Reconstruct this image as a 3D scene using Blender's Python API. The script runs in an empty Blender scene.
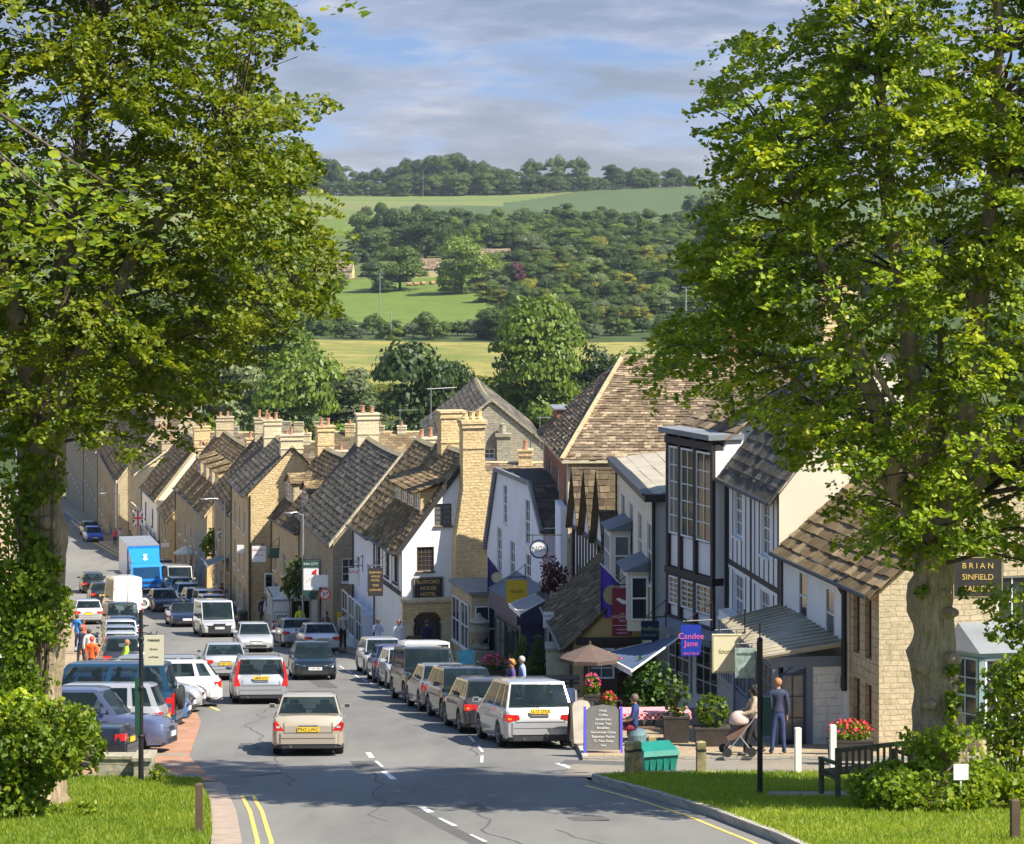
import bpy, bmesh, math, random
import numpy as np
from mathutils import Vector, Matrix
random.seed(7); RNG = np.random.default_rng(11)
R = math.radians
scene = bpy.context.scene
COL = scene.collection
F = 2500.0; HX = 512.0; HY = 220.0          # focal length in pixels, horizon position
V = Vector
# ---------------------------------------------------------------- terrain profile
_GT = [(0, 2.6), (12, 4.6), (20, 6.1), (25, 7.15), (30, 8.15), (35, 9.13), (40, 9.97), (50, 11.5), (60, 12.89), (70, 14.2), (80, 15.49), (97, 17.93), (120, 20.74),
       (135, 22.63), (160, 25.2), (180, 27.0), (215, 29.7), (250, 32.1), (300, 36), (350, 39.9), (420, 45), (500, 49), (600, 48.6),
       (700, 46), (800, 44.5), (900, 43), (1000, 39.4), (1200, 33.4), (1350, 26.5), (1500, 17.5), (1700, 3.5), (2000, -10.5), (2400, -30), (2700, -33),
       (3300, -30), (4200, 0), (6000, 10)]
_gy = np.array([a for a, b in _GT], float); _gz = np.array([-b for a, b in _GT], float)
def G(y):
 k = min(6.0, 1.0 + y * 0.08)
 return float(np.mean(np.interp([y - k, y - k / 2, y, y + k / 2, y + k], _gy, _gz)))
def PX(px, Y): return (px - HX) * Y / F
def PZ(py, Y): return -(py - HY) * Y / F
def at(px, py, Y): return V((PX(px, Y), Y, PZ(py, Y)))
def gp(px, Y, dz=0.0): return V((PX(px, Y), Y, G(Y) + dz))
def lin(tab, y):
 return float(np.interp(y, [t[0] for t in tab], [t[1] for t in tab]))
# ---------------------------------------------------------------- tagging
def tag(o, label=None, cat=None, group=None, kind=None):
 if label: o['label'] = label
 if cat: o['category'] = cat
 if group: o['group'] = group
 if kind: o['kind'] = kind
 return o
def thing(name, label, cat, loc=(0, 0, 0), rz=0.0, group=None):
 o = bpy.data.objects.new(name, None); COL.objects.link(o)
 o.location = loc; o.rotation_euler = (0, 0, rz); o.empty_display_size = .2
 return tag(o, label, cat, group)
def root_of(o):
 while o.parent: o = o.parent
 return o
# ---------------------------------------------------------------- mesh builder
def finish(me, smooth=None):
 n = len(me.loops)
 if n:
  uvl = me.uv_layers.new(name='UVMap')
  vi = np.empty(n, np.int32); me.loops.foreach_get('vertex_index', vi)
  co = np.empty(len(me.vertices) * 3, np.float32); me.vertices.foreach_get('co', co); co = co.reshape(-1, 3)
  pn = np.empty(len(me.polygons) * 3, np.float32); me.polygons.foreach_get('normal', pn); pn = pn.reshape(-1, 3)
  lt = np.empty(len(me.polygons), np.int32); me.polygons.foreach_get('loop_total', lt)
  N = np.repeat(pn, lt, axis=0)
  T = np.stack([-N[:, 1], N[:, 0], np.zeros(len(N))], 1)
  l = np.linalg.norm(T, axis=1); bad = l < 0.08
  T[bad] = (1, 0, 0); l[bad] = 1; T /= l[:, None]
  B = np.cross(N, T); P = co[vi]
  uv = np.stack([(P * T).sum(1), (P * B).sum(1)], 1).astype(np.float32)
  uvl.data.foreach_set('uv', uv.ravel())
 if smooth is not None:
  me.polygons.foreach_set('use_smooth', np.ones(len(me.polygons), bool))
  if smooth < 179: me.set_sharp_from_angle(angle=R(smooth))
 me.update()
def link_mesh(name, me, mats, parent=None):
 if not isinstance(mats, (list, tuple)): mats = [mats]
 for m in mats: me.materials.append(m)
 o = bpy.data.objects.new(name, me); COL.objects.link(o)
 if parent: o.parent = parent
 return o
class MB:
 def __init__(s): s.v = []; s.f = []; s.m = []
 def add(s, vs, fs, m=0):
  b = len(s.v); s.v.extend([tuple(p) for p in vs]); s.f.extend([tuple(b + i for i in f) for f in fs]); s.m.extend([m] * len(fs)); return s
 def quad(s, a, b, c, d, m=0): return s.add([a, b, c, d], [(0, 1, 2, 3)], m)
 def poly(s, pts, m=0): return s.add(pts, [tuple(range(len(pts)))], m)
 def obox(s, o, ux, uy, uz, m=0):
  o, ux, uy, uz = V(o), V(ux), V(uy), V(uz)
  vs = [o, o + ux, o + ux + uy, o + uy, o + uz, o + ux + uz, o + ux + uy + uz, o + uy + uz]
  return s.add(vs, [(0, 3, 2, 1), (4, 5, 6, 7), (0, 1, 5, 4), (1, 2, 6, 5), (2, 3, 7, 6), (3, 0, 4, 7)], m)
 def box(s, c, size, rz=0.0, m=0, top=1.0):
  """box with centre of its BOTTOM at c"""
  c = V(c); hx, hy, h = size[0] / 2, size[1] / 2, size[2]; ca, sa = math.cos(rz), math.sin(rz)
  vs = []
  for z, k in ((0, 1), (h, top)):
   for x, y in ((-hx, -hy), (hx, -hy), (hx, hy), (-hx, hy)):
    x *= k; y *= k; vs.append((c.x + x * ca - y * sa, c.y + x * sa + y * ca, c.z + z))
  return s.add(vs, [(0, 3, 2, 1), (4, 5, 6, 7), (0, 1, 5, 4), (1, 2, 6, 5), (2, 3, 7, 6), (3, 0, 4, 7)], m)
 def bar(s, a, b, w, h=None, m=0, up=(0, 0, 1)):
  a, b = V(a), V(b); h = h or w; d = (b - a); L = d.length
  if L < 1e-6: return s
  d.normalize(); up = V(up)
  if abs(d.dot(up)) > .98: up = V((0, 1, 0))
  x = d.cross(up).normalized(); y = x.cross(d)
  o = a - x * w / 2 - y * h / 2
  return s.obox(o, x * w, d * L, y * h, m)
 def tube(s, pts, rad, n=8, m=0, cap=True):
  pts = [V(p) for p in pts]; k = len(pts)
  if not isinstance(rad, (list, tuple)): rad = [rad] * k
  vs = []; prev = None
  for i, p in enumerate(pts):
   d = (pts[min(i + 1, k - 1)] - pts[max(i - 1, 0)])
   d = d.normalized() if d.length > 1e-9 else V((0, 0, 1))
   if prev is None:
    x = d.cross(V((0, 0, 1)) if abs(d.z) < .9 else V((1, 0, 0))).normalized()
   else:
    x = (prev - d * prev.dot(d)).normalized()
   prev = x; y = d.cross(x)
   for j in range(n):
    a = 2 * math.pi * j / n; vs.append(p + (x * math.cos(a) + y * math.sin(a)) * rad[i])
  fs = [(i * n + j, i * n + (j + 1) % n, (i + 1) * n + (j + 1) % n, (i + 1) * n + j) for i in range(k - 1) for j in range(n)]
  if cap: fs += [tuple(range(n))[::-1], tuple((k - 1) * n + j for j in range(n))]
  return s.add(vs, fs, m)
 def lathe(s, c, prof, n=12, m=0, axis=None, ring=False):
  """prof = [(r,z)...] about vertical axis (or axis vector) at c"""
  c = V(c)
  if axis is None: X, Y_, Z = V((1, 0, 0)), V((0, 1, 0)), V((0, 0, 1))
  else:
   Z = V(axis).normalized(); X = Z.cross(V((0, 0, 1)) if abs(Z.z) < .9 else V((1, 0, 0))).normalized(); Y_ = Z.cross(X)
  vs = [c + X * (r * math.cos(2 * math.pi * j / n)) + Y_ * (r * math.sin(2 * math.pi * j / n)) + Z * z for r, z in prof for j in range(n)]
  k = len(prof)
  fs = [(i * n + j, i * n + (j + 1) % n, (i + 1) * n + (j + 1) % n, (i + 1) * n + j) for i in range(k - 1) for j in range(n)]
  if ring: fs += [((k - 1) * n + j, (k - 1) * n + (j + 1) % n, (j + 1) % n, j) for j in range(n)]
  else: fs += [tuple(range(n))[::-1], tuple((k - 1) * n + j for j in range(n))]
  return s.add(vs, fs, m)
 def prism(s, pts, vec, m=0):
  pts = [V(p) for p in pts]; vec = V(vec); n = len(pts)
  fs = [tuple(range(n))[::-1], tuple(range(n, 2 * n))] + [(i, (i + 1) % n, n + (i + 1) % n, n + i) for i in range(n)]
  return s.add(pts + [p + vec for p in pts], fs, m)
 def ball(s, c, r, n=8, k=6, m=0):
  if not isinstance(r, (tuple, list)): r = (r, r, r)
  vs = []; c = V(c)
  for i in range(k + 1):
   t = math.pi * i / k
   for j in range(n):
    a = 2 * math.pi * j / n
    vs.append((c.x + r[0] * math.sin(t) * math.cos(a), c.y + r[1] * math.sin(t) * math.sin(a), c.z - r[2] * math.cos(t)))
  fs = [(i * n + j, i * n + (j + 1) % n, (i + 1) * n + (j + 1) % n, (i + 1) * n + j) for i in range(k) for j in range(n)]
  return s.add(vs, fs, m)
 def build(s, name, mats, parent=None, smooth=None, local=False):
  """world-space verts are re-based on the root of parent unless local"""
  me = bpy.data.meshes.new(name)
  vs = s.v
  if parent and not local:
   rt = root_of(parent); o = rt.location; a = -rt.rotation_euler.z
   ca, sa = math.cos(a), math.sin(a)
   vs = [((x - o.x) * ca - (y - o.y) * sa, (x - o.x) * sa + (y - o.y) * ca, z - o.z) for x, y, z in vs]
  me.from_pydata(vs, [], s.f)
  me.polygons.foreach_set('material_index', np.array(s.m, np.int32))
  finish(me, smooth)
  return link_mesh(name, me, mats, parent)
def np_mesh(name, co, faces, mats, parent=None, mi=None, smooth=None):
 """co (N,3), faces (M,k) arrays"""
 me = bpy.data.meshes.new(name); co = np.ascontiguousarray(co, np.float32); faces = np.ascontiguousarray(faces, np.int32)
 M, k = faces.shape
 me.vertices.add(len(co)); me.vertices.foreach_set('co', co.ravel())
 me.loops.add(M * k); me.loops.foreach_set('vertex_index', faces.ravel())
 me.polygons.add(M); me.polygons.foreach_set('loop_start', np.arange(0, M * k, k, dtype=np.int32)); me.polygons.foreach_set('loop_total', np.full(M, k, np.int32))
 if mi is not None: me.polygons.foreach_set('material_index', np.asarray(mi, np.int32))
 if smooth: me.polygons.foreach_set('use_smooth', np.ones(M, bool))
 me.update(calc_edges=True)
 return link_mesh(name, me, mats, parent)
# ---------------------------------------------------------------- materials
def _new(name):
 m = bpy.data.materials.new(name); m.use_nodes = True; nt = m.node_tree; nt.nodes.clear()
 out = nt.nodes.new('ShaderNodeOutputMaterial'); p = nt.nodes.new('ShaderNodeBsdfPrincipled')
 nt.links.new(p.outputs[0], out.inputs[0]); return m, nt, p, out
def N(nt, t, **kw):
 n = nt.nodes.new(t)
 for k, v in kw.items():
  if k.startswith('i_'):
   key = k[2:]; n.inputs[int(key) if key.isdigit() else key.replace('_', ' ')].default_value = v
  else: setattr(n, k, v)
 return n
def mixc(nt, fac, a, b, mode='MIX'):
 n = nt.nodes.new('ShaderNodeMix'); n.data_type = 'RGBA'; n.blend_type = mode
 for i, v in ((0, fac), (6, a), (7, b)):
  if hasattr(v, 'is_linked') or hasattr(v, 'links'): nt.links.new(v, n.inputs[i])
  else: n.inputs[i].default_value = v if i == 0 else tuple(v)[:3] + (1,)
 return n.outputs[2]
def ramp(nt, fac, stops):
 n = nt.nodes.new('ShaderNodeValToRGB'); nt.links.new(fac, n.inputs[0]); e = n.color_ramp.elements
 while len(e) < len(stops): e.new(.5)
 for el, (p, c) in zip(e, stops):
  el.position = p; el.color = (c if isinstance(c, (tuple, list)) else (c, c, c))[:3] + (1,) if isinstance(c, (tuple, list)) else (c, c, c, 1)
 return n.outputs[0]
def bump(nt, p, h, strength, dist):
 b = nt.nodes.new('ShaderNodeBump'); b.inputs['Strength'].default_value = strength; b.inputs['Distance'].default_value = dist
 nt.links.new(h, b.inputs['Height']); nt.links.new(b.outputs[0], p.inputs['Normal'])
def coords(nt, kind='Object'): return nt.nodes.new('ShaderNodeTexCoord').outputs[kind]
def noise(nt, co, scale, detail=4, rough=.6):
 n = N(nt, 'ShaderNodeTexNoise'); n.inputs['Scale'].default_value = scale; n.inputs['Detail'].default_value = detail; n.inputs['Roughness'].default_value = rough
 nt.links.new(co, n.inputs['Vector']); return n.outputs['Fac']
def mul(c, k): return tuple(min(1, x * k) for x in c[:3])
_cache = {}
def plain(name, c, rough=.6, metal=0.0, var=.18, scale=3.0, bmp=0.0, spec=None, coat=0.0):
 key = (name, c, rough, metal)
 if key in _cache: return _cache[key]
 m, nt, p, out = _new(name)
 co = coords(nt); f = noise(nt, co, scale, 5)
 f2 = ramp(nt, f, [(.3, 0.), (.7, 1.)])
 nt.links.new(mixc(nt, f2, mul(c, 1 - var), mul(c, 1 + var)), p.inputs['Base Color'])
 p.inputs['Roughness'].default_value = rough; p.inputs['Metallic'].default_value = metal
 if spec is not None: p.inputs['Specular IOR Level'].default_value = spec
 if coat: p.inputs['Coat Weight'].default_value = coat; p.inputs['Coat Roughness'].default_value = .04
 if bmp: bump(nt, p, noise(nt, co, scale * 6, 4), .5, bmp)
 _cache[key] = m; return m
def stone(name, c1, c2, mortar, bw=.34, bh=.13, bmp=.03, grime=.35):
 m, nt, p, out = _new(name)
 uv = coords(nt, 'UV')
 w = N(nt, 'ShaderNodeTexNoise', i_Scale=1.7, i_Detail=2.0); nt.links.new(uv, w.inputs['Vector'])
 wm = N(nt, 'ShaderNodeVectorMath', operation='SCALE'); nt.links.new(w.outputs['Color'], wm.inputs[0]); wm.inputs['Scale'].default_value = .12
 ad = N(nt, 'ShaderNodeVectorMath', operation='ADD'); nt.links.new(uv, ad.inputs[0]); nt.links.new(wm.outputs[0], ad.inputs[1])
 b = N(nt, 'ShaderNodeTexBrick'); nt.links.new(ad.outputs[0], b.inputs['Vector'])
 b.inputs['Scale'].default_value = 1.0; b.inputs['Brick Width'].default_value = bw; b.inputs['Row Height'].default_value = bh; b.inputs['Mortar Size'].default_value = .011
 b.inputs['Mortar Smooth'].default_value = .4; b.inputs['Bias'].default_value = 0.0; b.offset_frequency = 2; b.squash = .7; b.squash_frequency = 3
 for k, c in (('Color1', c1), ('Color2', c2), ('Mortar', mortar)): b.inputs[k].default_value = tuple(c) + (1,)
 g = noise(nt, uv, .55, 6, .7); g2 = noise(nt, uv, 6.0, 5, .7)
 c = mixc(nt, ramp(nt, g, [(.42, 0.), (.62, grime)]), b.outputs['Color'], mul(c1, .45))
 c = mixc(nt, ramp(nt, g2, [(.35, .0), (.65, .55)]), c, mul(c2, 1.25))
 nt.links.new(c, p.inputs['Base Color']); p.inputs['Roughness'].default_value = .93; p.inputs['Specular IOR Level'].default_value = .2
 inv = N(nt, 'ShaderNodeMath', operation='MULTIPLY_ADD'); nt.links.new(b.outputs['Fac'], inv.inputs[0]); inv.inputs[1].default_value = -1.0; inv.inputs[2].default_value = 1.0
 h = N(nt, 'ShaderNodeMath', operation='ADD'); nt.links.new(inv.outputs[0], h.inputs[0]); nt.links.new(g2, h.inputs[1])
 bump(nt, p, h.outputs[0], .9, bmp)
 return m
def rooftile(name, ca, cb, moss=(.16, .14, .055), k=.4):
 m, nt, p, out = _new(name)
 geo = N(nt, 'ShaderNodeNewGeometry'); co = coords(nt)
 c = ramp(nt, geo.outputs['Random Per Island'], [(0, mul(ca, .8)), (.4, mul(ca, 1.3)), (.75, cb), (1, mul(cb, 1.6))])
 f = noise(nt, co, .45, 5, .7); f2 = noise(nt, co, 5.0, 4, .7)
 c = mixc(nt, ramp(nt, f, [(.45, 0.), (.68, k)]), c, moss)
 c = mixc(nt, ramp(nt, f2, [(.4, 0.), (.7, .6)]), c, mul(ca, .5))
 nt.links.new(c, p.inputs['Base Color']); p.inputs['Roughness'].default_value = .95; p.inputs['Specular IOR Level'].default_value = .1
 bump(nt, p, f2, .6, .02); return m
def leafmat(name, stops, trans=.45, rough=.5):
 m, nt, p, out = _new(name)
 geo = N(nt, 'ShaderNodeNewGeometry'); co = coords(nt)
 oi = N(nt, 'ShaderNodeObjectInfo')
 f = noise(nt, co, .5, 3, .6)
 a = N(nt, 'ShaderNodeMath', operation='MULTIPLY_ADD'); nt.links.new(geo.outputs['Random Per Island'], a.inputs[0]); a.inputs[1].default_value = .55
 s = N(nt, 'ShaderNodeMath', operation='MULTIPLY_ADD'); nt.links.new(f, s.inputs[0]); s.inputs[1].default_value = .9; s.inputs[2].default_value = -.22
 nt.links.new(s.outputs[0], a.inputs[2])
 c = ramp(nt, a.outputs[0], stops)
 rnd = N(nt, 'ShaderNodeMapRange'); nt.links.new(oi.outputs['Random'], rnd.inputs[0]); rnd.inputs[3].default_value = .62; rnd.inputs[4].default_value = 1.45
 hs = N(nt, 'ShaderNodeHueSaturation'); nt.links.new(rnd.outputs[0], hs.inputs['Value']); nt.links.new(c, hs.inputs['Color'])
 hr = N(nt, 'ShaderNodeMapRange'); nt.links.new(oi.outputs['Random'], hr.inputs[0]); hr.inputs[3].default_value = .515; hr.inputs[4].default_value = .488; nt.links.new(hr.outputs[0], hs.inputs['Hue'])
 c = hs.outputs[0]
 nt.links.new(c, p.inputs['Base Color']); p.inputs['Roughness'].default_value = rough; p.inputs['Specular IOR Level'].default_value = .35
 tr = N(nt, 'ShaderNodeBsdfTranslucent'); nt.links.new(mixc(nt, 1.0, c, (1.9, 1.9, .8), 'MULTIPLY'), tr.inputs['Color'])
 mx = N(nt, 'ShaderNodeMixShader'); mx.inputs[0].default_value = trans
 nt.links.new(p.outputs[0], mx.inputs[1]); nt.links.new(tr.outputs[0], mx.inputs[2]); nt.links.new(mx.outputs[0], out.inputs[0]); return m
def ground(name, stops, scale, s2, rough=.95, bmp=.02, big=.08, bigc=None, bigk=.5, aniso=None):
 m, nt, p, out = _new(name); co = coords(nt)
 if aniso:
  mp = N(nt, 'ShaderNodeMapping'); mp.inputs['Scale'].default_value = aniso; nt.links.new(co, mp.inputs[0]); co = mp.outputs[0]
 f = noise(nt, co, scale, 6, .7); c = ramp(nt, f, stops)
 g = noise(nt, co, big, 4, .6)
 if bigc: c = mixc(nt, ramp(nt, g, [(.42, 0.), (.62, bigk)]), c, bigc)
 h = noise(nt, co, s2, 3, .6)
 c = mixc(nt, ramp(nt, h, [(.35, 0.), (.7, .35)]), c, mul(stops[0][1], .6))
 nt.links.new(c, p.inputs['Base Color']); p.inputs['Roughness'].default_value = rough; p.inputs['Specular IOR Level'].default_value = .25
 if bmp: bump(nt, p, h, .5, bmp)
 return m
def paint(c, metal=.5, rough=.32):
 key = ('paint', c)
 if key in _cache: return _cache[key]
 m, nt, p, out = _new('car_paint')
 co = coords(nt); f = noise(nt, co, 1.3, 6, .7)
 sep = N(nt, 'ShaderNodeSeparateXYZ'); nt.links.new(co, sep.inputs[0])
 low = N(nt, 'ShaderNodeMapRange'); nt.links.new(sep.outputs[2], low.inputs[0]); low.inputs[1].default_value = .2; low.inputs[2].default_value = .6; low.inputs[3].default_value = .5; low.inputs[4].default_value = 0
 mm = N(nt, 'ShaderNodeMath', operation='MULTIPLY'); nt.links.new(low.outputs[0], mm.inputs[0]); nt.links.new(f, mm.inputs[1])
 nt.links.new(mixc(nt, mm.outputs[0], c, (.16, .14, .11)), p.inputs['Base Color'])
 p.inputs['Metallic'].default_value = metal; p.inputs['Roughness'].default_value = rough
 p.inputs['Coat Weight'].default_value = .8; p.inputs['Coat Roughness'].default_value = .05
 _cache[key] = m; return m
def glass(name, c=(.02, .028, .03), rough=.06, spec=.8):
 m, nt, p, out = _new(name)
 co = coords(nt); f = noise(nt, co, 1.6, 2, .5)
 nt.links.new(mixc(nt, ramp(nt, f, [(.35, 0.), (.7, 1.)]), mul(c, .8), mul(c, 1.3)), p.inputs['Base Color'])
 p.inputs['Roughness'].default_value = rough; p.inputs['Specular IOR Level'].default_value = spec
 return m
M = {}
M['stone_gold'] = stone('golden_cotswold_stone', (.57, .41, .19), (.72, .56, .31), (.48, .36, .21), bmp=.07, grime=.2)
M['stone'] = stone('buff_cotswold_stone', (.43, .35, .22), (.56, .47, .31), (.40, .33, .23), bmp=.03)
M['stone_grey'] = stone('grey_cotswold_stone', (.27, .245, .19), (.42, .38, .28), (.30, .27, .21), bw=.42, bh=.15, bmp=.03)
M['stone_pale'] = stone('pale_cotswold_stone', (.56, .47, .30), (.66, .57, .38), (.5, .43, .3), bw=.55, bh=.24, bmp=.012, grime=.25)
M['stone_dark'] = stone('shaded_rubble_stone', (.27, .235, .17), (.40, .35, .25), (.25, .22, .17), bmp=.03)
M['brick'] = stone('red_brick', (.27, .10, .06), (.36, .15, .09), (.33, .26, .2), bw=.225, bh=.075, bmp=.01)
M['buff_brick'] = stone('buff_brick', (.44, .35, .21), (.54, .43, .28), (.19, .14, .09), bw=.5, bh=.22, bmp=.05, grime=.2)
M['render'] = plain('white_render', (.82, .82, .80), .9, var=.06, scale=.9, bmp=.004)
M['render_grey'] = plain('grey_green_render', (.60, .61, .55), .9, var=.07, scale=.8, bmp=.004)
M['render_cream'] = plain('cream_render', (.72, .66, .52), .9, var=.06, scale=.8, bmp=.004)
M['render_shaded'] = plain('shade_tinted_white_render', (.74, .77, .84), .9, var=.06, scale=.8, bmp=.004)  # white render with the blue of street-side shade put into its colour
M['render_yellow'] = plain('mustard_render', (.55, .40, .17), .9, var=.08, scale=.8, bmp=.004)
M['white_brick'] = stone('white_painted_stone', (.70, .70, .68), (.76, .76, .74), (.55, .55, .54), bw=.5, bh=.2, bmp=.012, grime=.08)
M['timber'] = plain('black_timber', (.035, .03, .03), .7, scale=4)
M['timber_brown'] = plain('dark_brown_timber', (.10, .065, .04), .75, scale=4)
M['white_paint'] = plain('white_paint', (.78, .78, .76), .5, var=.04)
M['blue_paint'] = plain('grey_blue_paint', (.16, .20, .27), .55, var=.06)
M['teal_paint'] = plain('pale_teal_paint', (.28, .42, .42), .55, var=.05)
M['navy_paint'] = plain('navy_paint', (.03, .04, .10), .5, var=.1)
M['green_paint'] = plain('dark_green_paint', (.02, .075, .055), .5, var=.1)
M['black_metal'] = plain('black_metal', (.02, .02, .022), .45, metal=.2)
M['grey_metal'] = plain('galvanised_metal', (.35, .36, .37), .45, metal=.5)
M['lead'] = plain('lead_sheet', (.20, .215, .235), .7, metal=.1, scale=1.5)
M['glass'] = glass('window_glass', (.03, .035, .04))
M['glass_light'] = glass('window_glass_curtained', (.14, .145, .14), .12)
M['car_glass'] = glass('car_glass', (.02, .034, .038), .06, .3)
_t = M['car_glass'].node_tree; _o = [n for n in _t.nodes if n.type == 'OUTPUT_MATERIAL'][0]; _p = [n for n in _t.nodes if n.type == 'BSDF_PRINCIPLED'][0]
_x = _t.nodes.new('ShaderNodeMixShader'); _x.inputs[0].default_value = .5; _b = _t.nodes.new('ShaderNodeBsdfTransparent'); _b.inputs[0].default_value = (.62, .74, .76, 1)
_t.links.new(_p.outputs[0], _x.inputs[1]); _t.links.new(_b.outputs[0], _x.inputs[2]); _t.links.new(_x.outputs[0], _o.inputs[0])
M['tile'] = rooftile('stone_slate_roof', (.155, .11, .062), (.27, .20, .115), k=.35)
M['tile_dark'] = rooftile('mossy_dark_roof', (.10, .075, .05), (.17, .13, .085), moss=(.12, .11, .05), k=.4)
M['tile_rust'] = rooftile('russet_stone_slate_roof', (.15, .11, .075), (.29, .22, .145), moss=(.30, .23, .09), k=.2)
M['slate'] = rooftile('grey_slate_roof', (.10, .088, .072), (.16, .14, .11), moss=(.17, .16, .10), k=.3)
M['terracotta'] = plain('terracotta', (.38, .19, .11), .8, scale=6)
M['ridge'] = plain('lichened_ridge_stone', (.44, .36, .20), .9, scale=3, bmp=.01)
M['lead_blue'] = plain('blue_grey_slate_edge', (.15, .165, .19), .75)
M['weathered'] = plain('weathered_ribbed_roofing', (.36,.32,.24), .85, scale=2)
M['gutter'] = plain('black_gutter', (.03, .03, .03), .5)
M['skin'] = plain('skin', (.55, .31, .21), .55, var=.05)
M['rubber'] = plain('rubber', (.018, .018, .018), .8)
M['alloy'] = plain('alloy', (.42, .43, .44), .35, metal=.7)
M['red_lamp'] = plain('red_lamp_lens', (.55, .015, .012), .18, var=.05, coat=.6)
M['amber'] = plain('amber_lens', (.7, .25, .03), .2, var=.05)
M['head_lamp'] = plain('headlamp_lens', (.62, .66, .70), .12, metal=.35, var=.1, coat=.8)
M['plate_y'] = plain('yellow_plate', (.80, .52, .03), .5, var=.03)
M['plate_w'] = plain('white_plate', (.8, .8, .78), .5, var=.03)
M['black_plastic'] = plain('black_plastic', (.025, .025, .028), .55)
M['bark'] = ground('lime_bark', [(.3, (.16, .12, .075)), (.5, (.36, .28, .18)), (.7, (.50, .41, .28))], 3.0, 11, bmp=.10, aniso=(3, 3, .7))
M['bark_dark'] = ground('dark_bark', [(.3, (.05, .04, .03)), (.7, (.16, .13, .09))], 3, 10, bmp=.03, aniso=(3, 3, .6))
M['asphalt'] = None
LG = [(0, (.03, .06, .004)), (.25, (.11, .165, .008)), (.5, (.235, .275, .013)), (.75, (.38, .385, .022)), (1, (.48, .42, .04))]
M['leaf_lime'] = leafmat('lime_leaf', LG, .32)
M['leaf_lime_r'] = leafmat('lime_leaf_green', [(0, (.022, .05, .005)), (.3, (.085, .148, .008)), (.58, (.19, .25, .013)), (.82, (.32, .345, .022)), (1, (.42, .37, .04))], .32)
M['leaf_bright'] = leafmat('bright_leaf', [(0, (.09, .15, .012)), (.5, (.23, .31, .018)), (1, (.48, .50, .04))], .4)
M['leaf_ivy'] = leafmat('ivy_leaf', [(0, (.02, .05, .012)), (.5, (.05, .12, .02)), (1, (.16, .24, .03))], .25)
M['leaf_dark'] = leafmat('dark_foliage', [(0, (.022, .046, .007)), (.5, (.048, .088, .011)), (1, (.12, .155, .018))], .2)
M['leaf_mid'] = leafmat('mid_foliage', [(0, (.04, .072, .008)), (.5, (.085, .138, .013)), (1, (.19, .235, .022))], .25)
M['leaf_olive'] = leafmat('olive_foliage', [(0, (.07, .08, .008)), (.5, (.16, .17, .015)), (1, (.30, .27, .025))], .25)
M['leaf_pale'] = leafmat('pale_willow_foliage', [(0, (.06, .08, .03)), (.5, (.12, .15, .06)), (1, (.22, .25, .11))], .25)
M['leaf_red'] = leafmat('copper_foliage', [(0, (.04, .015, .02)), (1, (.12, .04, .04))], .2)
M['leaf_gold'] = leafmat('golden_foliage', [(0, (.12, .09, .02)), (1, (.36, .27, .06))], .25)
# ---------------------------------------------------------------- text
def text(body, parent, size, loc, rot, mat, ext=.004, align='CENTER', name='lettering', shear=0.0, wscale=1.0, spacing=1.0):
 """loc local to parent; rot euler"""
 c = bpy.data.curves.new(name, 'FONT'); c.body = body; c.size = size; c.align_x = align; c.align_y = 'CENTER'; c.extrude = ext; c.shear = shear
 c.space_character = spacing
 tmp = bpy.data.objects.new('tmp_text', c); COL.objects.link(tmp)
 bpy.context.view_layer.update()
 me = bpy.data.meshes.new_from_object(tmp.evaluated_get(bpy.context.evaluated_depsgraph_get()))
 bpy.data.objects.remove(tmp); me.materials.clear(); me.materials.append(mat)
 o = bpy.data.objects.new(name, me); COL.objects.link(o); o.parent = parent; o.location = loc; o.rotation_euler = rot; o.scale = (wscale, 1, 1)
 return o
# ================================================================ people
def skin_mesh(vs, es, rad, sub=1, root=0):
 me = bpy.data.meshes.new('tmp'); me.from_pydata(vs, es, []); o = bpy.data.objects.new('tmp_skin', me); COL.objects.link(o)
 md = o.modifiers.new('s', 'SKIN'); md.use_smooth_shade = True; md.branch_smoothing = .5
 sk = me.skin_vertices[0].data if me.skin_vertices else None
 if sk is None:
  bpy.context.view_layer.objects.active = o;
  bm = bmesh.new(); bm.from_mesh(me); bm.verts.layers.skin.verify(); bm.to_mesh(me); bm.free(); sk = me.skin_vertices[0].data
 for i, r in enumerate(rad): sk[i].radius = r if isinstance(r, tuple) else (r, r); sk[i].use_root = (i == root)
 if sub: s2 = o.modifiers.new('d', 'SUBSURF'); s2.levels = sub; s2.render_levels = sub
 bpy.context.view_layer.update()
 out = bpy.data.meshes.new_from_object(o.evaluated_get(bpy.context.evaluated_depsgraph_get())); bpy.data.objects.remove(o); return out
def part_mesh(name, me, mat, parent):
 me.materials.clear(); me.materials.append(mat); me.polygons.foreach_set('use_smooth', np.ones(len(me.polygons), bool)); me.polygons.foreach_set('material_index', np.zeros(len(me.polygons), np.int32))
 o = bpy.data.objects.new(name, me); COL.objects.link(o); o.parent = parent; return o
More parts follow.
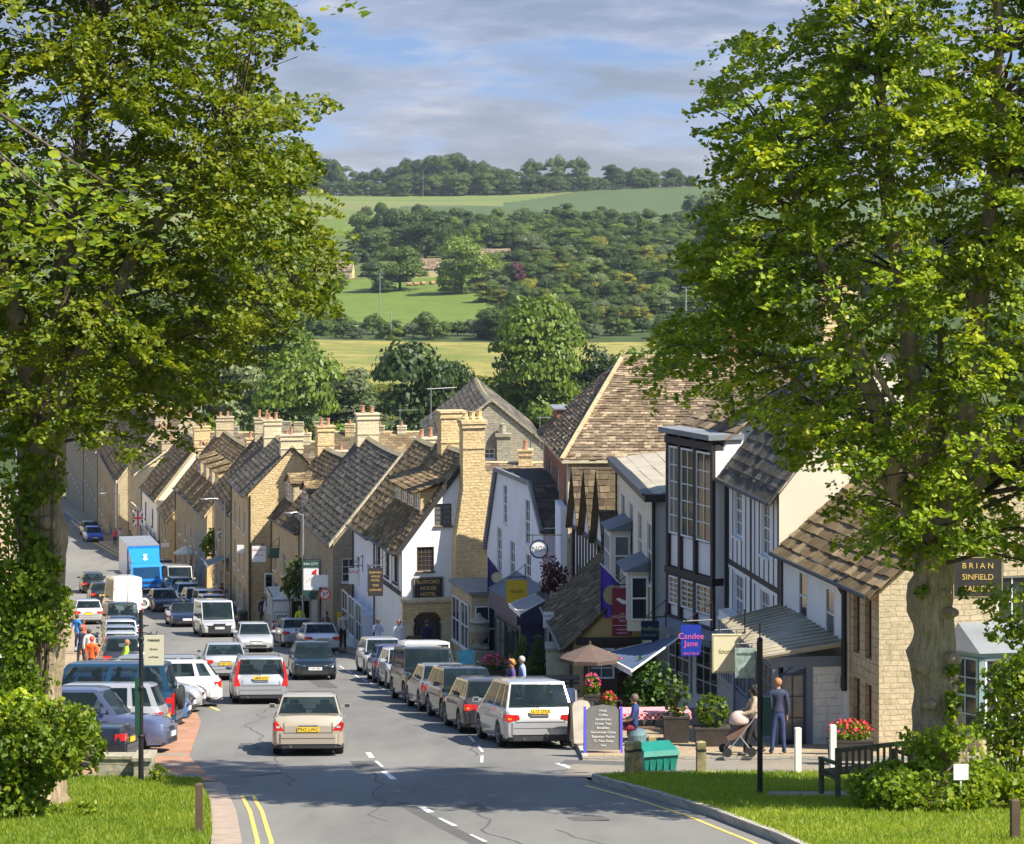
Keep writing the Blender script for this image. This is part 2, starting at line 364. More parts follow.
def person(label, loc, face, top, bottom, hair=(.08, .05, .03), pose='stand', h=1.72, sleeves='long', near=False, legs='long', bald=False, longhair=False, group=None, arms=None, phase=1, female=False, bag=None, skirt=False):
 t = thing('person', label, 'person', tuple(loc), face, group); k = h / 1.75
 sit = pose == 'sit'; pz = .50 if sit else .96; dz = pz - .96
 lean = .10 if pose == 'lean' else 0
 J = {};
 J['pel'] = (0, 0, pz); J['bel'] = (.01, 0, 1.12 + dz); J['che'] = (.0 + lean * .6, 0, 1.30 + dz); J['upc'] = (-.01 + lean, 0, 1.42 + dz); J['nek'] = (-.005 + lean, 0, 1.51 + dz); J['hb'] = (.02 + lean, 0, 1.575 + dz); J['hm'] = (.025 + lean, 0, 1.65 + dz); J['ht'] = (.01 + lean, 0, 1.715 + dz)
 sw = .155 if female else .175
 for s, n in ((1, 'l'), (-1, 'r')):
  J['sh' + n] = (-.01 + lean, s * sw, 1.425 + dz); J['hip' + n] = (0, s * .085, pz - .04)
  if sit: J['kn' + n] = (.42, s * .11, .50); J['an' + n] = (.40 + (.12 if s > 0 else -.02), s * .11, .09)
  elif pose == 'walk': f = s * phase; J['kn' + n] = (.16 if f > 0 else -.02, s * .09, .52); J['an' + n] = (.26 if f > 0 else -.26, s * .09, .09 if f > 0 else .15)
  else: J['kn' + n] = (.02, s * .115, .51); J['an' + n] = (-.01, s * .145, .09)
  J['toe' + n] = (J['an' + n][0] + .15, s * (abs(J['an' + n][1]) + .02), .035 if J['an' + n][2] < .12 else .05)
  a = (arms or {}).get(n)
  if a == 'push': J['el' + n] = (.12 + lean, s * .23, 1.14 + dz); J['wr' + n] = (.38, s * .17, 1.06 + dz)
  elif a == 'up': J['el' + n] = (.14 + lean, s * .22, 1.20 + dz); J['wr' + n] = (.22, s * .12, 1.42 + dz)
  elif sit: J['el' + n] = (.08, s * .22, 1.17 + dz); J['wr' + n] = (.30, s * .10, 1.10 + dz)
  elif pose == 'walk': f = -s * phase; J['el' + n] = (.05 if f > 0 else -.10, s * .22, 1.16); J['wr' + n] = (.20 if f > 0 else -.12, s * .21, .94)
  else: J['el' + n] = (-.03, s * .225, 1.15 + dz); J['wr' + n] = (.03, s * .225, .90 + dz)
  wv = V(J['wr' + n]) - V(J['el' + n]); wv.normalize(); J['ha' + n] = tuple(V(J['wr' + n]) + wv * .075)
 names = list(J); idx = {n: i for i, n in enumerate(names)}
 E = [('pel', 'bel'), ('bel', 'che'), ('che', 'upc'), ('upc', 'nek'), ('nek', 'hb'), ('hb', 'hm'), ('hm', 'ht')]
 for n in 'lr': E += [('upc', 'sh' + n), ('sh' + n, 'el' + n), ('el' + n, 'wr' + n), ('wr' + n, 'ha' + n), ('pel', 'hip' + n), ('hip' + n, 'kn' + n), ('kn' + n, 'an' + n), ('an' + n, 'toe' + n)]
 r = dict(pel=(.135, .10), bel=(.115, .09), che=(.135, .10), upc=(.12, .085), nek=.052, hb=.066, hm=(.080, .092), ht=(.060, .068))
 for n in 'lr': r.update({'sh' + n: .055, 'el' + n: .040, 'wr' + n: .027, 'ha' + n: (.036, .020), 'hip' + n: .085, 'kn' + n: .056, 'an' + n: .036, 'toe' + n: (.042, .024)})
 vs = [tuple(c * k for c in J[n]) for n in names]; rad = [tuple(q * k for q in (r[n] if isinstance(r[n], tuple) else (r[n], r[n]))) for n in names]; es = [(idx[a], idx[b]) for a, b in E]
 if True:   # fingers: five short chains rooted in the palm
  for n, s in (('l', 1), ('r', -1)):
   ha = V(J['ha' + n]); d = (ha - V(J['wr' + n])).normalized(); sd_ = V((1, 0, 0)) - d * d.x
   sd_ = (sd_.normalized() if sd_.length > .3 else V((0, 1, 0)).cross(d).normalized()); cu = V((0, -s * .35, 0))
   for i, (o_, l) in enumerate(((.030, .060), (.011, .072), (-.009, .068), (-.027, .054))):
    if not near: continue
    b = len(vs); p0 = ha + sd_ * o_ * .6; p1 = ha + sd_ * o_ + d * .035; p2 = ha + sd_ * o_ * 1.05 + (d + cu * .5).normalized() * (.035 + l * .5); p3 = ha + sd_ * o_ * 1.05 + (d + cu).normalized() * (.03 + l)
    vs += [tuple(p1 * k), tuple(p2 * k), tuple(p3 * k)]; rad += [(.0095, .0095)] * 2 + [(.008, .008)]; es += [(idx['ha' + n], b), (b, b + 1), (b + 1, b + 2)]
   if near:
    b = len(vs); p1 = V(J['wr' + n]).lerp(ha, .4) + sd_ * .035; p2 = p1 + (sd_ + d * 1.2).normalized() * .045; vs += [tuple(p1 * k), tuple(p2 * k)]; rad += [(.011, .011), (.009, .009)]; es += [(idx['wr' + n], b), (b, b + 1)]
 me = skin_mesh(vs, es, rad, 1)
 # clothes: the body's own surface over the clothed regions, lifted off it
 mt = top if not isinstance(top, tuple) else plain('top_cloth', top, .85, var=.15, scale=9); mb_ = bottom if not isinstance(bottom, tuple) else plain('leg_cloth', bottom, .85, var=.15, scale=9)
 SG = [(V(J[a]) * k, V(J[b]) * k, a, b) for a, b in E]; RR = {n: (max(v) if isinstance(v, tuple) else v) for n, v in r.items()}
 def region(p):
  best = 9; out = None
  for a, b, na, nb in SG:
   d = b - a; u = min(1, max(0, (p - a).dot(d) / d.length_squared)); q = (p - a - d * u).length / (RR[na] * (1 - u) + RR[nb] * u)
   if q < best: best = q; out = (na, nb, u)
  na, nb, u = out
  if na == 'pel' and nb == 'bel': return 'T' if p.z > (pz + .02) * k else 'B'
  if nb in ('che', 'upc') or nb.startswith('sh'): return 'T'
  if nb == 'nek': return 'T' if u < .45 else ''
  if na.startswith('sh'): return 'T' if sleeves == 'long' or u < .75 else ''
  if na.startswith('el'): return 'T' if sleeves == 'long' and u < .93 else ''
  if nb.startswith('hip'): return 'B'
  if na.startswith('hip'): return 'B' if legs == 'long' or u < .8 else ''
  if na.startswith('kn'): return 'B' if legs == 'long' and u < .95 else ''
  return ''
 for code, nm, mt_, off in (('T', 'top', mt, .020), ('B', 'shorts' if legs != 'long' else 'trousers', mb_, .013)):
  bm = bmesh.new(); bm.from_mesh(me); bm.normal_update(); nv = {v: v.normal.copy() for v in bm.verts}
  reg = {v: region(v.co) for v in bm.verts}; kill = [f for f in bm.faces if sum(reg[v] == code for v in f.verts) < 2]
  for v in bm.verts: v.co += nv[v] * off * (1.25 if code == 'T' and v.co.z < (pz + .12) * k else 1)
  bmesh.ops.delete(bm, geom=kill, context='FACES'); m2 = bpy.data.meshes.new(nm); bm.to_mesh(m2); bm.free(); part_mesh(nm, m2, mt_, t)
 bm = bmesh.new(); bm.from_mesh(me)   # nose and ears join the head
 hm = V(J['hm']) * k
 for c, s in ((hm + V((.092, 0, -.01)), (.022, .014, .024)), (hm + V((.0, .082, -.005)), (.016, .010, .028)), (hm + V((.0, -.082, -.005)), (.016, .010, .028))):
  bmesh.ops.create_icosphere(bm, subdivisions=1, radius=1, matrix=Matrix.Translation(c) @ Matrix.Diagonal((*s, 1)))
 bm.to_mesh(me); bm.free(); body = part_mesh('body', me, M['skin'], t)
 m = MB()
 for s in (-1, 1): m.ball(hm + V((.083, s * .030, .012)), (.010, .012, .009), 6, 4)
 m.box(hm + V((.086, 0, -.045)), (.008, .045, .010)); m.build('face_features', [M['black_plastic']], t, local=True)
 m = MB()
 for n in 'lr': a, b = V(J['an' + n]) * k, V(J['toe' + n]) * k; m.ball(a.lerp(b, .45) - V((0, 0, .012)), (.135 * k, .05 * k, .045 * k), 10, 6)
 m.build('shoes', [M['black_plastic']], t, smooth=80, local=True)
 if not bald:
  m = MB(); c = hm + V((-.018, 0, .022)); m.ball(c, (.104, .100, .108), 12, 8)
  if longhair: m.ball(hm + V((-.055, 0, -.06)), (.075, .11, .12), 10, 7); [m.ball(hm + V((-.03 + .05 * math.cos(a), .085 * math.sin(a), .03 - .06 * math.cos(a))), .052, 7, 5) for a in (0.5, 1.4, 2.2, -.5, -1.4, -2.2, 3.1)]
  # open the face: push front-lower verts back behind the brow
  m.v = [(min(x, hm.x + (.055 if z < hm.z + .045 else .088)), y, z) for x, y, z in m.v]
  m.build('hair', [plain('hair_%d' % (hash(hair) % 9999), hair, .7, var=.3, scale=30)], t, smooth=80, local=True)
 if bag:
  m = MB(); w = V(J['har']) * k; m.box((w.x, w.y - .05, w.z - .38), (.30, .10, .32), top=.9); m.bar((w.x - .08, w.y - .05, w.z - .06), (w.x, w.y - .03, w.z + .02), .012); m.bar((w.x + .08, w.y - .05, w.z - .06), (w.x, w.y - .03, w.z + .02), .012)
  bo = thing('carrier_bag', bag, 'bag', tuple(t.location), face); m.build('bag', [M['plate_w']], bo, local=True)
 return t
AW = R(97); TO = R(-80); LFT = R(180); RGT = 0.0
def pg(px, Y, dz=.12): return gp(px, Y, dz)
check = None
def checked(name, c1, c2, s=26):
 m, nt, p, out = _new(name); ck = N(nt, 'ShaderNodeTexChecker'); ck.inputs['Scale'].default_value = s; ck.inputs['Color1'].default_value = (*c1, 1); ck.inputs['Color2'].default_value = (*c2, 1); nt.links.new(coords(nt, 'Object'), ck.inputs[0]); nt.links.new(ck.outputs[0], p.inputs[0]); p.inputs['Roughness'].default_value = .9; return m
person('man seen from behind in dark checked jacket and jeans, short ginger hair', pg(778, 59.3), R(95), checked('checked_wool', (.02, .03, .07), (.05, .06, .11)), (.03, .05, .13), hair=(.35, .16, .07), near=True, h=1.78)
person('woman in cream patterned top with dark hair pushing a pram', pg(754, 58.95), R(186), checked('patterned_cotton', (.55, .45, .33), (.25, .18, .12), 40), (.02, .02, .025), hair=(.02, .015, .012), near=True, h=1.62, female=True, longhair=True, pose='walk', arms={'l': 'push', 'r': 'push'})
person('man in navy T-shirt and maroon shorts sitting at the cafe bench, leaning on his arms', gp(635, 62.0, .10), R(176), (.02, .045, .15), (.16, .01, .035), hair=(.12, .09, .07), pose='sit', sleeves='short', legs='short', near=True)
person('woman with curly ginger hair in a violet top behind the silver people carrier', pg(512, 72.2), R(20), (.10, .07, .22), (.05, .05, .08), hair=(.42, .18, .06), longhair=True, female=True, h=1.66, near=True)
person('grey-haired man in pale blue shirt facing the woman with curly hair', pg(522, 72.4), R(190), (.28, .36, .62), (.05, .06, .12), hair=(.42, .40, .38), h=1.74, near=True)
person('man in navy jacket and tan trousers walking to the hotel arch', pg(427, 109.5), R(100), (.012, .018, .06), (.30, .20, .12), hair=(.10, .05, .03), pose='walk', h=1.8)
person('man in white shirt and dark trousers walking past the hotel corner', pg(399, 110), R(-85), (.70, .70, .72), (.03, .03, .04), hair=(.25, .12, .08), pose='walk', h=1.8)
person('woman in white and blue top raising a hand to her face by the hotel', pg(378, 113.5), R(-85), (.55, .60, .78), (.02, .02, .025), hair=(.10, .06, .04), arms={'l': 'up', 'r': 'up'}, female=True, h=1.7)
person('man in pale stone jacket and dark trousers walking away by the stone corner', pg(343, 120.5), R(98), (.52, .46, .38), (.02, .02, .025), hair=(.15, .13, .11), pose='walk', h=1.8, bag='small pale carrier bag in the hand of the man in the stone jacket')
person('man in yellow high-visibility vest behind the two stopped saloons', pg(300, 131), R(100), (.60, .72, .03), (.03, .03, .06), hair=(.3, .15, .08), h=1.75)
person('man in dark clothes beside the traffic light', pg(263, 143.5), R(-80), (.02, .025, .05), (.02, .02, .03), h=1.75)
person('man in white shirt beside the traffic light', pg(268, 143), R(-100), (.68, .68, .70), (.03, .03, .05), h=1.78)
person('passer-by in dark coat near the red shop door', pg(326, 125), R(-60), (.14, .09, .10), (.03, .03, .04), h=1.65, female=True)
person('woman in a bright pink coat walking up the far pavement', pg(115, 240), R(-75), (.72, .09, .12), (.03, .03, .04), female=True, pose='walk', h=1.68)
person('woman in white top and blue jeans beside the pink coat', pg(120, 241), R(-75), (.70, .66, .68), (.04, .09, .25), female=True, pose='walk', h=1.66)
person('person in grey standing outside the navy shopfront', pg(130, 236), R(90), (.20, .19, .20), (.08, .07, .07), h=1.7)
person('person in black top with red scarf outside the navy shop', pg(139, 232), R(-80), (.03, .02, .025), (.03, .03, .04), h=1.68)
person('person in pale blue shirt outside the navy shop, nearest the truck', pg(144, 227), R(-70), (.45, .52, .72), (.04, .05, .1), h=1.7)
person('person in brown and yellow by the post outside the navy shop', pg(158, 226), R(80), (.30, .24, .08), (.05, .04, .03), h=1.74)
person('person in white top among the group under the pale parasol', pg(197, 190), R(-70), (.62, .60, .55), (.04, .06, .15), h=1.72)
person('person in black and white next to the one in white by the parasol', pg(202, 191), R(-110), (.10, .09, .10), (.03, .03, .04), h=1.7)
person('person in turquoise behind the tables by the parasol', pg(191, 193), R(-20), (.04, .32, .40), (.3, .2, .15), h=1.66, legs='short')
person('person in bright blue shirt outside the shops past the litter bin', pg(234, 166), R(-90), (.02, .06, .34), (.03, .03, .04), h=1.76)
person('person in dark red and black outside the shops past the litter bin', pg(222, 162), R(-60), (.16, .03, .03), (.02, .02, .025), h=1.7)
person('person in pale top crouched near the blue shirt', pg(226, 160), R(-60), (.6, .57, .52), (.25, .14, .1), h=1.35)
person('man in bright blue T-shirt and pale jeans on the left pavement', gp(77, 118, .1), R(60), (.03, .22, .66), (.32, .45, .66), pose='walk', sleeves='short', h=1.78)
person('person in rust-coloured top beside the blue T-shirt on the left', gp(83, 116, .1), R(-30), (.5, .13, .08), (.45, .28, .2), sleeves='short', legs='short', h=1.6)
person('person in navy top on the left pavement nearer than the blue T-shirt', gp(81, 106, .1), R(100), (.02, .025, .06), (.03, .03, .04), h=1.66)
person('person in white shirt on the left pavement next to the navy top', gp(89, 104, .1), R(100), (.70, .68, .66), (.3, .2, .15), h=1.66)
person('person in a bright orange top beyond the parked cars on the left', gp(92, 92, .1), R(80), (.85, .13, .02), (.05, .05, .06), hair=(.55, .08, .05), sleeves='short', h=1.78)
person('warden in lime-green high-visibility jacket between the parked cars on the left', gp(124, 89.5, .05), R(15), (.34, .62, .05), (.03, .03, .05), hair=(.35, .18, .1), pose='lean', h=1.76)
person('dark-clothed walker on the far pavement below the end houses', pg(103, 282), R(-75), (.02, .03, .07), (.02, .02, .03), h=1.75, pose='walk')
person('walker in black near the shaded end houses', pg(109, 275), R(95), (.02, .02, .02), (.02, .02, .02), h=1.7)
# ---------------------------------------------------------------- building kit
def slope_tiles(mb, E0, E1, R1, R0, row=.28, tw=.34, th=.035, m=0, jit=.3, sag=.009):
 """rows of stone slates on the quad eave E0-E1, ridge R0-R1 (E0/R0 on the same verge)"""
 E0, E1, R0, R1 = V(E0), V(E1), V(R0), V(R1)
 sl = max((R0 - E0).length, (R1 - E1).length);
 n = (E1 - E0).cross(R0 - E0)
 if n.length < 1e-6: n = (E1 - E0).cross(R1 - E0)
 n.normalize()
 if n.z < 0: n = -n
 S = sag * (E1 - E0).length
 def dn(p, f, t_): return p - V((0, 0, S * 4 * f * (1 - f) * (.35 + .65 * t_)))
 for q in range(8):
  f0, f1 = q / 8, (q + 1) / 8; o = n * .06
  mb.quad(dn(E0.lerp(E1, f0), f0, 0) - o, dn(E0.lerp(E1, f1), f1, 0) - o, dn(R0.lerp(R1, f1), f1, 1) - o, dn(R0.lerp(R1, f0), f0, 1) - o, m)
 # real rows get shallower towards the ridge, as stone slates do
 t = 0.0; i = 0
 while t < 1.0:
  r = row * (1.18 - .36 * t) / sl; t1 = min(1.0, t + r); t2 = min(1.0, t1 + r * .35)
  a, b = E0.lerp(R0, t), E1.lerp(R1, t); a2, b2 = E0.lerp(R0, t2), E1.lerp(R1, t2)
  L = (b - a).length
  if L > .05:
   s = -random.random() * tw
   while s < L:
    w = tw * random.uniform(.7, 1.35); s0 = max(0, s) / L; s1 = min(L, s + w - .012) / L; s += w
    if s1 - s0 < .002: continue
    l = th * random.uniform(.7, 1.5); j = random.uniform(-jit, jit) * r * sl * .18
    d = (a2 - a).normalized() * j
    p0 = dn(a.lerp(b, s0), s0, t) + d; p1 = dn(a.lerp(b, s1), s1, t) + d; p2 = dn(a2.lerp(b2, s1), s1, t2); p3 = dn(a2.lerp(b2, s0), s0, t2)
    u0 = n * l; u1 = n * (th * .25)
    mb.add([p0 - n * .02, p1 - n * .02, p0 + u0, p1 + u0 * random.uniform(.8, 1.15), p2 + u1, p3 + u1], [(0, 1, 3, 2), (2, 3, 4, 5), (0, 2, 5), (1, 4, 3)], m)
  t = t1; i += 1
def clip_poly(pts, planes):
 for a, b, c in planes:
  out = []
  for i in range(len(pts)):
   p, q = pts[i], pts[(i + 1) % len(pts)]
   fp, fq = a * p[0] + b * p[1] - c, a * q[0] + b * q[1] - c
   if fp <= 1e-9: out.append(p)
   if fp * fq < -1e-15:
    t = fp / (fp - fq); out.append((p[0] + (q[0] - p[0]) * t, p[1] + (q[1] - p[1]) * t))
  pts = out
  if len(pts) < 3: return []
 return pts
def wall_holes(mb, O, u, n, L, z0, z1, holes, m=0, planes=(), depth=.16, rm=None):
 """vertical wall from O along u (unit, horizontal), length L; n = outward normal; holes (s0,s1,za,zb)"""
 O, u, n = V((O[0], O[1], 0)), V(u), V(n)
 P = lambda s, z, d=0: O + u * s + V((0, 0, z)) - n * d
 xs = sorted({0, L} | {h[0] for h in holes} | {h[1] for h in holes}); zs = sorted({z0, z1} | {h[2] for h in holes} | {h[3] for h in holes})
 xs = [x for x in xs if 0 <= x <= L]; zs = [z for z in zs if z0 <= z <= z1]
 for i in range(len(xs) - 1):
  for j in range(len(zs) - 1):
   cx, cz = (xs[i] + xs[i + 1]) / 2, (zs[j] + zs[j + 1]) / 2
   if any(h[0] < cx < h[1] and h[2] < cz < h[3] for h in holes): continue
   q = [(xs[i], zs[j]), (xs[i + 1], zs[j]), (xs[i + 1], zs[j + 1]), (xs[i], zs[j + 1])]
   if planes: q = clip_poly(q, planes)
   if len(q) >= 3: mb.poly([P(s, z) for s, z in q], m)
 rm = m if rm is None else rm
 for s0, s1, a, b in holes:
  mb.quad(P(s0, a), P(s0, b), P(s0, b, depth), P(s0, a, depth), rm); mb.quad(P(s1, a), P(s1, a, depth), P(s1, b, depth), P(s1, b), rm)
  mb.quad(P(s0, b), P(s1, b), P(s1, b, depth), P(s0, b, depth), rm); mb.quad(P(s0, a), P(s0, a, depth), P(s1, a, depth), P(s1, a), rm)
def window(parent, C, u, n, w, h, nx=2, ny=3, frame='white_paint', gl='glass', rec=.10, fb=.055, mb_=.028, sill=True, name='window', label=None):
 """C bottom-left corner on the wall surface"""
 if gl == 'glass' and random.random() < .4: gl = 'glass_light'
 C, u, n = V(C), V(u), V(n); up = V((0, 0, 1)); o = C - n * rec
 f = MB(); t = .05
 f.obox(o, u * w, n * t, up * fb); f.obox(o + up * (h - fb), u * w, n * t, up * fb)
 f.obox(o + up * fb, u * fb, n * t, up * (h - 2 * fb)); f.obox(o + u * (w - fb) + up * fb, u * fb, n * t, up * (h - 2 * fb))
 iw, ih = w - 2 * fb, h - 2 * fb
 for i in range(1, nx): f.obox(o + u * (fb + iw * i / nx - mb_ / 2) + up * fb, u * mb_, n * (t * .8), up * ih)
 for j in range(1, ny):
  k = mb_ * (1.8 if (ny % 2 == 0 and j == ny // 2) else 1)
  f.obox(o + u * fb + up * (fb + ih * j / ny - k / 2), u * iw, n * (t * .7), up * k)
 if sill: f.obox(o - u * .05 - up * .07, u * (w + .1), n * (rec + .09), up * .068)
 fo = f.build(name, [M[frame]], parent)
 if label: fo['label'] = label
 g = MB(); g.quad(o + u * fb + up * fb + n * .012, o + u * (w - fb) + up * fb + n * .012, o + u * (w - fb) + up * (h - fb) + n * .012, o + u * fb + up * (h - fb) + n * .012)
 g.build('pane', [M[gl]], fo); return fo
def chimney_mesh(mb, c, w, d, z0, z1, ang, pots=2, ms=0, mp=1, cap=.12):
 """c xy; stack from z0 to z1, cornice courses and pots"""
 mb.box((c[0], c[1], z0), (w, d, z1 - z0), ang, ms)
 mb.box((c[0], c[1], z1 + .002), (w + cap, d + cap, .09), ang, ms); mb.box((c[0], c[1], z1 + .094), (w + cap * .35, d + cap * .35, .16), ang, ms); mb.box((c[0], c[1], z1 + .257), (w + cap * 1.3, d + cap * 1.3, .08), ang, ms)
 mb.box((c[0], c[1], z0 + (z1 - z0) * .45), (w + .08, d + .08, .07), ang, ms)
 L = max(w, d); ax = V((math.cos(ang), math.sin(ang), 0)) if w >= d else V((-math.sin(ang), math.cos(ang), 0))
 for i in range(pots):
  t = (i + .5) / pots - .5; p = V((c[0], c[1], z1 + .34)) + ax * (t * L * .85); hh = random.uniform(.3, .5)
  mb.lathe(p, [(.13, 0), (.15, .04), (.11, .1), (.10, hh), (.13, hh + .02), (.125, hh + .06), (.08, hh + .06)], 9, mp)
def aerial(x, y, z, h=2.0, rz=0.3, label='thin metal television aerial on a rooftop'):
 t = thing('television_aerial', label, 'aerial', (x, y, z), rz)
 m = MB(); m.tube([(0, 0, 0), (0, 0, h)], .022, 6); m.build('mast', [M['grey_metal']], t, local=True)
 a = MB(); a.tube([(-.2, 0, h - .1), (1.3, 0, h - .04)], .018, 5)
 for i in range(7): a.tube([(.0 + i * .18, -.3 + i * .02, h - .08), (.0 + i * .18, .3 - i * .02, h - .08)], .012, 4)
 a.build('antenna', [M['grey_metal']], t, local=True); return t
class House:
 def __init__(s, label, A, B, depth, ze, rise, wall='stone', fwall=None, tile='tile', cat='house', name='stone_house', row=.3, tw=.38, oh=.22, vo=.12,
    fwins=(), gwins=(), coping=False, base=None, group=None, gplain=False, ridge='ridge', th=.035):
  s.A = V((PX(*A), A[1], 0)); s.B = V((PX(*B), B[1], 0)); s.L = (s.B - s.A).length
  s.u = (s.B - s.A).normalized(); s.v = V((s.u.y, -s.u.x, 0)); s.D = depth; s.ze = ze; s.rise = rise; s.k = rise / (depth / 2) if depth else 0
  s.zg = G(s.A.y); s.zf = G(s.B.y); s.zb = base if base is not None else min(s.zg, s.zf, G((s.A + s.u * 0 + s.v * depth).y)) - .6
  s.t = thing(name, label, cat, (s.A.x, s.A.y, s.zg), 0, group)
  h = depth / 2; fw = fwall or wall
  w = MB(); s.fh = []; s.gh = []
  for (a, z, ww, hh, *r) in fwins: s.fh.append((a, a + ww, z, z + hh))
  for (a, z, ww, hh, *r) in gwins: s.gh.append((a, a + ww, z, z + hh))
  wall_holes(w, s.A, s.u, -s.v, s.L, s.zb, ze, s.fh, 1)
  if rise > 0: pl = [(-s.k, 1, ze), (s.k, 1, ze + s.k * depth)]
  else: pl = [(0, 1, ze)]
  wall_holes(w, s.A, s.v, -s.u, depth, s.zb, ze + rise, s.gh, 0, pl)
  Pf = lambda a, d, z: s.P(a, d, z)
  w.poly([Pf(s.L, 0, s.zb), Pf(s.L, depth, s.zb), Pf(s.L, depth, ze), Pf(s.L, h, ze + rise), Pf(s.L, 0, ze)], 0)
  w.quad(Pf(0, depth, s.zb), Pf(s.L, depth, s.zb), Pf(s.L, depth, ze), Pf(0, depth, ze), 0)
  s.wall = w.build('wall', [M[wall], M[fw]], s.t)
  for (a, z, ww, hh, *r) in fwins:
   o = dict(r[0]) if r else {}
   window(s.t, s.P(a, 0, z), s.u, -s.v, ww, hh, **o)
  for (a, z, ww, hh, *r) in gwins:
   o = dict(r[0]) if r else {}
   window(s.t, s.P(0, a, z), s.v, -s.u, ww, hh, **o)
  if rise > 0:
   r = MB(); e = ze - oh * s.k
   slope_tiles(r, s.P(-vo, -oh, e), s.P(s.L + vo, -oh, e), s.P(s.L + vo, h, ze + rise), s.P(-vo, h, ze + rise), row, tw, th)
   slope_tiles(r, s.P(-vo, depth + oh, e), s.P(s.L + vo, depth + oh, e), s.P(s.L + vo, h, ze + rise), s.P(-vo, h, ze + rise), row * 1.6, tw * 2, th)
   a = -vo
   while a < s.L + vo - .05:
    l = min(random.uniform(.4, .6), s.L + vo - a); z = ze + rise; ff = (a + vo) / (s.L + 2 * vo); z -= .009 * (s.L + 2 * vo) * 4 * ff * (1 - ff)
    r.prism([s.P(a, h - .16, z - .09), s.P(a, h, z + .07 + random.uniform(0, .02)), s.P(a, h + .16, z - .09)], s.u * (l - .01), 1); a += l
   s.roof = r.build('roof', [M[tile], M[ridge]], s.t)
   if coping:
    c = MB()
    for d0 in (-oh, depth + oh):
     p0 = s.P(-vo - .02, d0, e + .10); p1 = s.P(-vo - .02, h, ze + rise + .16)
     n = 9
     for i in range(n):
      a0 = p0.lerp(p1, i / n); a1 = p0.lerp(p1, (i + .97) / n)
      c.prism([a0, a1, a1 - V((0, 0, .16)), a0 - V((0, 0, .16))], s.u * .34)
    c.build('coping', [M['stone_pale' if coping is True else coping]], s.t)
   g = MB(); g.tube([s.P(-.05, -oh - .06, e + .02), s.P(s.L + .05, -oh - .06, e + .02)], .06, 6)
   g.tube([s.P(s.L - .15, -.08, e), s.P(s.L - .15, -.08, s.zf)], .04, 6)
   g.build('gutter', [M['gutter']], s.t)
 def P(s, a, d, z): return V((s.A.x + s.u.x * a + s.v.x * d, s.A.y + s.u.y * a + s.v.y * d, z))
 def roofz(s, d): return s.ze + s.k * min(d, s.D - d)
 def ang(s): return math.atan2(s.v.y, s.v.x)
 def chimney(s, a, d, w, l, h, pots=2, mat='stone_gold', z0=None):
  """w along v, l along u, h above ridge"""
  if s.A.y > 158: h = h * random.uniform(.3, .75); mat = {'stone_gold': random.choice(['stone', 'stone_gold', 'stone_grey']), 'brick': 'stone'}.get(mat, mat)
  c = s.P(a, d, 0); m = MB(); z0 = s.roofz(d) - .6 if z0 is None else z0
  chimney_mesh(m, (c.x, c.y), w, l, z0, s.ze + s.rise + h, s.ang(), pots)
  return m.build('chimney', [M[mat], M['terracotta']], getattr(s, 'roof', s.wall))
 def dormer(s, a, w, d0, h, k2=.25, cheek='stone', tile='tile', front='white_paint', nx=2, ny=2, rowh=.28, over=.2):
  zf = s.ze + s.k * d0; run = h / (s.k - k2); P = s.P
  m = MB()
  for x in (a, a + w - .12):
   pts = [P(x, d0, zf - .05), P(x, d0, zf + h), P(x, d0 + run, zf + h + k2 * run)]
   m.prism(pts, s.u * .12, 0)
  m.obox(P(a + .12, d0 + .1, zf - .05), s.u * (w - .24), s.v * .05, V((0, 0, h)), 0)
  do = m.build('dormer', [M[cheek]], s.t)
  r = MB(); e = zf + h - over * k2
  slope_tiles(r, P(a - .12, d0 - over, e), P(a + w + .12, d0 - over, e), P(a + w + .12, d0 + run + .1, zf + h + k2 * run), P(a - .12, d0 + run + .1, zf + h + k2 * run), rowh, .34)
  r.build('dormer_roof', [M[tile]], do)
  window(s.t, P(a + .16, d0 + .02, zf + .12), s.u, -s.v, w - .32, h - .2, nx, ny, frame=front, rec=.02, sill=False, name='dormer_window')
  return do
 def dormer_gable(s, a, w, d0, h, gh=.6, cheek='stone', tile='tile', nx=2, ny=2):
  """dormer with its own little gabled roof, ridge at right angles to the street"""
  P = s.P; zf = s.ze + s.k * d0; top = zf + h; back = (h) / s.k; backr = (h + gh) / s.k
  m = MB()
  for x in (a, a + w - .12): m.prism([P(x, d0, zf - .05), P(x, d0, top), P(x, d0 + back, top)], s.u * .12, 0)
  m.prism([P(a, d0, zf), P(a + w, d0, zf), P(a + w, d0, top), P(a + w / 2, d0, top + gh), P(a, d0, top)], s.v * .1, 0)
  do = m.build('dormer', [M[cheek]], s.t)
  r = MB(); kk = gh / (w / 2)
  slope_tiles(r, P(a - .12, d0 - .15, top - .12 * kk), P(a - .12, d0 + back, top - .12 * kk), P(a + w / 2, d0 + backr, top + gh + .02), P(a + w / 2, d0 - .15, top + gh + .02), .24, .3)
  slope_tiles(r, P(a + w + .12, d0 - .15, top - .12 * kk), P(a + w + .12, d0 + back, top - .12 * kk), P(a + w / 2, d0 + backr, top + gh + .02), P(a + w / 2, d0 - .15, top + gh + .02), .24, .3)
  r.build('dormer_roof', [M[tile]], do)
  window(s.t, P(a + .2, d0 - .012, zf + .15), s.u, -s.v, w - .4, h - .25, nx, ny, rec=.0, sill=False, name='dormer_window')
 def extra(s, name, mb, mats, parent=None, smooth=None): return mb.build(name, [M[k] for k in mats], parent or s.t, smooth)
def rows(L, n, z, w, h, margin=.7, **o):
 out = []
 for i in range(n):
  a = margin + (L - 2 * margin) * (i + .5) / n - w / 2; out.append((a, z, w, h, o))
 return out
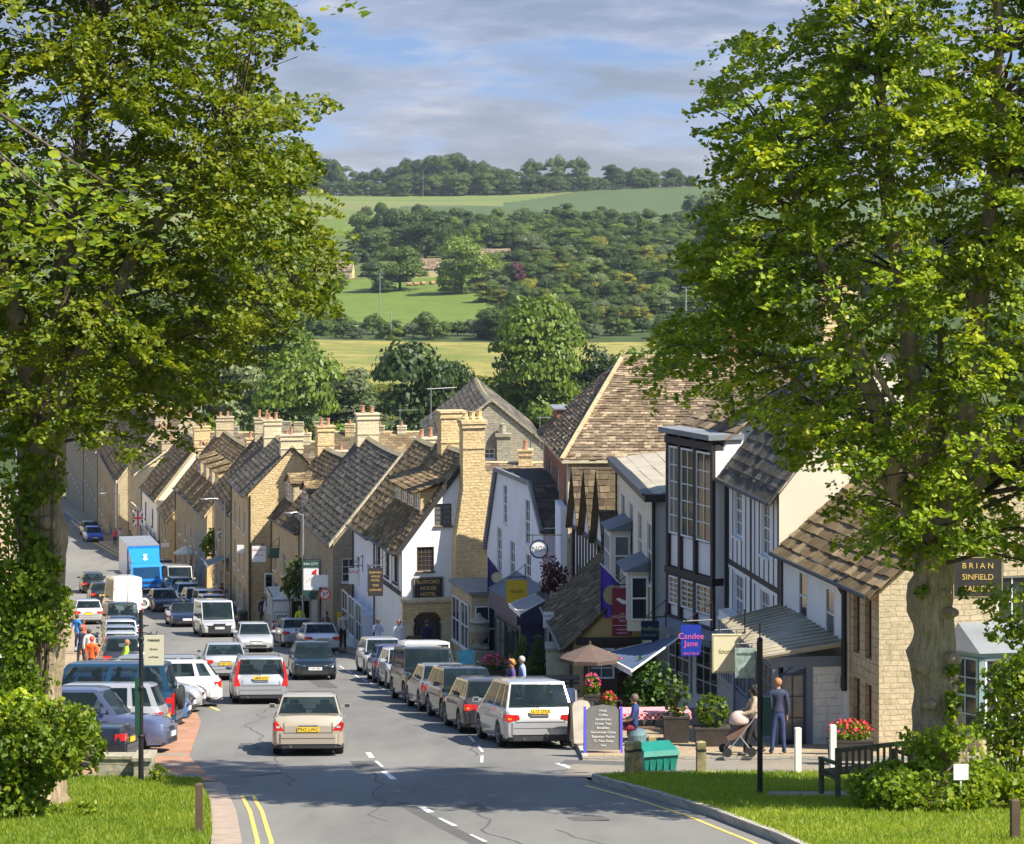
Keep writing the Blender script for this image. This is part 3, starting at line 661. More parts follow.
def length(A, B): return math.hypot(PX(*A) - PX(*B), A[1] - B[1])
# ---------------------------------------------------------------- ground, road, pavements
M['field_base'] = ground('far_meadow', [(.3, (.07, .10, .02)), (.7, (.14, .16, .035))], .05, .5, bmp=0, big=.01)
M['field_up'] = ground('upper_pasture', [(.3, (.10, .155, .035)), (.7, (.19, .22, .06))], .012, .2, bmp=0, big=.004, bigc=(.22, .19, .075), bigk=.7, aniso=(.35, 1.6, 1))
M['field_gold'] = ground('dry_grass_field', [(.36, (.14, .16, .035)), (.5, (.30, .25, .065)), (.66, (.42, .33, .10))], .09, .9, bmp=.2, big=.02, bigc=(.13, .17, .03), bigk=.8)
M['field_green'] = ground('bright_pasture', [(.3, (.09, .14, .02)), (.7, (.16, .21, .03))], .1, .8, bmp=0, big=.02)
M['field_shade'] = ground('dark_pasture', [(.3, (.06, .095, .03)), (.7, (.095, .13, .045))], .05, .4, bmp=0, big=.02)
M['scrub'] = ground('woodland_undergrowth', [(.3, (.035, .055, .014)), (.7, (.07, .10, .025))], .12, .6, bmp=0)
M['grassy'] = ground('turf', [(.3, (.09, .14, .014)), (.7, (.17, .22, .02))], 1.2, 22, bmp=.03, big=.25, bigc=(.24, .23, .05), bigk=.35)
M['earth'] = ground('garden_earth', [(.3, (.10, .10, .04)), (.7, (.20, .17, .09))], .3, 3, bmp=.02)
M['asphalt'] = ground('asphalt', [(.3, (.15, .146, .136)), (.7, (.20, .194, .18))], 1.1, 60, rough=.85, bmp=.004, big=.22, bigc=(.25, .24, .22), bigk=.75, aniso=(1.3, .22, 1))
M['tarmac_patch'] = ground('tarmac_patch', [(.3, (.10, .098, .093)), (.7, (.135, .13, .122))], 2, 60, rough=.85, bmp=.004)
M['pave'] = stone('paving_stone', (.31, .235, .15), (.40, .31, .205), (.22, .17, .12), bw=.6, bh=.45, bmp=.008, grime=.35)
M['pave_grey'] = ground('worn_tarmac_path', [(.3, (.20, .18, .15)), (.7, (.29, .26, .21))], 2, 40, rough=.9, bmp=.004, big=.3, bigc=(.34, .27, .2))
M['red_sett'] = stone('red_parking_setts', (.33, .16, .10), (.40, .23, .15), (.30, .24, .19), bw=.5, bh=.9, bmp=.006, grime=.25)
M['kerb'] = stone('kerb_stone', (.36, .34, .29), (.44, .41, .35), (.2, .19, .16), bw=.9, bh=.3, bmp=.01)
M['white_line'] = plain('worn_white_road_paint', (.70, .70, .67), .7, var=.18, scale=5)
M['yellow_line'] = plain('worn_yellow_road_paint', (.72, .52, .12), .7, var=.2, scale=5)
# terrain sheet with its fields (faces take the field they lie in)
def inpoly(x, y, P):
 c = False; j = len(P) - 1
 for i in range(len(P)):
  if (P[i][1] > y) != (P[j][1] > y) and x < (P[j][0] - P[i][0]) * (y - P[i][1]) / (P[j][1] - P[i][1]) + P[i][0]: c = not c
  j = i
 return c
def hill_h(x, y):
 """ground height with the roll of the far hillside"""
 z = G(y)
 if y > 430:
  k = min(1, (y - 430) / 600)
  z += k * (4.0 * math.sin(x / 150 + .6) + 2.5 * math.sin(x / 67 + y / 210) + 1.5 * math.sin(y / 90 + x / 110))
  if y > 1900: z -= 5 * min(1, (y - 1900) / 400) * math.cos(x / 260)
 return z
def build_terrain():
 ys = list(np.concatenate([np.arange(-20, 60, 2.), np.arange(60, 430, 4.), np.arange(430, 1100, 7.), np.arange(1100, 1780, 14.), np.arange(1780, 2500, 7.), np.arange(2500, 7000, 150.)]))
 ss = np.concatenate([np.linspace(-2.4, -.4, 12)[:-1], np.linspace(-.4, .4, 241), np.linspace(.4, 2.4, 12)[1:]])
 vs = []; fs = []; mi = []
 for y in ys:
  for s in ss:
   x = s * (max(y, 0) + 60); vs.append((x, y, hill_h(x, y) - .06))
 n = len(ss)
 def field(px, py, y):
  if y < 430: return 0
  if 1000 < y < 1640 and px > 500 - (y - 1000) * .09 + 14 * math.sin(y / 23): return 6
  if y < 640 or (y < 980 and 890 < y): return 6
  if 610 < y < 905: return 2 if 200 < px < 760 else 1
  if 960 <= y < 1270: return 3 if px < 500 else 6
  if 1640 <= y < 1800: return 3 if px < 420 else 5
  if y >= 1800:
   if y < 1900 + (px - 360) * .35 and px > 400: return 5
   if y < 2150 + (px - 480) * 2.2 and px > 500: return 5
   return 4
  return 1
 for i in range(len(ys) - 1):
  for j in range(n - 1):
   a = i * n + j; fs.append((a, a + 1, a + n + 1, a + n))
   p = vs[a]; y = max(p[1], 5); mi.append(field(HX + F * p[0] / y, HY - F * p[2] / y, y))
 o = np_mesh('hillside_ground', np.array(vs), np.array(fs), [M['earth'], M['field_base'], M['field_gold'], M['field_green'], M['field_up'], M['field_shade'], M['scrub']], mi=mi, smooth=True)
 o['kind'] = 'structure'; return o
build_terrain()
XR = [(20, 5.6), (35, 4.6), (40, 4.25), (45, 3.6), (48, 3.0), (50, 2.5), (52, 1.95), (54, 1.55), (57, 1.65), (62, 1.62), (70, .9), (80, -.65), (97, -3.3), (113, -5.9), (118, -7.4), (124, -10.3), (130, -13.3),
      (137, -15), (150, -18.2), (165, -21.2), (180, -24.0), (195, -26.6), (207, -28.6), (224, -34.5), (247, -40.8), (300, -52.5), (350, -64), (420, -80)]
XLk = [(20, -2.9), (35, -3.9), (40, -4.35), (46, -5.1), (52, -6.0), (55, -6.7), (60, -7.75), (72, -8.95), (85, -11), (100, -14.5), (115, -18.3), (130, -21.4), (145, -25), (160, -28.5), (180, -32.6), (215, -40), (250, -48), (300, -59), (350, -70), (420, -86)]
BK = [(20, 12), (50, 10.5), (58, 9.0), (60, 8.8), (68, 7.4), (77, 6.6), (91, 3.9), (100, 2.3), (112, -1.0), (113, -3.0), (113.5, -4.9), (127, -8.9), (150, -15.6), (165, -19), (190, -23.3), (212, -29), (220, -31.3), (250, -39.3), (290, -48), (340, -59), (420, -76)]
def strip(name, fl, fr, y0, y1, dz, mat, dy=.7, nx=1, kerb=None, kind='structure'):
 m = MB(); y = y0; prev = None; w = []
 while True:
  l, r = fl(y), fr(y); row = [V((l + (r - l) * i / nx, y, G(y) + dz)) for i in range(nx + 1)]
  if prev:
   for i in range(nx): m.quad(prev[i], prev[i + 1], row[i + 1], row[i])
  prev = row
  if y >= y1: break
  y = min(y1, y + dy * max(1, y / 60))
 o = m.build(name, [mat], smooth=60); o['kind'] = kind; return o
def sheet(name, poly_px, dz, mat, step=.6, kind='structure'):
 """ground sheet bounded by (px,Y) corners, draped on the slope"""
 P = [(PX(a, b), b) for a, b in poly_px]; ys = [p[1] for p in P]; y0, y1 = min(ys), max(ys); m = MB()
 def span(y):
  xs = []
  for i in range(len(P)):
   (xa, ya), (xb, yb) = P[i], P[(i + 1) % len(P)]
   if (ya <= y < yb) or (yb <= y < ya): xs.append(xa + (xb - xa) * (y - ya) / (yb - ya))
  return (min(xs), max(xs)) if len(xs) > 1 else None
 cuts = sorted(set([y0 + 1e-4, y1 - 1e-4] + [y for y in ys if y0 < y < y1] + list(np.arange(y0 + step, y1, step)))); prev = None
 for y in cuts:
  sp = span(y)
  if not sp: continue
  row = (V((sp[0], y, G(y) + dz)), V((sp[1], y, G(y) + dz)))
  if prev: m.quad(prev[0], prev[1], row[1], row[0])
  prev = row
 o = m.build(name, [mat], smooth=60);
 if kind: o['kind'] = kind
 return o
strip('road', lambda y: lin(XLk, y) - (.0 if y < 54 else .0), lambda y: lin(XR, y), 18, 420, .0, M['asphalt'], nx=4)
strip('parking_ground', lambda y: lin(XLk, y) - 9, lambda y: lin(XLk, y), 53.2, 93, .004, M['red_sett'], nx=2)
# side lane in front of the shops, behind the verge
sheet('lane', [(560, 54), (1300, 54.4), (1300, 58.4), (577, 58.8)], .012, M['pave_grey'])
def pavement(name, fl, fr, y0, y1, mat, h=.11):
 m = MB(); y = y0; pl = None
 while True:
  l, r = fl(y), fr(y); z = G(y); row = [V((l, y, z - .05)), V((l, y, z + h)), V((l + .14, y, z + h + .002)), V((r, y, z + h + .02))]
  if pl:
   m.quad(pl[0], pl[1], row[1], row[0], 1); m.quad(pl[1], pl[2], row[2], row[1], 1); m.quad(pl[2], pl[3], row[3], row[2], 0)
  else: m.quad(row[0], V((r, y, z - .05)), row[3], row[1], 1)
  pl = row
  if y >= y1: break
  y = min(y1, y + .7 * max(1, y / 60))
 o = m.build(name, [mat, M['kerb']]); o['kind'] = 'structure'; return o
pavement('pavement', lambda y: lin(XR, y) + .02, lambda y: lin(BK, y) + 14, 58.7, 420, M['pave'])
pl = MB()
def left_pav():
 m = MB(); y = 90; pv = None
 while y < 420:
  r = lin(XLk, y); z = G(y); row = [V((r, y, z - .05)), V((r, y, z + .11)), V((r - .14, y, z + .112)), V((r - 14, y, z + .12))]
  if pv:
   m.quad(row[0], row[1], pv[1], pv[0], 1); m.quad(row[1], row[2], pv[2], pv[1], 1); m.quad(row[2], row[3], pv[3], pv[2], 0)
  pv = row; y += 1.5
 o = m.build('pavement', [M['pave'], M['kerb']]); o['kind'] = 'structure'
left_pav()
strip('parking_path', lambda y: lin(XLk, y) - 26, lambda y: lin(XLk, y) - 9, 50, 93, .03, M['pave_grey'])
# verges (turf raised above a kerb)
def verge(name, pts, dz, kerbs, mat=None):
 """pts (px,Y) outline; top sheet + kerb stones along listed edges"""
 o = sheet(name, pts, dz, mat or M['grassy'], .5)
 m = MB()
 for i in kerbs:
  (a, ya), (b, yb) = pts[i], pts[(i + 1) % len(pts)]
  A, B = V((PX(a, ya), ya, 0)), V((PX(b, yb), yb, 0)); L = (B - A).length; n = max(1, int(L / .9)); d = (B - A).normalized(); side = V((d.y, -d.x, 0))
  for k in range(n):
   p, q = A.lerp(B, k / n), A.lerp(B, (k + .985) / n)
   p.z, q.z = G(p.y), G(q.y)
   m.add([p - side * .07 - V((0, 0, .05)), q - side * .07 - V((0, 0, .05)), q - side * .07 + V((0, 0, dz + .02)), p - side * .07 + V((0, 0, dz + .02)),
    p + side * .07 - V((0, 0, .05)), q + side * .07 - V((0, 0, .05)), q + side * .07 + V((0, 0, dz + .02)), p + side * .07 + V((0, 0, dz + .02))],
    [(0, 1, 2, 3), (4, 7, 6, 5), (3, 2, 6, 7), (0, 3, 7, 4), (1, 5, 6, 2)])
 if m.v: k = m.build('kerb', [M['kerb']]); k['kind'] = 'structure'
 return o
RV = [(lin([(0, 0)], 0), 0)]
rv = [(HX + F * (lin(XR, y) + .05) / y, y) for y in (22, 30, 35, 40, 43, 45, 47, 48.5, 50, 51.2, 52.4, 53.2)]
verge_r = rv + [(640, 53.9), (720, 54.0), (1500, 54.4), (1900, 22)]
verge('verge', verge_r, .13, range(len(rv) + 1))
lvx = [(HX + F * (lin(XLk, y) - .45) / y, y) for y in (22, 30, 35, 40, 46, 50, 52.4)]
verge_l = lvx + [(150, 52.9), (-700, 53.0), (-900, 22)]
verge('verge', verge_l, .12, [])
# worn pinkish gutter strip between left verge and road
strip('gutter_strip', lambda y: lin(XLk, y) - .46, lambda y: lin(XLk, y) + .03, 22, 52.9, .012, M['red_sett'] if False else plain('pink_kerb_concrete', (.36, .28, .22), .9))
# narrow path crossing the verge to the bench
sheet('path', [(765, 47.9), (1300, 47.9), (1300, 49.1), (770, 49.0)], .136, M['pave_grey'])
# road markings
def dash(name, x0, y0, x1, y1, w, mat, dz=.006, x_is_px=True, kind='structure'):
 m = MB(); a = V((PX(x0, y0) if x_is_px else x0, y0, 0)); b = V((PX(x1, y1) if x_is_px else x1, y1, 0)); n = max(1, int((b - a).length / 1.0)); d = (b - a).normalized(); s = V((d.y, -d.x, 0)) * w / 2
 for k in range(n):
  p, q = a.lerp(b, k / n), a.lerp(b, (k + 1) / n); p.z = G(p.y) + dz; q.z = G(q.y) + dz; m.quad(p - s, q - s, q + s, p + s)
 return m
mk = MB()
def addm(t, m):
 b = len(t.v); t.v += m.v; t.f += [tuple(b + i for i in f) for f in m.f]; t.m += m.m
cl = [(468, 41.3), (484, 40)], [(437, 44.6), (454, 43.0)], [(422, 47.0), (431, 45.8)], [(384, 55.7), (394, 53.6)], [(375, 58.6), (381, 56.9)], [(368, 61.2), (372, 59.6)], [(490, 39.3), (512, 37.5)]
for (a, ya), (b, yb) in cl: addm(mk, dash('', b, yb, a, ya, .13, None))
# far centre line
for i in range(16):
 y = 128 + i * 4.2; c = lin([(128, -12.6), (150, -17.6), (180, -25.6), (215, -34), (250, -43)], y); c2 = lin([(128, -12.6), (150, -17.6), (180, -25.6), (215, -34), (250, -43)], y + 2)
 addm(mk, dash('', c, y, c2, y + 2, .14, None, x_is_px=False))
# parking bay edge line, with gaps
y = 58.2
while y < 108:
 addm(mk, dash('', lin(XR, y) - 2.35, y, lin(XR, y + 2.0) - 2.35, y + 2.0, .07, None, x_is_px=False)); y += 3.2
addm(mk, dash('', 558, 58.0, 596, 54.2, .15, None))
o = mk.build('road_markings', [M['white_line']]); o['kind'] = 'structure'
my = MB()
for off in (.28, .50):
 y = 24
 while y < 49.5:
  addm(my, dash('', lin(XLk, y) + off, y, lin(XLk, min(49.5, y + 1)) + off, min(49.5, y + 1), .075, None, x_is_px=False)); y += 1
y = 30
while y < 52:
 addm(my, dash('', lin(XR, y) - .42, y, lin(XR, y + 1) - .42, y + 1, .07, None, x_is_px=False)); y += 1
y = 208
while y < 300:
 addm(my, dash('', lin(XR, y) - .4, y, lin(XR, y + 2) - .4, y + 2, .16, None, x_is_px=False)); y += 2
addm(my, dash('', 190, 84, 219, 77, .1, None))
o = my.build('road_markings', [M['yellow_line']]); o['kind'] = 'structure'
ph = MB()
for (a, b, c, d) in ((560, 57.8, 640, 57.2),): addm(ph, dash('', a, b, c, d, .8, None, dz=.016))
addm(ph, dash('', 245, 54.2, 285, 55.2, .35, None, dz=.003)); addm(ph, dash('', 243, 64.2, 252, 62.0, .5, None, dz=.003)); addm(ph, dash('', 400, 48, 520, 36, .35, None, dz=.003))
_r = random.Random(4)
for x0, y0, y1, w_ in ((.6, 38, 47, .05), (-2.2, 44, 58, .04), (-.9, 60, 74, .05), (-4.6, 52, 61, .045), (-6.2, 64, 90, .05), (2.4, 36, 42, .04)):
 x = x0; y = y0
 while y < y1:
  x2 = x + _r.uniform(-.22, .17) - .055; addm(ph, dash('', x, y, x2, y + .7, w_, None, dz=.003, x_is_px=False)); x = x2; y += .7
for x, y, a, b in ((-3.3, 56, .9, 2.6), (-.8, 46.5, .7, 1.2), (-5.5, 70, 1.4, 4), (1.2, 44, 1.1, .9), (-7, 92, 1.2, 6)): addm(ph, dash('', x, y, x - .15 * b, y + b, a, None, dz=.0025, x_is_px=False))
o = ph.build('road_patches', [M['tarmac_patch']]); o['kind'] = 'structure'
# bay stripes on the setts
bs = MB()
for y in (54.3, 57.2, 60.2): addm(bs, dash('', lin(XLk, y) - 5, y, lin(XLk, y) - .1, y + .1, .5, None, dz=.010, x_is_px=False))
o = bs.build('parking_stripes', [M['pave_grey']]); o['kind'] = 'structure'
# drains
for px, Y in ((247, 62.5),):
 d = MB(); c = gp(px, Y, .012); d.box(c - V((0, 0, .01)), (.45, .4, .012));
 for i in range(6): d.box(c + V((-.17 + i * .068, 0, .002)), (.03, .34, .006))
 tag(d.build('drain_cover', [M['black_metal']]), 'dark square iron drain grating set in the road beside the beige saloon', 'drain')
# ================================================================ the houses, near to far
# --- stone and white-fronted shop on the corner (gable towards us)
A, B = (879, 60), (783, 67.8); ze = PZ(587, 60); L = length(A, B)
zg = G(60)
hs = House('low stone shop with white upper front and sagging stone-slate roof behind the right-hand tree trunk', A, B, 8.4, ze, 3.5, 'stone', 'buff_brick', 'tile', 'shop', 'stone_shop', oh=.3,
           row=.3, tw=.42, gwins=[(3.0, zg + 3.0, .8, 1.25, dict(nx=2, ny=2)), (6.6, zg + 3.0, .8, 1.25, dict(nx=2, ny=2))],
           fwins=[(.55, zg + 2.2, .5, 1.5, dict(nx=1, ny=2, frame='timber_brown', rec=.16, sill=False)), (1.45, zg + 2.2, .5, 1.5, dict(nx=1, ny=2, frame='timber_brown', rec=.16, sill=False)),
    (.55, zg + .5, .5, 1.1, dict(nx=1, ny=2, frame='timber_brown', rec=.16, sill=False)), (1.45, zg + .5, .5, 1.1, dict(nx=1, ny=2, frame='timber_brown', rec=.16, sill=False))], th=.05)
m = MB()   # white rendered upper front with its own windows
s0 = 2.25; wins = [(3.25 - s0, ze - 1.85, .75, 1.3), (5.55 - s0, ze - 1.75, .75, 1.3)]
O = hs.P(s0, -.05, 0)
wall_holes(m, O, hs.u, -hs.v, L - s0, hs.zb, ze - .02, [(a, a + w, z, z + h) for a, z, w, h in wins], depth=.05)
m.quad(hs.P(s0, 0, hs.zb), hs.P(s0, -.05, hs.zb), hs.P(s0, -.05, ze - .02), hs.P(s0, 0, ze - .02))
hs.extra('rendered_front', m, ['render'])
for a, z, w, h in wins: window(hs.t, O + hs.u * a + V((0, 0, z)), hs.u, -hs.v, w, h, 1, 2, rec=.04)
m = MB(); m.tube([hs.P(s0, -.14, ze - .1), hs.P(s0, -.14, hs.zf + 2.2)], .07, 8); m.tube([hs.P(s0, -.36, ze - .12), hs.P(s0, -.14, ze - .5)], .07, 8)
hs.extra('drainpipe', m, ['black_metal'])
hs.chimney(1.5, 5.2, .9, .8, 1.6, 2, 'brick')
# lean-to shopfront in front of it, pent roof of ribbed sheets
X0 = V((PX(775, 62.3), 62.3, 0)); zt = PZ(655, 62.3); zin = PZ(643, 62.3)
uu = (V((PX(735, 67.4), 67.4, 0)) - X0); LL = uu.length; uu.normalize(); vv = V((uu.y, -uu.x, 0)); W = 1.95
T = hs.t
P = lambda a, d, z: V((X0.x + uu.x * a + vv.x * d, X0.y + uu.y * a + vv.y * d, z))
zb = G(62.3) - .3
m = MB(); m.obox(P(0, .95, zb), uu * .15, vv * (W - .95), V((0, 0, zt - zb - .06)))
hs.extra('wall', m, ['white_brick'])
m = MB()
m.obox(P(-.06, -.06, zt - .3), uu * (LL + .1), vv * .12, V((0, 0, .3))); m.obox(P(-.06, .06, zt - .3), uu * .12, vv * (W - .06), V((0, 0, .26)))
for a in (-.06, LL * .33, LL * .62, LL - .14): m.obox(P(a, -.06, zb), uu * .14, vv * .14, V((0, 0, zt - zb - .3)))
m.obox(P(-.04, .78, zb), uu * .14, vv * .17, V((0, 0, zt - zb - .3)))
m.obox(P(0, -.02, zb), uu * LL, vv * .08, V((0, 0, .85)))
for i in range(6):   # arched brace
 a0, a1 = math.pi / 2 * i / 6, math.pi / 2 * (i + 1) / 6; c = P(-.02, .08, zt - .95); r = .66
 q = lambda t: c + vv * (r * (1 - math.cos(t)) * 1.0) + V((0, 0, r * math.sin(t)))
 m.bar(q(a0), q(a1), .1, .1, up=tuple(uu))
hs.extra('shopfront', m, ['blue_paint'])
for k, (a, b) in enumerate(((.12, LL * .33), (LL * .33 + .14, LL * .62), (LL * .62 + .14, LL - .16))):
 window(T, P(a, .0, zb + .95), uu, -vv, b - a, zt - zb - 1.3, 3, 3, frame='blue_paint', rec=.02, sill=False, name='shop_window')
window(T, P(0, .1, zb + .5), vv, -uu, .66, zt - zb - .95, 2, 3, frame='navy_paint', rec=-.03, sill=False, name='door')
m = MB(); nr = 15
a0, b0 = P(-.25, -.35, zt + .0), P(LL + .1, -.35, zt + .0); a1, b1 = P(-.25, W + .25, zin + .05), P(LL + .1, W + .25, zin + .32)
m.add([a0, b0, b1, a1, a0 - V((0, 0, .05)), b0 - V((0, 0, .05)), b1 - V((0, 0, .05)), a1 - V((0, 0, .05))], [(0, 1, 2, 3), (4, 7, 6, 5), (0, 4, 5, 1), (0, 3, 7, 4)])
for i in range(nr + 1):
 t = i / nr; p, q = a0.lerp(b0, t), a1.lerp(b1, t); m.bar(p + V((0, 0, .03)), q + V((0, 0, .03)), .05, .06)
hs.extra('lean_to_roof', m, ['weathered'])
m = MB(); m.box(P(-.1, 1.72, zt - .85), (.14, .14, .3)); m.tube([P(-.06, 1.85, zt - .6), P(-.06, 1.9, zb)], .03, 6)
hs.extra('wall_lamp', m, ['black_metal'])
# bay window on the gable
c0 = hs.P(0, 1.95, 0); bz = zg + .55; bh = 1.85
bay = MB(); pts = [hs.P(0, 1.8, 0), hs.P(-.75, 2.3, 0), hs.P(-.75, 4.1, 0), hs.P(0, 4.6, 0)]
bay.prism([p + V((0, 0, zg - .4)) for p in pts], (0, 0, .95));
bayo = hs.extra('bay_window', bay, ['stone'])
m = MB(); m.prism([p + V((0, 0, bz + bh + .002)) for p in pts], (0, 0, .14)); m.prism([hs.P(.0, 1.65, bz + bh + .15), hs.P(-.9, 2.2, bz + bh + .15), hs.P(-.9, 4.2, bz + bh + .15), hs.P(0, 4.75, bz + bh + .15)], hs.P(0, 3, 0) - hs.P(0, 3, -.35)) if False else None
for p in pts: m.box(p + V((0, 0, bz)), (.12, .12, bh), 0)
m.build('bay_frame', [M['teal_paint']], bayo)
for i in range(3):
 p, q = pts[i], pts[i + 1]; d = (q - p); l = d.length; d.normalize(); nn = V((d.y, -d.x, 0));
 k = 2 if i == 1 else 1
 for j in range(k): window(bayo, p + d * (.07 + (l - .14) * j / k) + V((0, 0, bz)), d, nn, (l - .14) / k, bh, 3 if i == 1 else 2, 4, frame='teal_paint' if i != 1 else 'white_paint', rec=0, sill=False, name='bay_sash')
m = MB(); rf = [hs.P(0.0, 1.6, bz + bh + .15), hs.P(-.92, 2.2, bz + bh + .15), hs.P(-.92, 4.2, bz + bh + .15), hs.P(0, 4.8, bz + bh + .15)]; tp = [hs.P(0, 2.0, bz + bh + .75), hs.P(0, 4.4, bz + bh + .75)]
m.quad(rf[1], rf[2], tp[1], tp[0]); m.add([rf[0], rf[1], tp[0]], [(0, 1, 2)]); m.add([rf[2], rf[3], tp[1]], [(0, 1, 2)]); m.quad(rf[0], rf[3], rf[2], rf[1])
m.build('bay_roof', [M['lead']], bayo)
# --- timber-framed narrow house with cream gable
A, B = (779, 68), (727, 74.4); ze = PZ(490, 68); L = length(A, B); zg = G(68)
th = House('tall narrow half-timbered house with close white studs, grey slate roof and cream side gable', A, B, 6.2, ze, 3.9, 'render_cream', 'render', 'slate', 'house', 'timber_house', oh=.3, row=.34, tw=.42,
           fwins=[(1.1, ze - 2.0, .95, 1.5, dict(nx=2, ny=4)), (4.5, ze - 1.9, .95, 1.5, dict(nx=2, ny=4)), (1.1, ze - 4.5, 1.15, 1.5, dict(nx=3, ny=4, gl='glass_light')), (4.3, ze - 4.5, 1.2, 1.5, dict(nx=3, ny=4, gl='glass_light'))])
m = MB()
for z0_, z1_ in ((ze - 2.75, ze - .1), (ze - 5.0, ze - 2.95)):
 a = 0.0
 while a < L - .1:
  blocked = [(h[0] - .1, h[1] + .1) for h in th.fh if h[2] < z1_ and h[3] > z0_]
  if not any(p < a + .05 < q for p, q in blocked): m.obox(th.P(a, -.006, z0_), th.u * .12, th.v * .0045, V((0, 0, z1_ - z0_)))
  else:
   for h in th.fh:
    if h[0] - .1 < a < h[1] + .1 and h[2] >= z0_ - .3 and h[3] <= z1_ + .3: m.obox(th.P(a, -.006, z0_), th.u * .12, th.v * .0045, V((0, 0, max(.05, h[2] - .09 - z0_))))
  a += .56
for z in (ze - .12, ze - 2.85, ze - 5.1): m.obox(th.P(-.02, -.02, z), th.u * (L + .04), th.v * .018, V((0, 0, .16)))
for a in (-.02, L * .5, L - .14): m.obox(th.P(a, -.012, ze - 5.1), th.u * .18, th.v * .009, V((0, 0, 5.0)))
th.extra('timber_frame', m, ['timber'])
th.chimney(5.6, 3.1, 1.0, .7, 1.0, 2, 'stone_gold')
# shop bow windows below
for k, (a, w) in enumerate(((.4, 2.4), (3.6, 2.4))):
 m = MB(); pr = [th.P(a, 0, zg - .5), th.P(a + .2, -.4, zg - .5), th.P(a + w - .2, -.4, zg - .5), th.P(a + w, 0, zg - .5)]
 m.prism(pr, (0, 0, 1.0)); m.prism([p + V((0, 0, 2.75)) for p in pr], (0, 0, .22)); b = th.extra('shop_window', m, ['white_paint'])
 for i in range(3):
  p, q = pr[i], pr[i + 1]; d = q - p; l = d.length; d.normalize(); nn = V((d.y, -d.x, 0)); nn = nn if nn.dot(th.v) < 0 or i != 1 else -nn
  window(b, p + V((0, 0, 1.0)), d, nn, l, 1.75, 6 if i == 1 else 1, 5, rec=0, fb=.05, sill=False, name='shop_sash')
# --- black and white bay-fronted house
A, B = (725, 74.6), (677, 77.6); ze = PZ(433, 77); L = length(A, B); zg = G(76)
bw = House('tall black and white house with two narrow full-height bays and flat lead top', A, B, 5.2, ze, 1.9, 'render', 'render', 'tile_rust', 'house', 'timber_house', oh=.02)
m = MB(); g = None
for a in (.0, L * .36, L * .68, L - .2): m.obox(bw.P(a, -.42, zg + 2.6), bw.u * .15, bw.v * (.10 if a == 0 else .42), V((0, 0, ze - zg - 2.6)))
for z in (ze - .32, ze - 4.35, ze - 2.0):
 if z != ze - 2.0: m.obox(bw.P(0, -.44, z), bw.u * L, bw.v * .4, V((0, 0, .22)))
for z in (zg + 2.6,): m.obox(bw.P(0, -.44, z), bw.u * L, bw.v * .4, V((0, 0, .2)))
bw.extra('timber_frame', m, ['timber'])
m = MB(); m.obox(bw.P(-.1, -.6, ze + .002), bw.u * (L + .2), bw.v * 1.2, V((0, 0, .16))); bw.extra('lead_cornice', m, ['lead'])
m = MB()
for a, b in ((.15, L * .36), (L * .36 + .15, L * .68), (L * .68 + .15, L - .2)):
 for z, hh in ((ze - 4.1, .95), (zg + 2.8, .3)): m.obox(bw.P(a, -.30, z), bw.u * (b - a), bw.v * .2, V((0, 0, hh)))
m.obox(bw.P(.005, -.31, zg + 2.6), bw.u * .18, bw.v * .30, V((0, 0, ze - zg - 2.7)))
bw.extra('plaster_panels', m, ['render'])
for a, b in ((.15, L * .36), (L * .36 + .15, L * .68), (L * .68 + .15, L - .2)):
 for z, hh in ((ze - 3.1, 2.7), (zg + 3.15, ze - 4.4 - zg - 3.15)): window(bw.t, bw.P(a, -.32, z), bw.u, -bw.v, b - a, hh, 2, 5, rec=-.02, sill=False)
for z, hh in ((ze - 3.1, 2.6), (zg + 3.2, 1.9)): pass
m = MB(); m.prism([bw.P(-.6, .1, zg + 3.0), bw.P(-.6, -.8, zg + 2.55), bw.P(-.6, -.8, zg + 2.35), bw.P(-.6, .1, zg + 2.6)], bw.u * (L + .6)); bw.extra('shop_canopy', m, ['lead'])
for a in (.3, 2.2): window(bw.t, bw.P(a, -.02, zg + .5), bw.u, -bw.v, 1.5, 1.9, 3, 4, rec=-.02, name='shop_window')
# --- cream flat-roofed house with two oriels
A, B = (655, 78.2), (618, 90); ze = PZ(494, 78.2); L = length(A, B); zg = G(80)
cr = House('cream rendered three-storey house with flat roof, four slim upper windows and plain grey-green side wall', A, B, 5.5, ze, .35, 'render_grey', 'render_cream', 'weathered', 'house', 'rendered_house', oh=.3, row=.5, tw=5, ridge='lead_blue', th=.02,
           fwins=[(1.0 + i * 2.8, ze - 3.0, 1.3, 1.9, dict(nx=2, ny=2, rec=.08)) for i in range(4)] + [(6.0, zg + .8, 2.0, 1.7, dict(nx=2, ny=1))])
m = MB(); m.obox(cr.P(-.32, -.36, ze - .22), cr.u * (L + .5), cr.v * .3, V((0, 0, .24))); m.obox(cr.P(-.32, -.06, ze - .22), cr.u * .3, cr.v * 6, V((0, 0, .24))); cr.extra('eaves_board', m, ['black_plastic'])
m = MB(); m.tube([cr.P(-.1, -.06, ze - .2), cr.P(-.1, -.06, zg)], .06, 6); cr.extra('drainpipe', m, ['black_metal'])
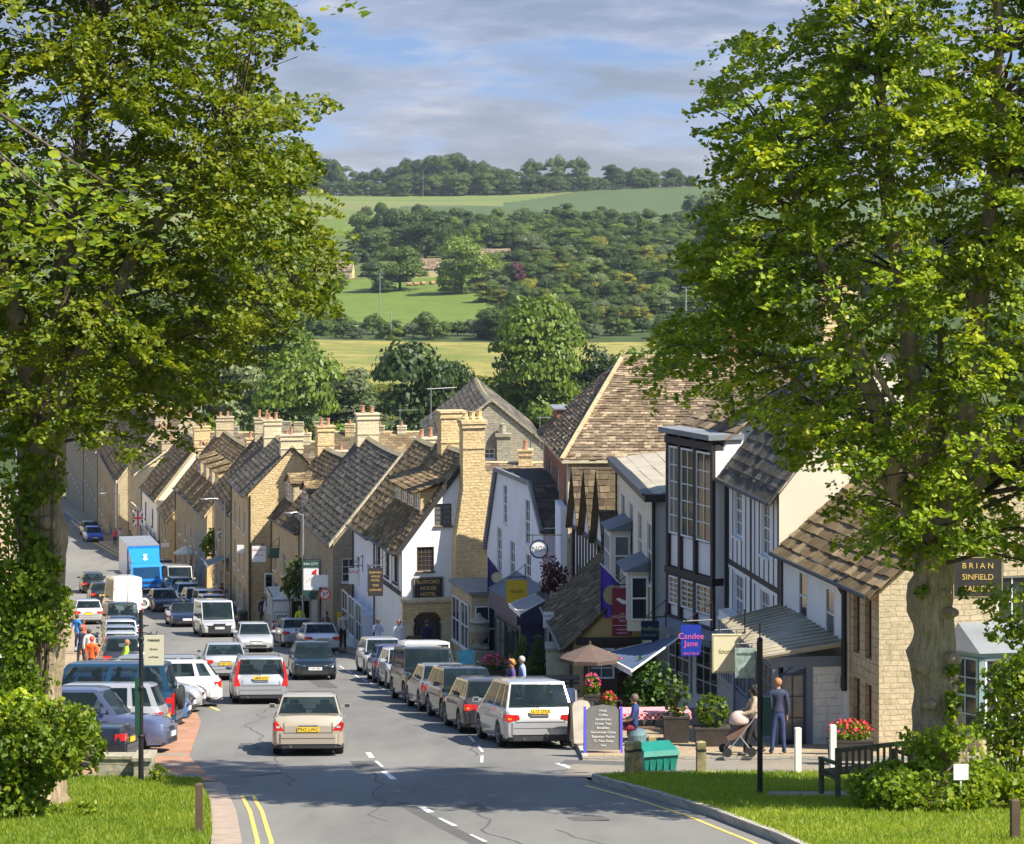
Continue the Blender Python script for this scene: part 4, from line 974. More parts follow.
for a, w in ((1.6, 2.2), (7.2, 2.2)):
 z = zg + 2.4 + (.6 if a > 5 else 0); m = MB(); m.obox(cr.P(a, -.7, z), cr.u * w, cr.v * .7, V((0, 0, .35))); m.obox(cr.P(a, -.7, z + 1.75), cr.u * w, cr.v * .7, V((0, 0, .15)))
 for x in (a, a + w - .12): m.obox(cr.P(x, -.7, z + .35), cr.u * .12, cr.v * .7, V((0, 0, 1.4)))
 o = cr.extra('oriel', m, ['render_cream'])
 window(o, cr.P(a + .12, -.68, z + .35), cr.u, -cr.v, w - .24, 1.4, 4, 2, rec=0, sill=False, name='oriel_window')
 window(o, cr.P(a - .005, -.6, z + .35), cr.v, -cr.u, .55, 1.4, 1, 2, rec=-.02, sill=False, name='oriel_window')
 r = MB(); r.prism([cr.P(a - .12, 0, z + 2.25), cr.P(a - .12, -.85, z + 1.92), cr.P(a - .12, -.85, z + 1.9), cr.P(a - .12, 0, z + 1.9)], cr.u * (w + .24)); r.build('oriel_roof', [M['lead_blue']], o)
# --- stone range behind the cream house (dark slated gap roof)
A, B = (640, 91.5), (598, 93.5)
gap = House('small dark-slated stone wing tucked between the cream house and the big hipped roof', (606, 91.6), (604, 97), 3.6, PZ(545, 91.6), 2.3, 'stone_dark', 'stone_dark', 'tile_dark', 'house', 'stone_house')
# --- brick house with the great hipped stone-slate roof
A, B = (570, 98), (545, 110.5); ze = PZ(453, 98); L = length(A, B); zg = G(100); D = 9
bh_ = House('large house with brick street front and great hipped roof of mottled russet stone slates', A, B, D, ze, 0, 'stone', 'brick', 'tile_rust', 'house', 'hipped_house',
   fwins=[(1.2 + i * 3.9, zg + z, 1.2, 1.9, dict(nx=3, ny=4)) for i in range(3) for z in (3.2, 6.1)])
r = MB(); rz = PZ(358, 98 + L / 2); o_ = .35; zo = ze - .25
E = lambda a, d, z: bh_.P(a, d, z)
R0 = E(L * .5, 2.75, rz); R1 = E(L * .5, D - .5, rz)
slope_tiles(r, E(-o_, -o_, zo), E(-o_, D + o_, zo), R1, R0, .2, .25, .045)
slope_tiles(r, E(L + o_, -o_, zo), E(L + o_, D + o_, zo), R1, R0, .6, .7, .05)
slope_tiles(r, E(-o_, -o_, zo), E(L + o_, -o_, zo), R0, R0 + V((0, .02, 0)), .24, .28, .045)
def capline(mb, p, q, w=.2, m=0, step=.5):
 p, q = V(p), V(q); n = max(1, int((q - p).length / step))
 for i in range(n):
  a, b = p.lerp(q, i / n), p.lerp(q, (i + .97) / n); mb.bar(a + V((0, 0, .05)), b + V((0, 0, .05)), w, w * .55, m)
capline(r, R0, R1, .26, 1); capline(r, E(-o_, -o_, zo), R0, .16, 1)
bh_.roof = bh_.extra('roof', r, ['tile_rust', 'ridge'])
m = MB(); m.obox(E(-o_, -o_, zo - .12), bh_.u * (L + 2 * o_), bh_.v * .15, V((0, 0, .14))); m.obox(E(-o_, -o_ + .15, zo - .12), bh_.u * .12, bh_.v * (D + .4), V((0, 0, .14)))
for a in (.0, L - .5): m.obox(E(a, -.08, bh_.zb), bh_.u * .5, bh_.v * .08, V((0, 0, ze - bh_.zb - .1)))
m.obox(E(0, -.1, zg + 5.6), bh_.u * L, bh_.v * .1, V((0, 0, .2)))
bh_.extra('cornice', m, ['stone_pale'])
m = MB(); m.box(E(L * .5, 7.6, rz - .5), (.8, .6, 1.6), bh_.ang()); m.box(E(L * .5, 7.6, rz + 1.12), (.95, .75, .12), bh_.ang());
for i in range(2): m.lathe(E(L * .5, 7.4 + i * .4, rz + 1.25), [(.12, 0), (.1, .35), (.13, .38), (.08, .4)], 8)
m.build('chimney', [M['brick']], bh_.roof)
m = MB(); m.obox(E(L - 2.8, .3, ze + .2), bh_.u * 2.2, bh_.v * 2.0, V((0, 0, .75))); bh_.extra('dormer', m, ['brick'])
m = MB(); m.obox(E(L - 2.9, .15, ze + .955), bh_.u * 2.4, bh_.v * 2.3, V((0, 0, .06))); bh_.extra('dormer_roof', m, ['lead'])
# pink rendered part of the front with pale blind
m = MB(); m.obox(bh_.P(.25, -.35, zg + 2.9), bh_.u * 2.6, bh_.v * .25, V((0, 0, 4.1))); bh_.extra('hanging_bay', m, ['render_shaded'])
# --- timbered cottages with three steep cross gables
A, B = (612, 90.5), (574, 97.6); ze = PZ(548, 90.5); L = length(A, B); zg = G(93)
tg = House('row of dark timbered cottages whose three steep gables face the street edge-on', A, B, 4.2, ze, .8, 'stone_dark', 'render', 'tile_dark', 'cottage', 'timber_cottage', oh=.1,
           fwins=[(.5 + i * 2.3, zg + 2.9, 1.3, 1.1, dict(nx=3, ny=2)) for i in range(3)])
for i in range(3):
 a = .1 + i * 2.35; w = 2.3; top = PZ(468, 92 + 2 * i) ; P = tg.P; m = MB(); m.prism([P(a + .1, -.1, ze), P(a + w - .1, -.1, ze), P(a + w / 2, -.1, top - .15)], tg.v * .2); g_ = tg.extra('cross_gable', m, ['render'])
 r = MB(); slope_tiles(r, P(a - .05, -.35, ze - .1), P(a - .05, 3.6, ze - .1), P(a + w / 2, 3.6, top), P(a + w / 2, -.35, top), .26, .32); slope_tiles(r, P(a + w + .05, -.35, ze - .1), P(a + w + .05, 3.6, ze - .1), P(a + w / 2, 3.6, top), P(a + w / 2, -.35, top), .26, .32)
 r.build('gable_roof', [M['tile_dark']], g_)
m = MB(); a = 0
while a < L: m.obox(tg.P(a, -.05, zg + 2.2), tg.u * .14, tg.v * .05, V((0, 0, ze - zg - 2.2))); a += .58
m.obox(tg.P(0, -.08, zg + 2.3), tg.u * L, tg.v * .08, V((0, 0, .25))); m.obox(tg.P(0, -.08, ze - .2), tg.u * L, tg.v * .08, V((0, 0, .2))); tg.extra('timber_frame', m, ['timber'])
# --- low mossy roofed porch wing with mustard gable over the cafe
A, B = (573, 82), (552, 91); ze = PZ(641, 82); L = length(A, B); zg = G(82)
mw = House('low wing with dark mossy stone roof and mustard gable above the cafe tables', A, B, 4.0, ze, 1.9, 'render_yellow', 'timber', 'tile_dark', 'wing', 'cafe_wing', oh=.35, row=.26, tw=.3, th=.05)
m = MB(); m.obox(mw.P(-.06, .1, ze - .1), mw.v * 3.6, -mw.u * .12, V((0, 0, .22))); mw.extra('beam', m, ['timber'])
m = MB(); m.obox(mw.P(-.004, .35, mw.zb), mw.v * 3.1, -mw.u * .05, V((0, 0, ze - mw.zb - .12))); mw.extra('shopfront', m, ['timber_brown'])
for i in range(3): window(mw.t, mw.P(-.06, .5 + i * 1.0, zg + .75), mw.v, -mw.u, .85, 1.0, 2, 3, rec=0, sill=False, name='shop_window', gl='glass_light')
# --- tall white gabled house facing the street
A, B = (543, 102.5), (487, 112.3); L = length(A, B); zg = G(105)
A_, B_ = V((PX(543, 102.5), 102.5, 0)), V((PX(487, 112.3), 112.3, 0)); wt = thing('gabled_house', 'tall white rendered house, tinted blue for shade, with mansard gable facing the street, right of the golden chimney', 'house', (A_.x, A_.y, zg))
u = (B_ - A_).normalized(); v = V((u.y, -u.x, 0)); P = lambda a, d, z: V((A_.x + u.x * a + v.x * d, A_.y + u.y * a + v.y * d, z))
zA, zB = PZ(528, 102.5), PZ(545, 112.3); zt1, zt2 = PZ(483, 104), PZ(476, 110)
ga = L * .18; gb = L * .80; top = PZ(479, 107)
hol = [(L * .22, zA - 1.0, .8, 1.9), (L * .62, zA - .6, .7, 1.7), (L * .20, zg + 3.0, .9, 1.9), (L * .48, zg + 3.2, .9, 1.9), (L * .72, zg + 3.4, .9, 2.0)]
m = MB(); pl = [(-(top - zA) / ga, 1, zA), ((top - zB) / (L - gb), 1, zB + (top - zB) / (L - gb) * L)]
wall_holes(m, P(0, 0, 0), u, -v, L, zg - .8, top, [(a, a + w, z, z + h) for a, z, w, h in hol], 0, pl)
m.poly([P(0, 0, zg - .8), P(0, 9, zg - .8), P(0, 9, zA), P(0, 0, zA)]); m.poly([P(L, 0, zg - .8), P(L, 9, zg - .8), P(L, 9, zB), P(L, 0, zB)])
m.build('wall', [M['render_shaded']], wt)
for a, z, w, h in hol: window(wt, P(a, 0, z), u, -v, w, h, 2, 4, rec=.08)
r = MB(); slope_tiles(r, P(-.15, -.1, zA - .2), P(-.15, 9, zA - .2), P(ga, 9, top + .08), P(ga, -.1, top + .08), .3, .4); slope_tiles(r, P(L + .15, -.1, zB - .2), P(L + .15, 9, zB - .2), P(gb, 9, top + .08), P(gb, -.1, top + .08), .3, .4)
r.obox(P(ga, -.1, top), u * (gb - ga), v * 9, V((0, 0, .1)))
for p, q in ((P(-.15, -.12, zA - .15), P(ga, -.12, top + .1)), (P(ga, -.12, top + .1), P(gb, -.12, top + .1)), (P(gb, -.12, top + .1), P(L + .15, -.12, zB - .15))): r.bar(p, q, .12, .2, 1)
wro = r.build('roof', [M['slate'], M['lead']], wt)
# its shopfronts: pale stone one, navy one
m = MB(); m.obox(P(L - 3.9, -1.6, zg - .6), u * 3.9, v * 1.6, V((0, 0, 3.3))); so = m.build('shopfront', [M['stone']], wt)
m = MB(); m.obox(P(L - 4.1, -1.75, zg + 2.702), u * 4.2, v * 1.75, V((0, 0, .14))); m.build('shop_roof', [M['lead']], so)
for i in range(2): window(so, P(L - 3.5 + i * 1.75, -1.62, zg + .2), u, -v, 1.5, 2.0, 2, 2, rec=-.01, name='shop_window')
window(so, P(L - 3.9, -1.45, zg + .2), v, -u, 1.2, 2.0, 2, 2, rec=-.02, name='shop_window')
m = MB(); m.obox(P(-.2, -1.0, zg - .6), u * 4.6, v * 1.0, V((0, 0, 3.0))); m.obox(P(-.4, -1.2, zg + 2.402), u * 5.0, v * 1.2, V((0, 0, .75))); s2 = m.build('shopfront', [M['navy_paint']], wt)
for i in range(2): window(s2, P(.2 + i * 2.1, -1.02, zg + .2), u, -v, 1.8, 1.9, 2, 1, frame='green_paint', rec=-.01, name='shop_window')
r = MB(); r.prism([P(-.4, -1.25, zg + 3.2), P(-.4, 0, zg + 3.9), P(-.4, 0, zg + 3.2)], u * 5); r.build('shop_roof', [M['lead_blue']], s2)
# --- the hotel with the golden chimney
A, B = (402, 113), (375, 119.3); ze = PZ(545, 113); zg = G(113); L = length(A, B)
A2 = V((PX(402, 113), 113, 0))
D = 6.2; rise = 4.1; win_d = [(2.15 - .78, PZ(530, 113), .98, 1.0, dict(nx=2, ny=3, frame='timber_brown', gl='glass_light')), (.68, PZ(572, 113), .80, 1.1, dict(nx=4, ny=5, frame='timber_brown')) ]
win_d[0] = (1.5, PZ(527, 113), .80, 1.0, dict(nx=2, ny=4, frame='timber_brown', gl='glass_light'))
ho = House('white gabled hotel with dark sign, huge golden stone chimney and sagging stone-slate roof', A, B, D, ze, rise, 'render', 'render', 'tile', 'hotel', 'gabled_hotel', oh=.35, row=.22, tw=.28, th=.05,
           gwins=win_d, fwins=[(1.0, ze - 1.9, .9, 1.3, dict(nx=3, ny=3, frame='timber')), (3.0, ze - 1.9, .9, 1.3, dict(nx=3, ny=3, frame='timber')), (5.2, ze - 1.9, .8, 1.3, dict(nx=3, ny=3, frame='timber'))])
P = ho.P; zs = PZ(601, 113)   # string course height
m = MB()
for a in [i * .75 for i in range(10)]:
 if a < ho.L:
  if not any(h[0] - .05 < a + .06 < h[1] + .05 for h in ho.fh): m.obox(P(a, -.008, zs + .3), ho.u * .14, ho.v * .006, V((0, 0, ze - zs - .35)))
for z in (zs + .2, ze - .2): m.obox(P(0, -.07, z), ho.u * ho.L, ho.v * .068, V((0, 0, .18)))
for i in range(9):
 t0, t1 = i / 9, (i + .99) / 9
m.bar(P(-.13, -.3, ze - .45), P(-.13, D / 2, ze + rise - .12), .04, .22)
ho.extra('timber_frame', m, ['timber'])
# ground-floor stone facing, arch, string course
m = MB(); t = .22
def rib(d0, d1, z0, z1, th_=t): m.obox(P(-th_, d0, z0), ho.u * (th_ - .003), ho.v * (d1 - d0), V((0, 0, z1 - z0)))
zb = zg - .5; a0, a1 = .50, 1.78; zsp = PZ(622, 113); ra = (a1 - a0) / 2; rh = .48
rib(0, a0, zb, zs); rib(a1, 2.25, zb, zs)
for i in range(12):
 d0, d1 = a0 + (a1 - a0) * i / 12, a0 + (a1 - a0) * (i + 1) / 12; c = (a0 + a1) / 2; zz = zsp + rh * math.sqrt(max(0, 1 - (((d0 + d1) / 2 - c) / ra) ** 2)); rib(d0, d1, zz, zs)
rib(2.25, 2.63, zb, zs); rib(2.99, 4.0, zb, zs); rib(2.63, 2.99, zb, PZ(618, 113)); rib(2.63, 2.99, PZ(606, 113), zs)
ho.extra('stone_ground_floor', m, ['stone_gold'])
m = MB(); m.obox(P(-.36, -.1, zs), ho.u * .36, ho.v * 4.2, V((0, 0, .12))); m.obox(P(-.3, -.05, zs - .1), ho.u * .28, ho.v * 4.1, V((0, 0, .098)))
for d in (-.04, a1 - .04): m.obox(P(-.29, d, zsp - .1), ho.u * .28, ho.v * .56, V((0, 0, .1)))
for d in (.02, a1 + .03): m.obox(P(-.265, d, zb), ho.u * .26, ho.v * .42, V((0, 0, zsp - zb - .102)))
ho.extra('string_course', m, ['stone_pale'])
m = MB(); m.obox(P(-.02, a0 - .1, zb), ho.u * .01, ho.v * (a1 - a0 + .2), V((0, 0, 2.6))); ho.extra('porch_back', m, ['timber_brown'])
window(ho.t, P(-.06, a0 + .1, zg + .1), ho.v, -ho.u, .5, 1.7, 2, 3, frame='timber', rec=0, sill=False, name='door'); window(ho.t, P(-.06, a0 + .68, zg + .1), ho.v, -ho.u, .5, 1.7, 2, 3, frame='timber', rec=0, sill=False, name='door')
window(ho.t, P(-.1, 2.63, PZ(618, 113)), ho.v, -ho.u, .36, PZ(606, 113) - PZ(618, 113), 2, 3, frame='black_metal', rec=0, sill=False)
# the chimney breast: wide base, shoulders, stack
m = MB(); b = .75
def d_of(px): return (PX(px, 113) - P(0, 0, 0).x) / ho.v.x
pts = [(d_of(451), zs + .13), (d_of(452), PZ(540, 113)), (d_of(459), PZ(490, 113)), (d_of(459), PZ(424, 113)), (d_of(481), PZ(424, 113)), (d_of(481), PZ(470, 113)), (d_of(497), PZ(486, 113)), (d_of(487), zs + .13)]
m.prism([P(-b, d, z) for d, z in pts], ho.u * (b - .002));
for px0, px1, y0, y1, e in ((458, 482, 428, 424.5, .08), (457, 483, 424, 420, .12), (459, 481, 449, 446, .04)):
 m.obox(P(-b - e, d_of(px0), PZ(y0, 113)), ho.u * (b + 2 * e), ho.v * (d_of(px1) - d_of(px0)), V((0, 0, PZ(y1, 113) - PZ(y0, 113) - .004)))
for k in range(3): m.lathe(P(-b / 2, d_of(463 + k * 7), PZ(420, 113)), [(.16, 0), (.17, .08), (.12, .14), (.12, .26 + .06 * k), (.15, .3 + .06 * k), (.08, .3 + .06 * k)], 8, 1)
m.build('chimney', [M['stone_gold'], M['stone_gold']], ho.roof)
# dormer rank under one catslide roof
for a in (.7, 2.2, 3.7, 5.2): ho.dormer(a, 1.3, 1.0, 1.05, .35, cheek='stone_gold', nx=2, ny=2)
cs = MB(); d0 = 1.0; zf = ho.ze + ho.k * d0 + 1.05; kk = .35; run = 1.05 / (ho.k - kk) + .15
slope_tiles(cs, P(.4, .6, zf - .1), P(6.9, .6, zf - .1), P(6.9, d0 + run, zf + kk * run + .08), P(.4, d0 + run, zf + kk * run + .08), .27, .34, .055); ho.extra('dormer_roof', cs, ['tile'])
ho.chimney(1.4 + 3.2, D / 2 + .2, 1.15, .9, 1.25, 0, 'stone_gold')
# sign
sg = thing('hotel_sign', 'dark board with gold capitals on the white hotel gable above the arch', 'sign', tuple(P(0, 1.2, PZ(588.5, 113))), ho.ang())
m = MB(); m.box((0, -.06, -.48), (1.40, .05, .96)); m.build('board', [M['timber']], sg, local=True)
m = MB();
for c, s in (((0, -.095, .43), (1.34, .02, .02)), ((0, -.095, -.45), (1.34, .02, .02))): m.box(c, s)
for x in (-.66, .66): m.box((x, -.095, -.45), (.02, .02, .88))
m.build('border', [M['ridge']], sg, local=True)
gold = plain('gold_lettering', (.80, .52, .18), .4, var=.05)
for s_, z in (('BURFORD', .26), ('HOUSE', -.02), ('HOTEL', -.29)): text(s_, sg, .235, (0, -.09, z), (R(90), 0, 0), gold)
sn = thing('street_nameplate', 'pale nameplate with black letters low on the golden hotel wall', 'nameplate', tuple(P(-.25, 2.82, PZ(626, 113))), ho.ang())
m = MB(); m.box((0, 0, -.12), (.95, .03, .24)); m.build('board', [M['white_paint']], sn, local=True)
text('HIGH STREET', sn, .14, (0, -.022, 0), (R(90), 0, 0), M['timber'])
# --- white-fronted neighbour and the stone house beyond
A, B = (374, 119.8), (354, 125.3)
wn = House('white two-storey house with pale shopfront, adjoining the hotel at its left', A, B, 6.5, PZ(532, 119.8), 4.0, 'render', 'render_shaded', 'tile', 'house', 'rendered_house', oh=.3,
           fwins=[(1.0, G(122) + 3.0, .9, 1.3, dict(nx=2, ny=3)), (4.0, G(122) + 3.0, .9, 1.3, dict(nx=2, ny=3))])
m = MB(); m.obox(wn.P(.1, -.5, wn.zb), wn.u * (wn.L - .2), wn.v * .5, V((0, 0, 3.1))); so = wn.extra('shopfront', m, ['render_shaded'])
for i in range(3): window(so, wn.P(.4 + i * 2.0, -.51, wn.zg + .3), wn.u, -wn.v, 1.6, 1.9, 2, 2, rec=-.01, name='shop_window')
A, B = (333, 127), (300, 140)
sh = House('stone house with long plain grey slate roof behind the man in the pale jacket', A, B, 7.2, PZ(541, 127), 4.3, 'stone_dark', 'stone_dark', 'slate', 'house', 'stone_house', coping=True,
           gwins=[(.45, G(127) + 3.2, .75, 1.2, dict(nx=2, ny=3))], fwins=rows(12.6, 4, G(133) + 3.0, .9, 1.3, nx=2, ny=3) + rows(12.6, 4, G(133) + .6, 1.3, 1.6, nx=2, ny=2))
sh.chimney(12.0, 3.6, 1.2, .8, .9, 2, 'stone_pale'); sh.chimney(.6, 4.9, 1.1, .8, .5, 2, 'stone_pale')
A, B = (300, 140.5), (272, 148.5)
s3 = House('stone house with two wide dormers, between the slate roof and the tall golden gable', A, B, 6.4, PZ(530, 140.5), 3.9, 'stone', 'stone', 'tile_dark', 'house', 'stone_house', coping=False,
           fwins=rows(9.2, 3, G(144) + 2.9, .9, 1.3, nx=2, ny=3) + rows(9.2, 3, G(144) + .6, 1.2, 1.6, nx=2, ny=2))
s3.dormer_gable(.9, 1.9, .7, 1.2, .5, nx=2, ny=3, cheek='stone'); s3.dormer_gable(5.6, 1.9, .7, 1.2, .5, nx=2, ny=3)
s3.chimney(8.4, 3.2, 1.0, .8, .9, 2, 'stone_gold')
# tall golden gable
A, B = (248, 150), (232, 160)
tgb = House('tall house whose sunlit golden rubble gable faces down the street, slate roof to its left', A, B, 5.3, PZ(492, 150), 2.7, 'stone_gold', 'stone', 'slate', 'house', 'stone_house', oh=.3,
   fwins=rows(10.3, 3, G(155) + 3.0, .9, 1.5, nx=2, ny=4) + rows(10.3, 3, G(155) + 5.6, .9, 1.3, nx=2, ny=3) + rows(10.3, 3, G(155) + .5, 1.4, 1.7, nx=2, ny=2))
tgb.chimney(.35, 2.65, 1.35, .7, .35, 1, 'stone_pale'); tgb.chimney(8.6, 2.4, 1.1, .7, .6, 2, 'stone_pale')
m = MB(); m.tube([tgb.P(-.1, .1, tgb.ze - .2), tgb.P(-.1, .1, tgb.zg)], .06, 6); tgb.extra('drainpipe', m, ['gutter'])
A, B = (232, 161), (214, 176)
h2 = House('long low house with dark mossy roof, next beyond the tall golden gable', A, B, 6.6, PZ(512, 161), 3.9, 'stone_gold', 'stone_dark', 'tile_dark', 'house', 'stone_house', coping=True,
           fwins=rows(15, 4, G(168) + 2.9, .9, 1.2, nx=2, ny=3) + rows(15, 4, G(168) + .5, 1.4, 1.6, nx=2, ny=2))
h2.chimney(.5, 3.3, 1.2, .9, 1.0, 2, 'stone_gold'); h2.chimney(13.8, 3.3, 1.2, .9, 1.0, 2)
A, B = (207, 183), (176, 203)
h3 = House('stone house with a rank of four small dormers and bright coped gable', A, B, 7.4, PZ(514, 183), 4.6, 'stone_gold', 'stone_dark', 'tile', 'house', 'stone_house', coping='stone_gold', row=.34,
           fwins=rows(20, 5, G(192) + 2.8, 1.0, 1.3, nx=2, ny=2) + rows(20, 5, G(192) + .5, 1.4, 1.7, nx=2, ny=2))
for a in (3.0, 6.6, 10.2, 13.8): h3.dormer(a, 1.9, 1.2, 1.25, .3, cheek='stone_gold', nx=2, ny=2)
h3.chimney(.6, 3.7, 1.5, 1.0, 1.3, 3); h3.chimney(19.0, 3.7, 1.4, 1.0, 1.3, 2)
A, B = (157, 219), (142, 231)
h4 = House('white-painted house with dark navy shopfront at street level, half way along the far row', A, B, 8.0, PZ(499, 219), 5.0, 'render_cream', 'render', 'tile_dark', 'house', 'rendered_house', row=.36, coping='stone_gold',
           fwins=rows(12.8, 2, G(225) + 3.1, 1.2, 1.6, nx=2, ny=2, frame='navy_paint'))
m = MB(); m.obox(h4.P(-.1, -.5, h4.zb), h4.u * 11, h4.v * .5, V((0, 0, 3.3))); m.obox(h4.P(-.12, .0, h4.zb), -h4.u * .4, h4.v * 4, V((0, 0, 3.3))); so = h4.extra('shopfront', m, ['navy_paint'])
for i in range(3): window(so, h4.P(.6 + i * 3.2, -.52, h4.zg + .6), h4.u, -h4.v, 2.4, 1.8, 2, 1, rec=-.01, name='shop_window')
h4.chimney(.8, 4, 1.4, 1.0, 1.3, 2, 'stone_gold'); h4.chimney(12, 4, 1.5, 1.0, 1.5, 3, 'brick')
A, B = (168, 207), (160, 217)
h4b = House('small stone house with dark roof squeezed between the dormered house and the white one', A, B, 7.4, PZ(520, 207), 4.2, 'stone_gold', 'stone_dark', 'tile_dark', 'house', 'stone_house', coping='stone_gold', row=.4, fwins=rows(10, 2, G(212) + 2.6, 1.0, 1.3, nx=2, ny=2))
h4b.chimney(9, 3.7, 1.3, .9, 1.0, 2)
A, B = (136, 234), (129, 246)
h5 = House('tall narrow stone house with pale flat-topped front and one high window in the far row', A, B, 6.2, PZ(474, 234), 2.2, 'stone_pale', 'stone', 'tile_dark', 'house', 'stone_house', row=.4, coping=True,
           gwins=[(1.4, PZ(492, 234), .9, 1.4, dict(nx=2, ny=2))], fwins=rows(11.5, 2, G(240) + 3.0, 1.0, 1.5, nx=2, ny=2) + rows(11.5, 2, G(240) + 5.8, 1.0, 1.4, nx=2, ny=2))
h5.chimney(1, 3.1, 1.3, .9, 1.0, 2, 'brick'); h5.chimney(10.5, 3.1, 1.3, .9, 1.2, 3, 'stone_gold')
A, B = (118, 250), (98, 288)
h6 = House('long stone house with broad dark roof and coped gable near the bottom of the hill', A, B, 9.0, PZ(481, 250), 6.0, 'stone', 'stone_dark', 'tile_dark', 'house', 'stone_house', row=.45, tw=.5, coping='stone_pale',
           fwins=rows(39, 7, G(268) + 3.4, 1.1, 1.5, nx=2, ny=2) + rows(39, 7, G(268) + .6, 1.3, 1.8, nx=2, ny=2))
h6.chimney(1, 4.5, 1.5, 1.1, 1.2, 3, 'stone_gold'); h6.chimney(20, 4.5, 1.5, 1.1, 1.2, 2, 'stone_gold'); h6.chimney(37.5, 4.5, 1.5, 1.1, 1.2, 2)
m = MB(); m.tube([h6.P(.3, -.15, h6.ze), h6.P(.3, -.15, h6.zg)], .1, 6); h6.extra('drainpipe', m, ['white_paint'])
A, B = (97, 292), (84, 320)
h7 = House('tall pale house with sunlit gable at the far end of the street', A, B, 8.0, PZ(452, 292), 3.0, 'stone_pale', 'stone_dark', 'tile_dark', 'house', 'stone_house', row=.5, tw=.6, coping=True,
           gwins=[(1.2, PZ(470, 292), 1.0, 1.6, dict(nx=2, ny=2))], fwins=rows(29, 5, G(305) + 3.4, 1.1, 1.6, nx=2, ny=2) + rows(29, 5, G(305) + 6.6, 1.1, 1.5, nx=2, ny=2))
h7.chimney(1, 4, 1.4, 1, 1.2, 2)
A, B = (84, 324), (66, 372)
h8 = House('grey stone house closing the far end of the street', A, B, 9.0, PZ(452, 324), 4.0, 'stone_grey', 'stone_dark', 'tile_dark', 'house', 'stone_house', row=.5, tw=.6, fwins=rows(50, 8, G(345) + 3.2, 1.1, 1.6, nx=2, ny=2))
h8.chimney(2, 4.5, 1.4, 1, 1.2, 2)
# --- cross ranges beyond, seen over the roofs (ridge roughly across the view)
def cross(label, pxl, pxr, Y, yr, ye, D, tile='tile_dark', wall='stone', chim=(), dorm=(), skew=0, **k):
 rz = PZ(yr, Y + D / 2); zee = PZ(ye, Y)
 h = House(label, (pxr, Y + skew), (pxl, Y), D, zee, rz - zee, wall, wall, tile, 'house', 'stone_house', **k)
 # A is the right end, u runs left: v = right-hand perpendicular points away (+Y)
 for a, w, l, hh, p, mt in chim: h.chimney(a * h.L, D / 2, w, l, hh, p, mt)
 for a in dorm: h.dormer_gable(a * h.L, 2.2, .8, 1.5, 1.0, cheek='stone', nx=2, ny=3)
 return h
cross('long stone range across the bottom of the street with two white-windowed dormers', 186, 298, 330, 431, 462, 9, chim=((.02, 1.0, 1.2, 1.6, 0, 'stone'), (.13, 1.6, 1.2, 1.6, 0, 'stone_grey'), (.60, 1.2, 1.0, .4, 1, 'stone_gold')), dorm=(.55, .86), row=.5, tw=.7)
cross('lower stone range just in front, its ridge under the long range', 262, 322, 300, 441, 466, 8, chim=((.3, 1.2, 1.0, .9, 2, 'stone_pale'),), row=.5, tw=.7)
cross('dark-roofed stone range with a tall coped end stack, right of the long range', 318, 372, 290, 431, 468, 9, chim=((.99, 1.2, 1.4, 1.2, 0, 'stone_grey'), (.45, 1.4, 1.1, 1.0, 2, 'stone_gold')), row=.5, tw=.7)
cross('brown-roofed range with a row of chimneys behind the hotel roof', 372, 428, 262, 431, 460, 9, tile='tile', chim=((.5, 1.2, .9, .5, 2, 'stone_pale'), (.9, 1.2, .9, .6, 2, 'stone_gold')), row=.5, tw=.7)
cross('grey gabled roof showing among the leaves at the far left of the roofs', 150, 192, 345, 408, 436, 9, wall='stone_grey', chim=((.0, 1.2, 1.4, 1.0, 0, 'stone_grey'),), row=.5, tw=.7)
cross('pale house between the far gables', 96, 150, 300, 440, 470, 9, wall='stone_pale', chim=((.3, 1.4, 1.2, 1.6, 3, 'brick'), (.7, 1.4, 1.2, 1.4, 2, 'stone_gold')), row=.5, tw=.7)
cross('low back range with brick-patched wall and two stone stacks, above the dormered roof', 296, 380, 190, 463, 486, 7, wall='stone_pale', tile='tile', chim=((.16, 1.2, .9, .9, 0, 'stone_gold'), (.50, .95, .9, 1.7, 1, 'stone_pale'), (.72, 1.0, .8, .3, 3, 'stone_gold')), row=.4, tw=.5)
cross('back range with long ridge behind the four-dormered house', 186, 262, 225, 456, 478, 7, wall='stone_pale', tile='tile', chim=((.1, 1.2, 1.0, .6, 0, 'stone_gold'), (.45, 1.3, 1.0, 1.2, 2, 'stone_gold'), (.75, 1.4, 1.0, 1.4, 2, 'stone_gold')), row=.45, tw=.6)
cross('russet stone-slate roof between the golden chimney and the great hipped roof', 478, 560, 130, 462, 492, 6, tile='tile_rust', chim=((.42, .85, .7, .35, 2, 'stone_gold'),), row=.3, tw=.4)
# big rubble gable behind the hotel
Yb = 150; zb_ = G(Yb); bg = House('large grey rubble gable with a small white window and slate roof, rising behind the hotel', (434, 150), (426, 172), 6.9, PZ(447, 150), PZ(401, 150) - PZ(447, 150), 'stone_grey', 'stone_grey', 'slate', 'house', 'stone_house', coping='stone_grey', row=.36, tw=.45,
          gwins=[(3.0, PZ(459, 150), .65, .6, dict(nx=2, ny=2))])
m = MB(); m.obox(bg.P(-.7, 3.75, PZ(462, 150)), bg.u * .68, bg.v * .8, V((0, 0, 1.55))); m.obox(bg.P(-.8, 3.65, PZ(462, 150) + 1.553), bg.u * .9, bg.v * 1.0, V((0, 0, .18))); m.lathe(bg.P(-.4, 4.1, PZ(462, 150) + 1.74), [(.22, 0), (.18, .5), (.22, .55), (.1, .6)], 8)
m.build('chimney', [M['stone_grey']], bg.roof)
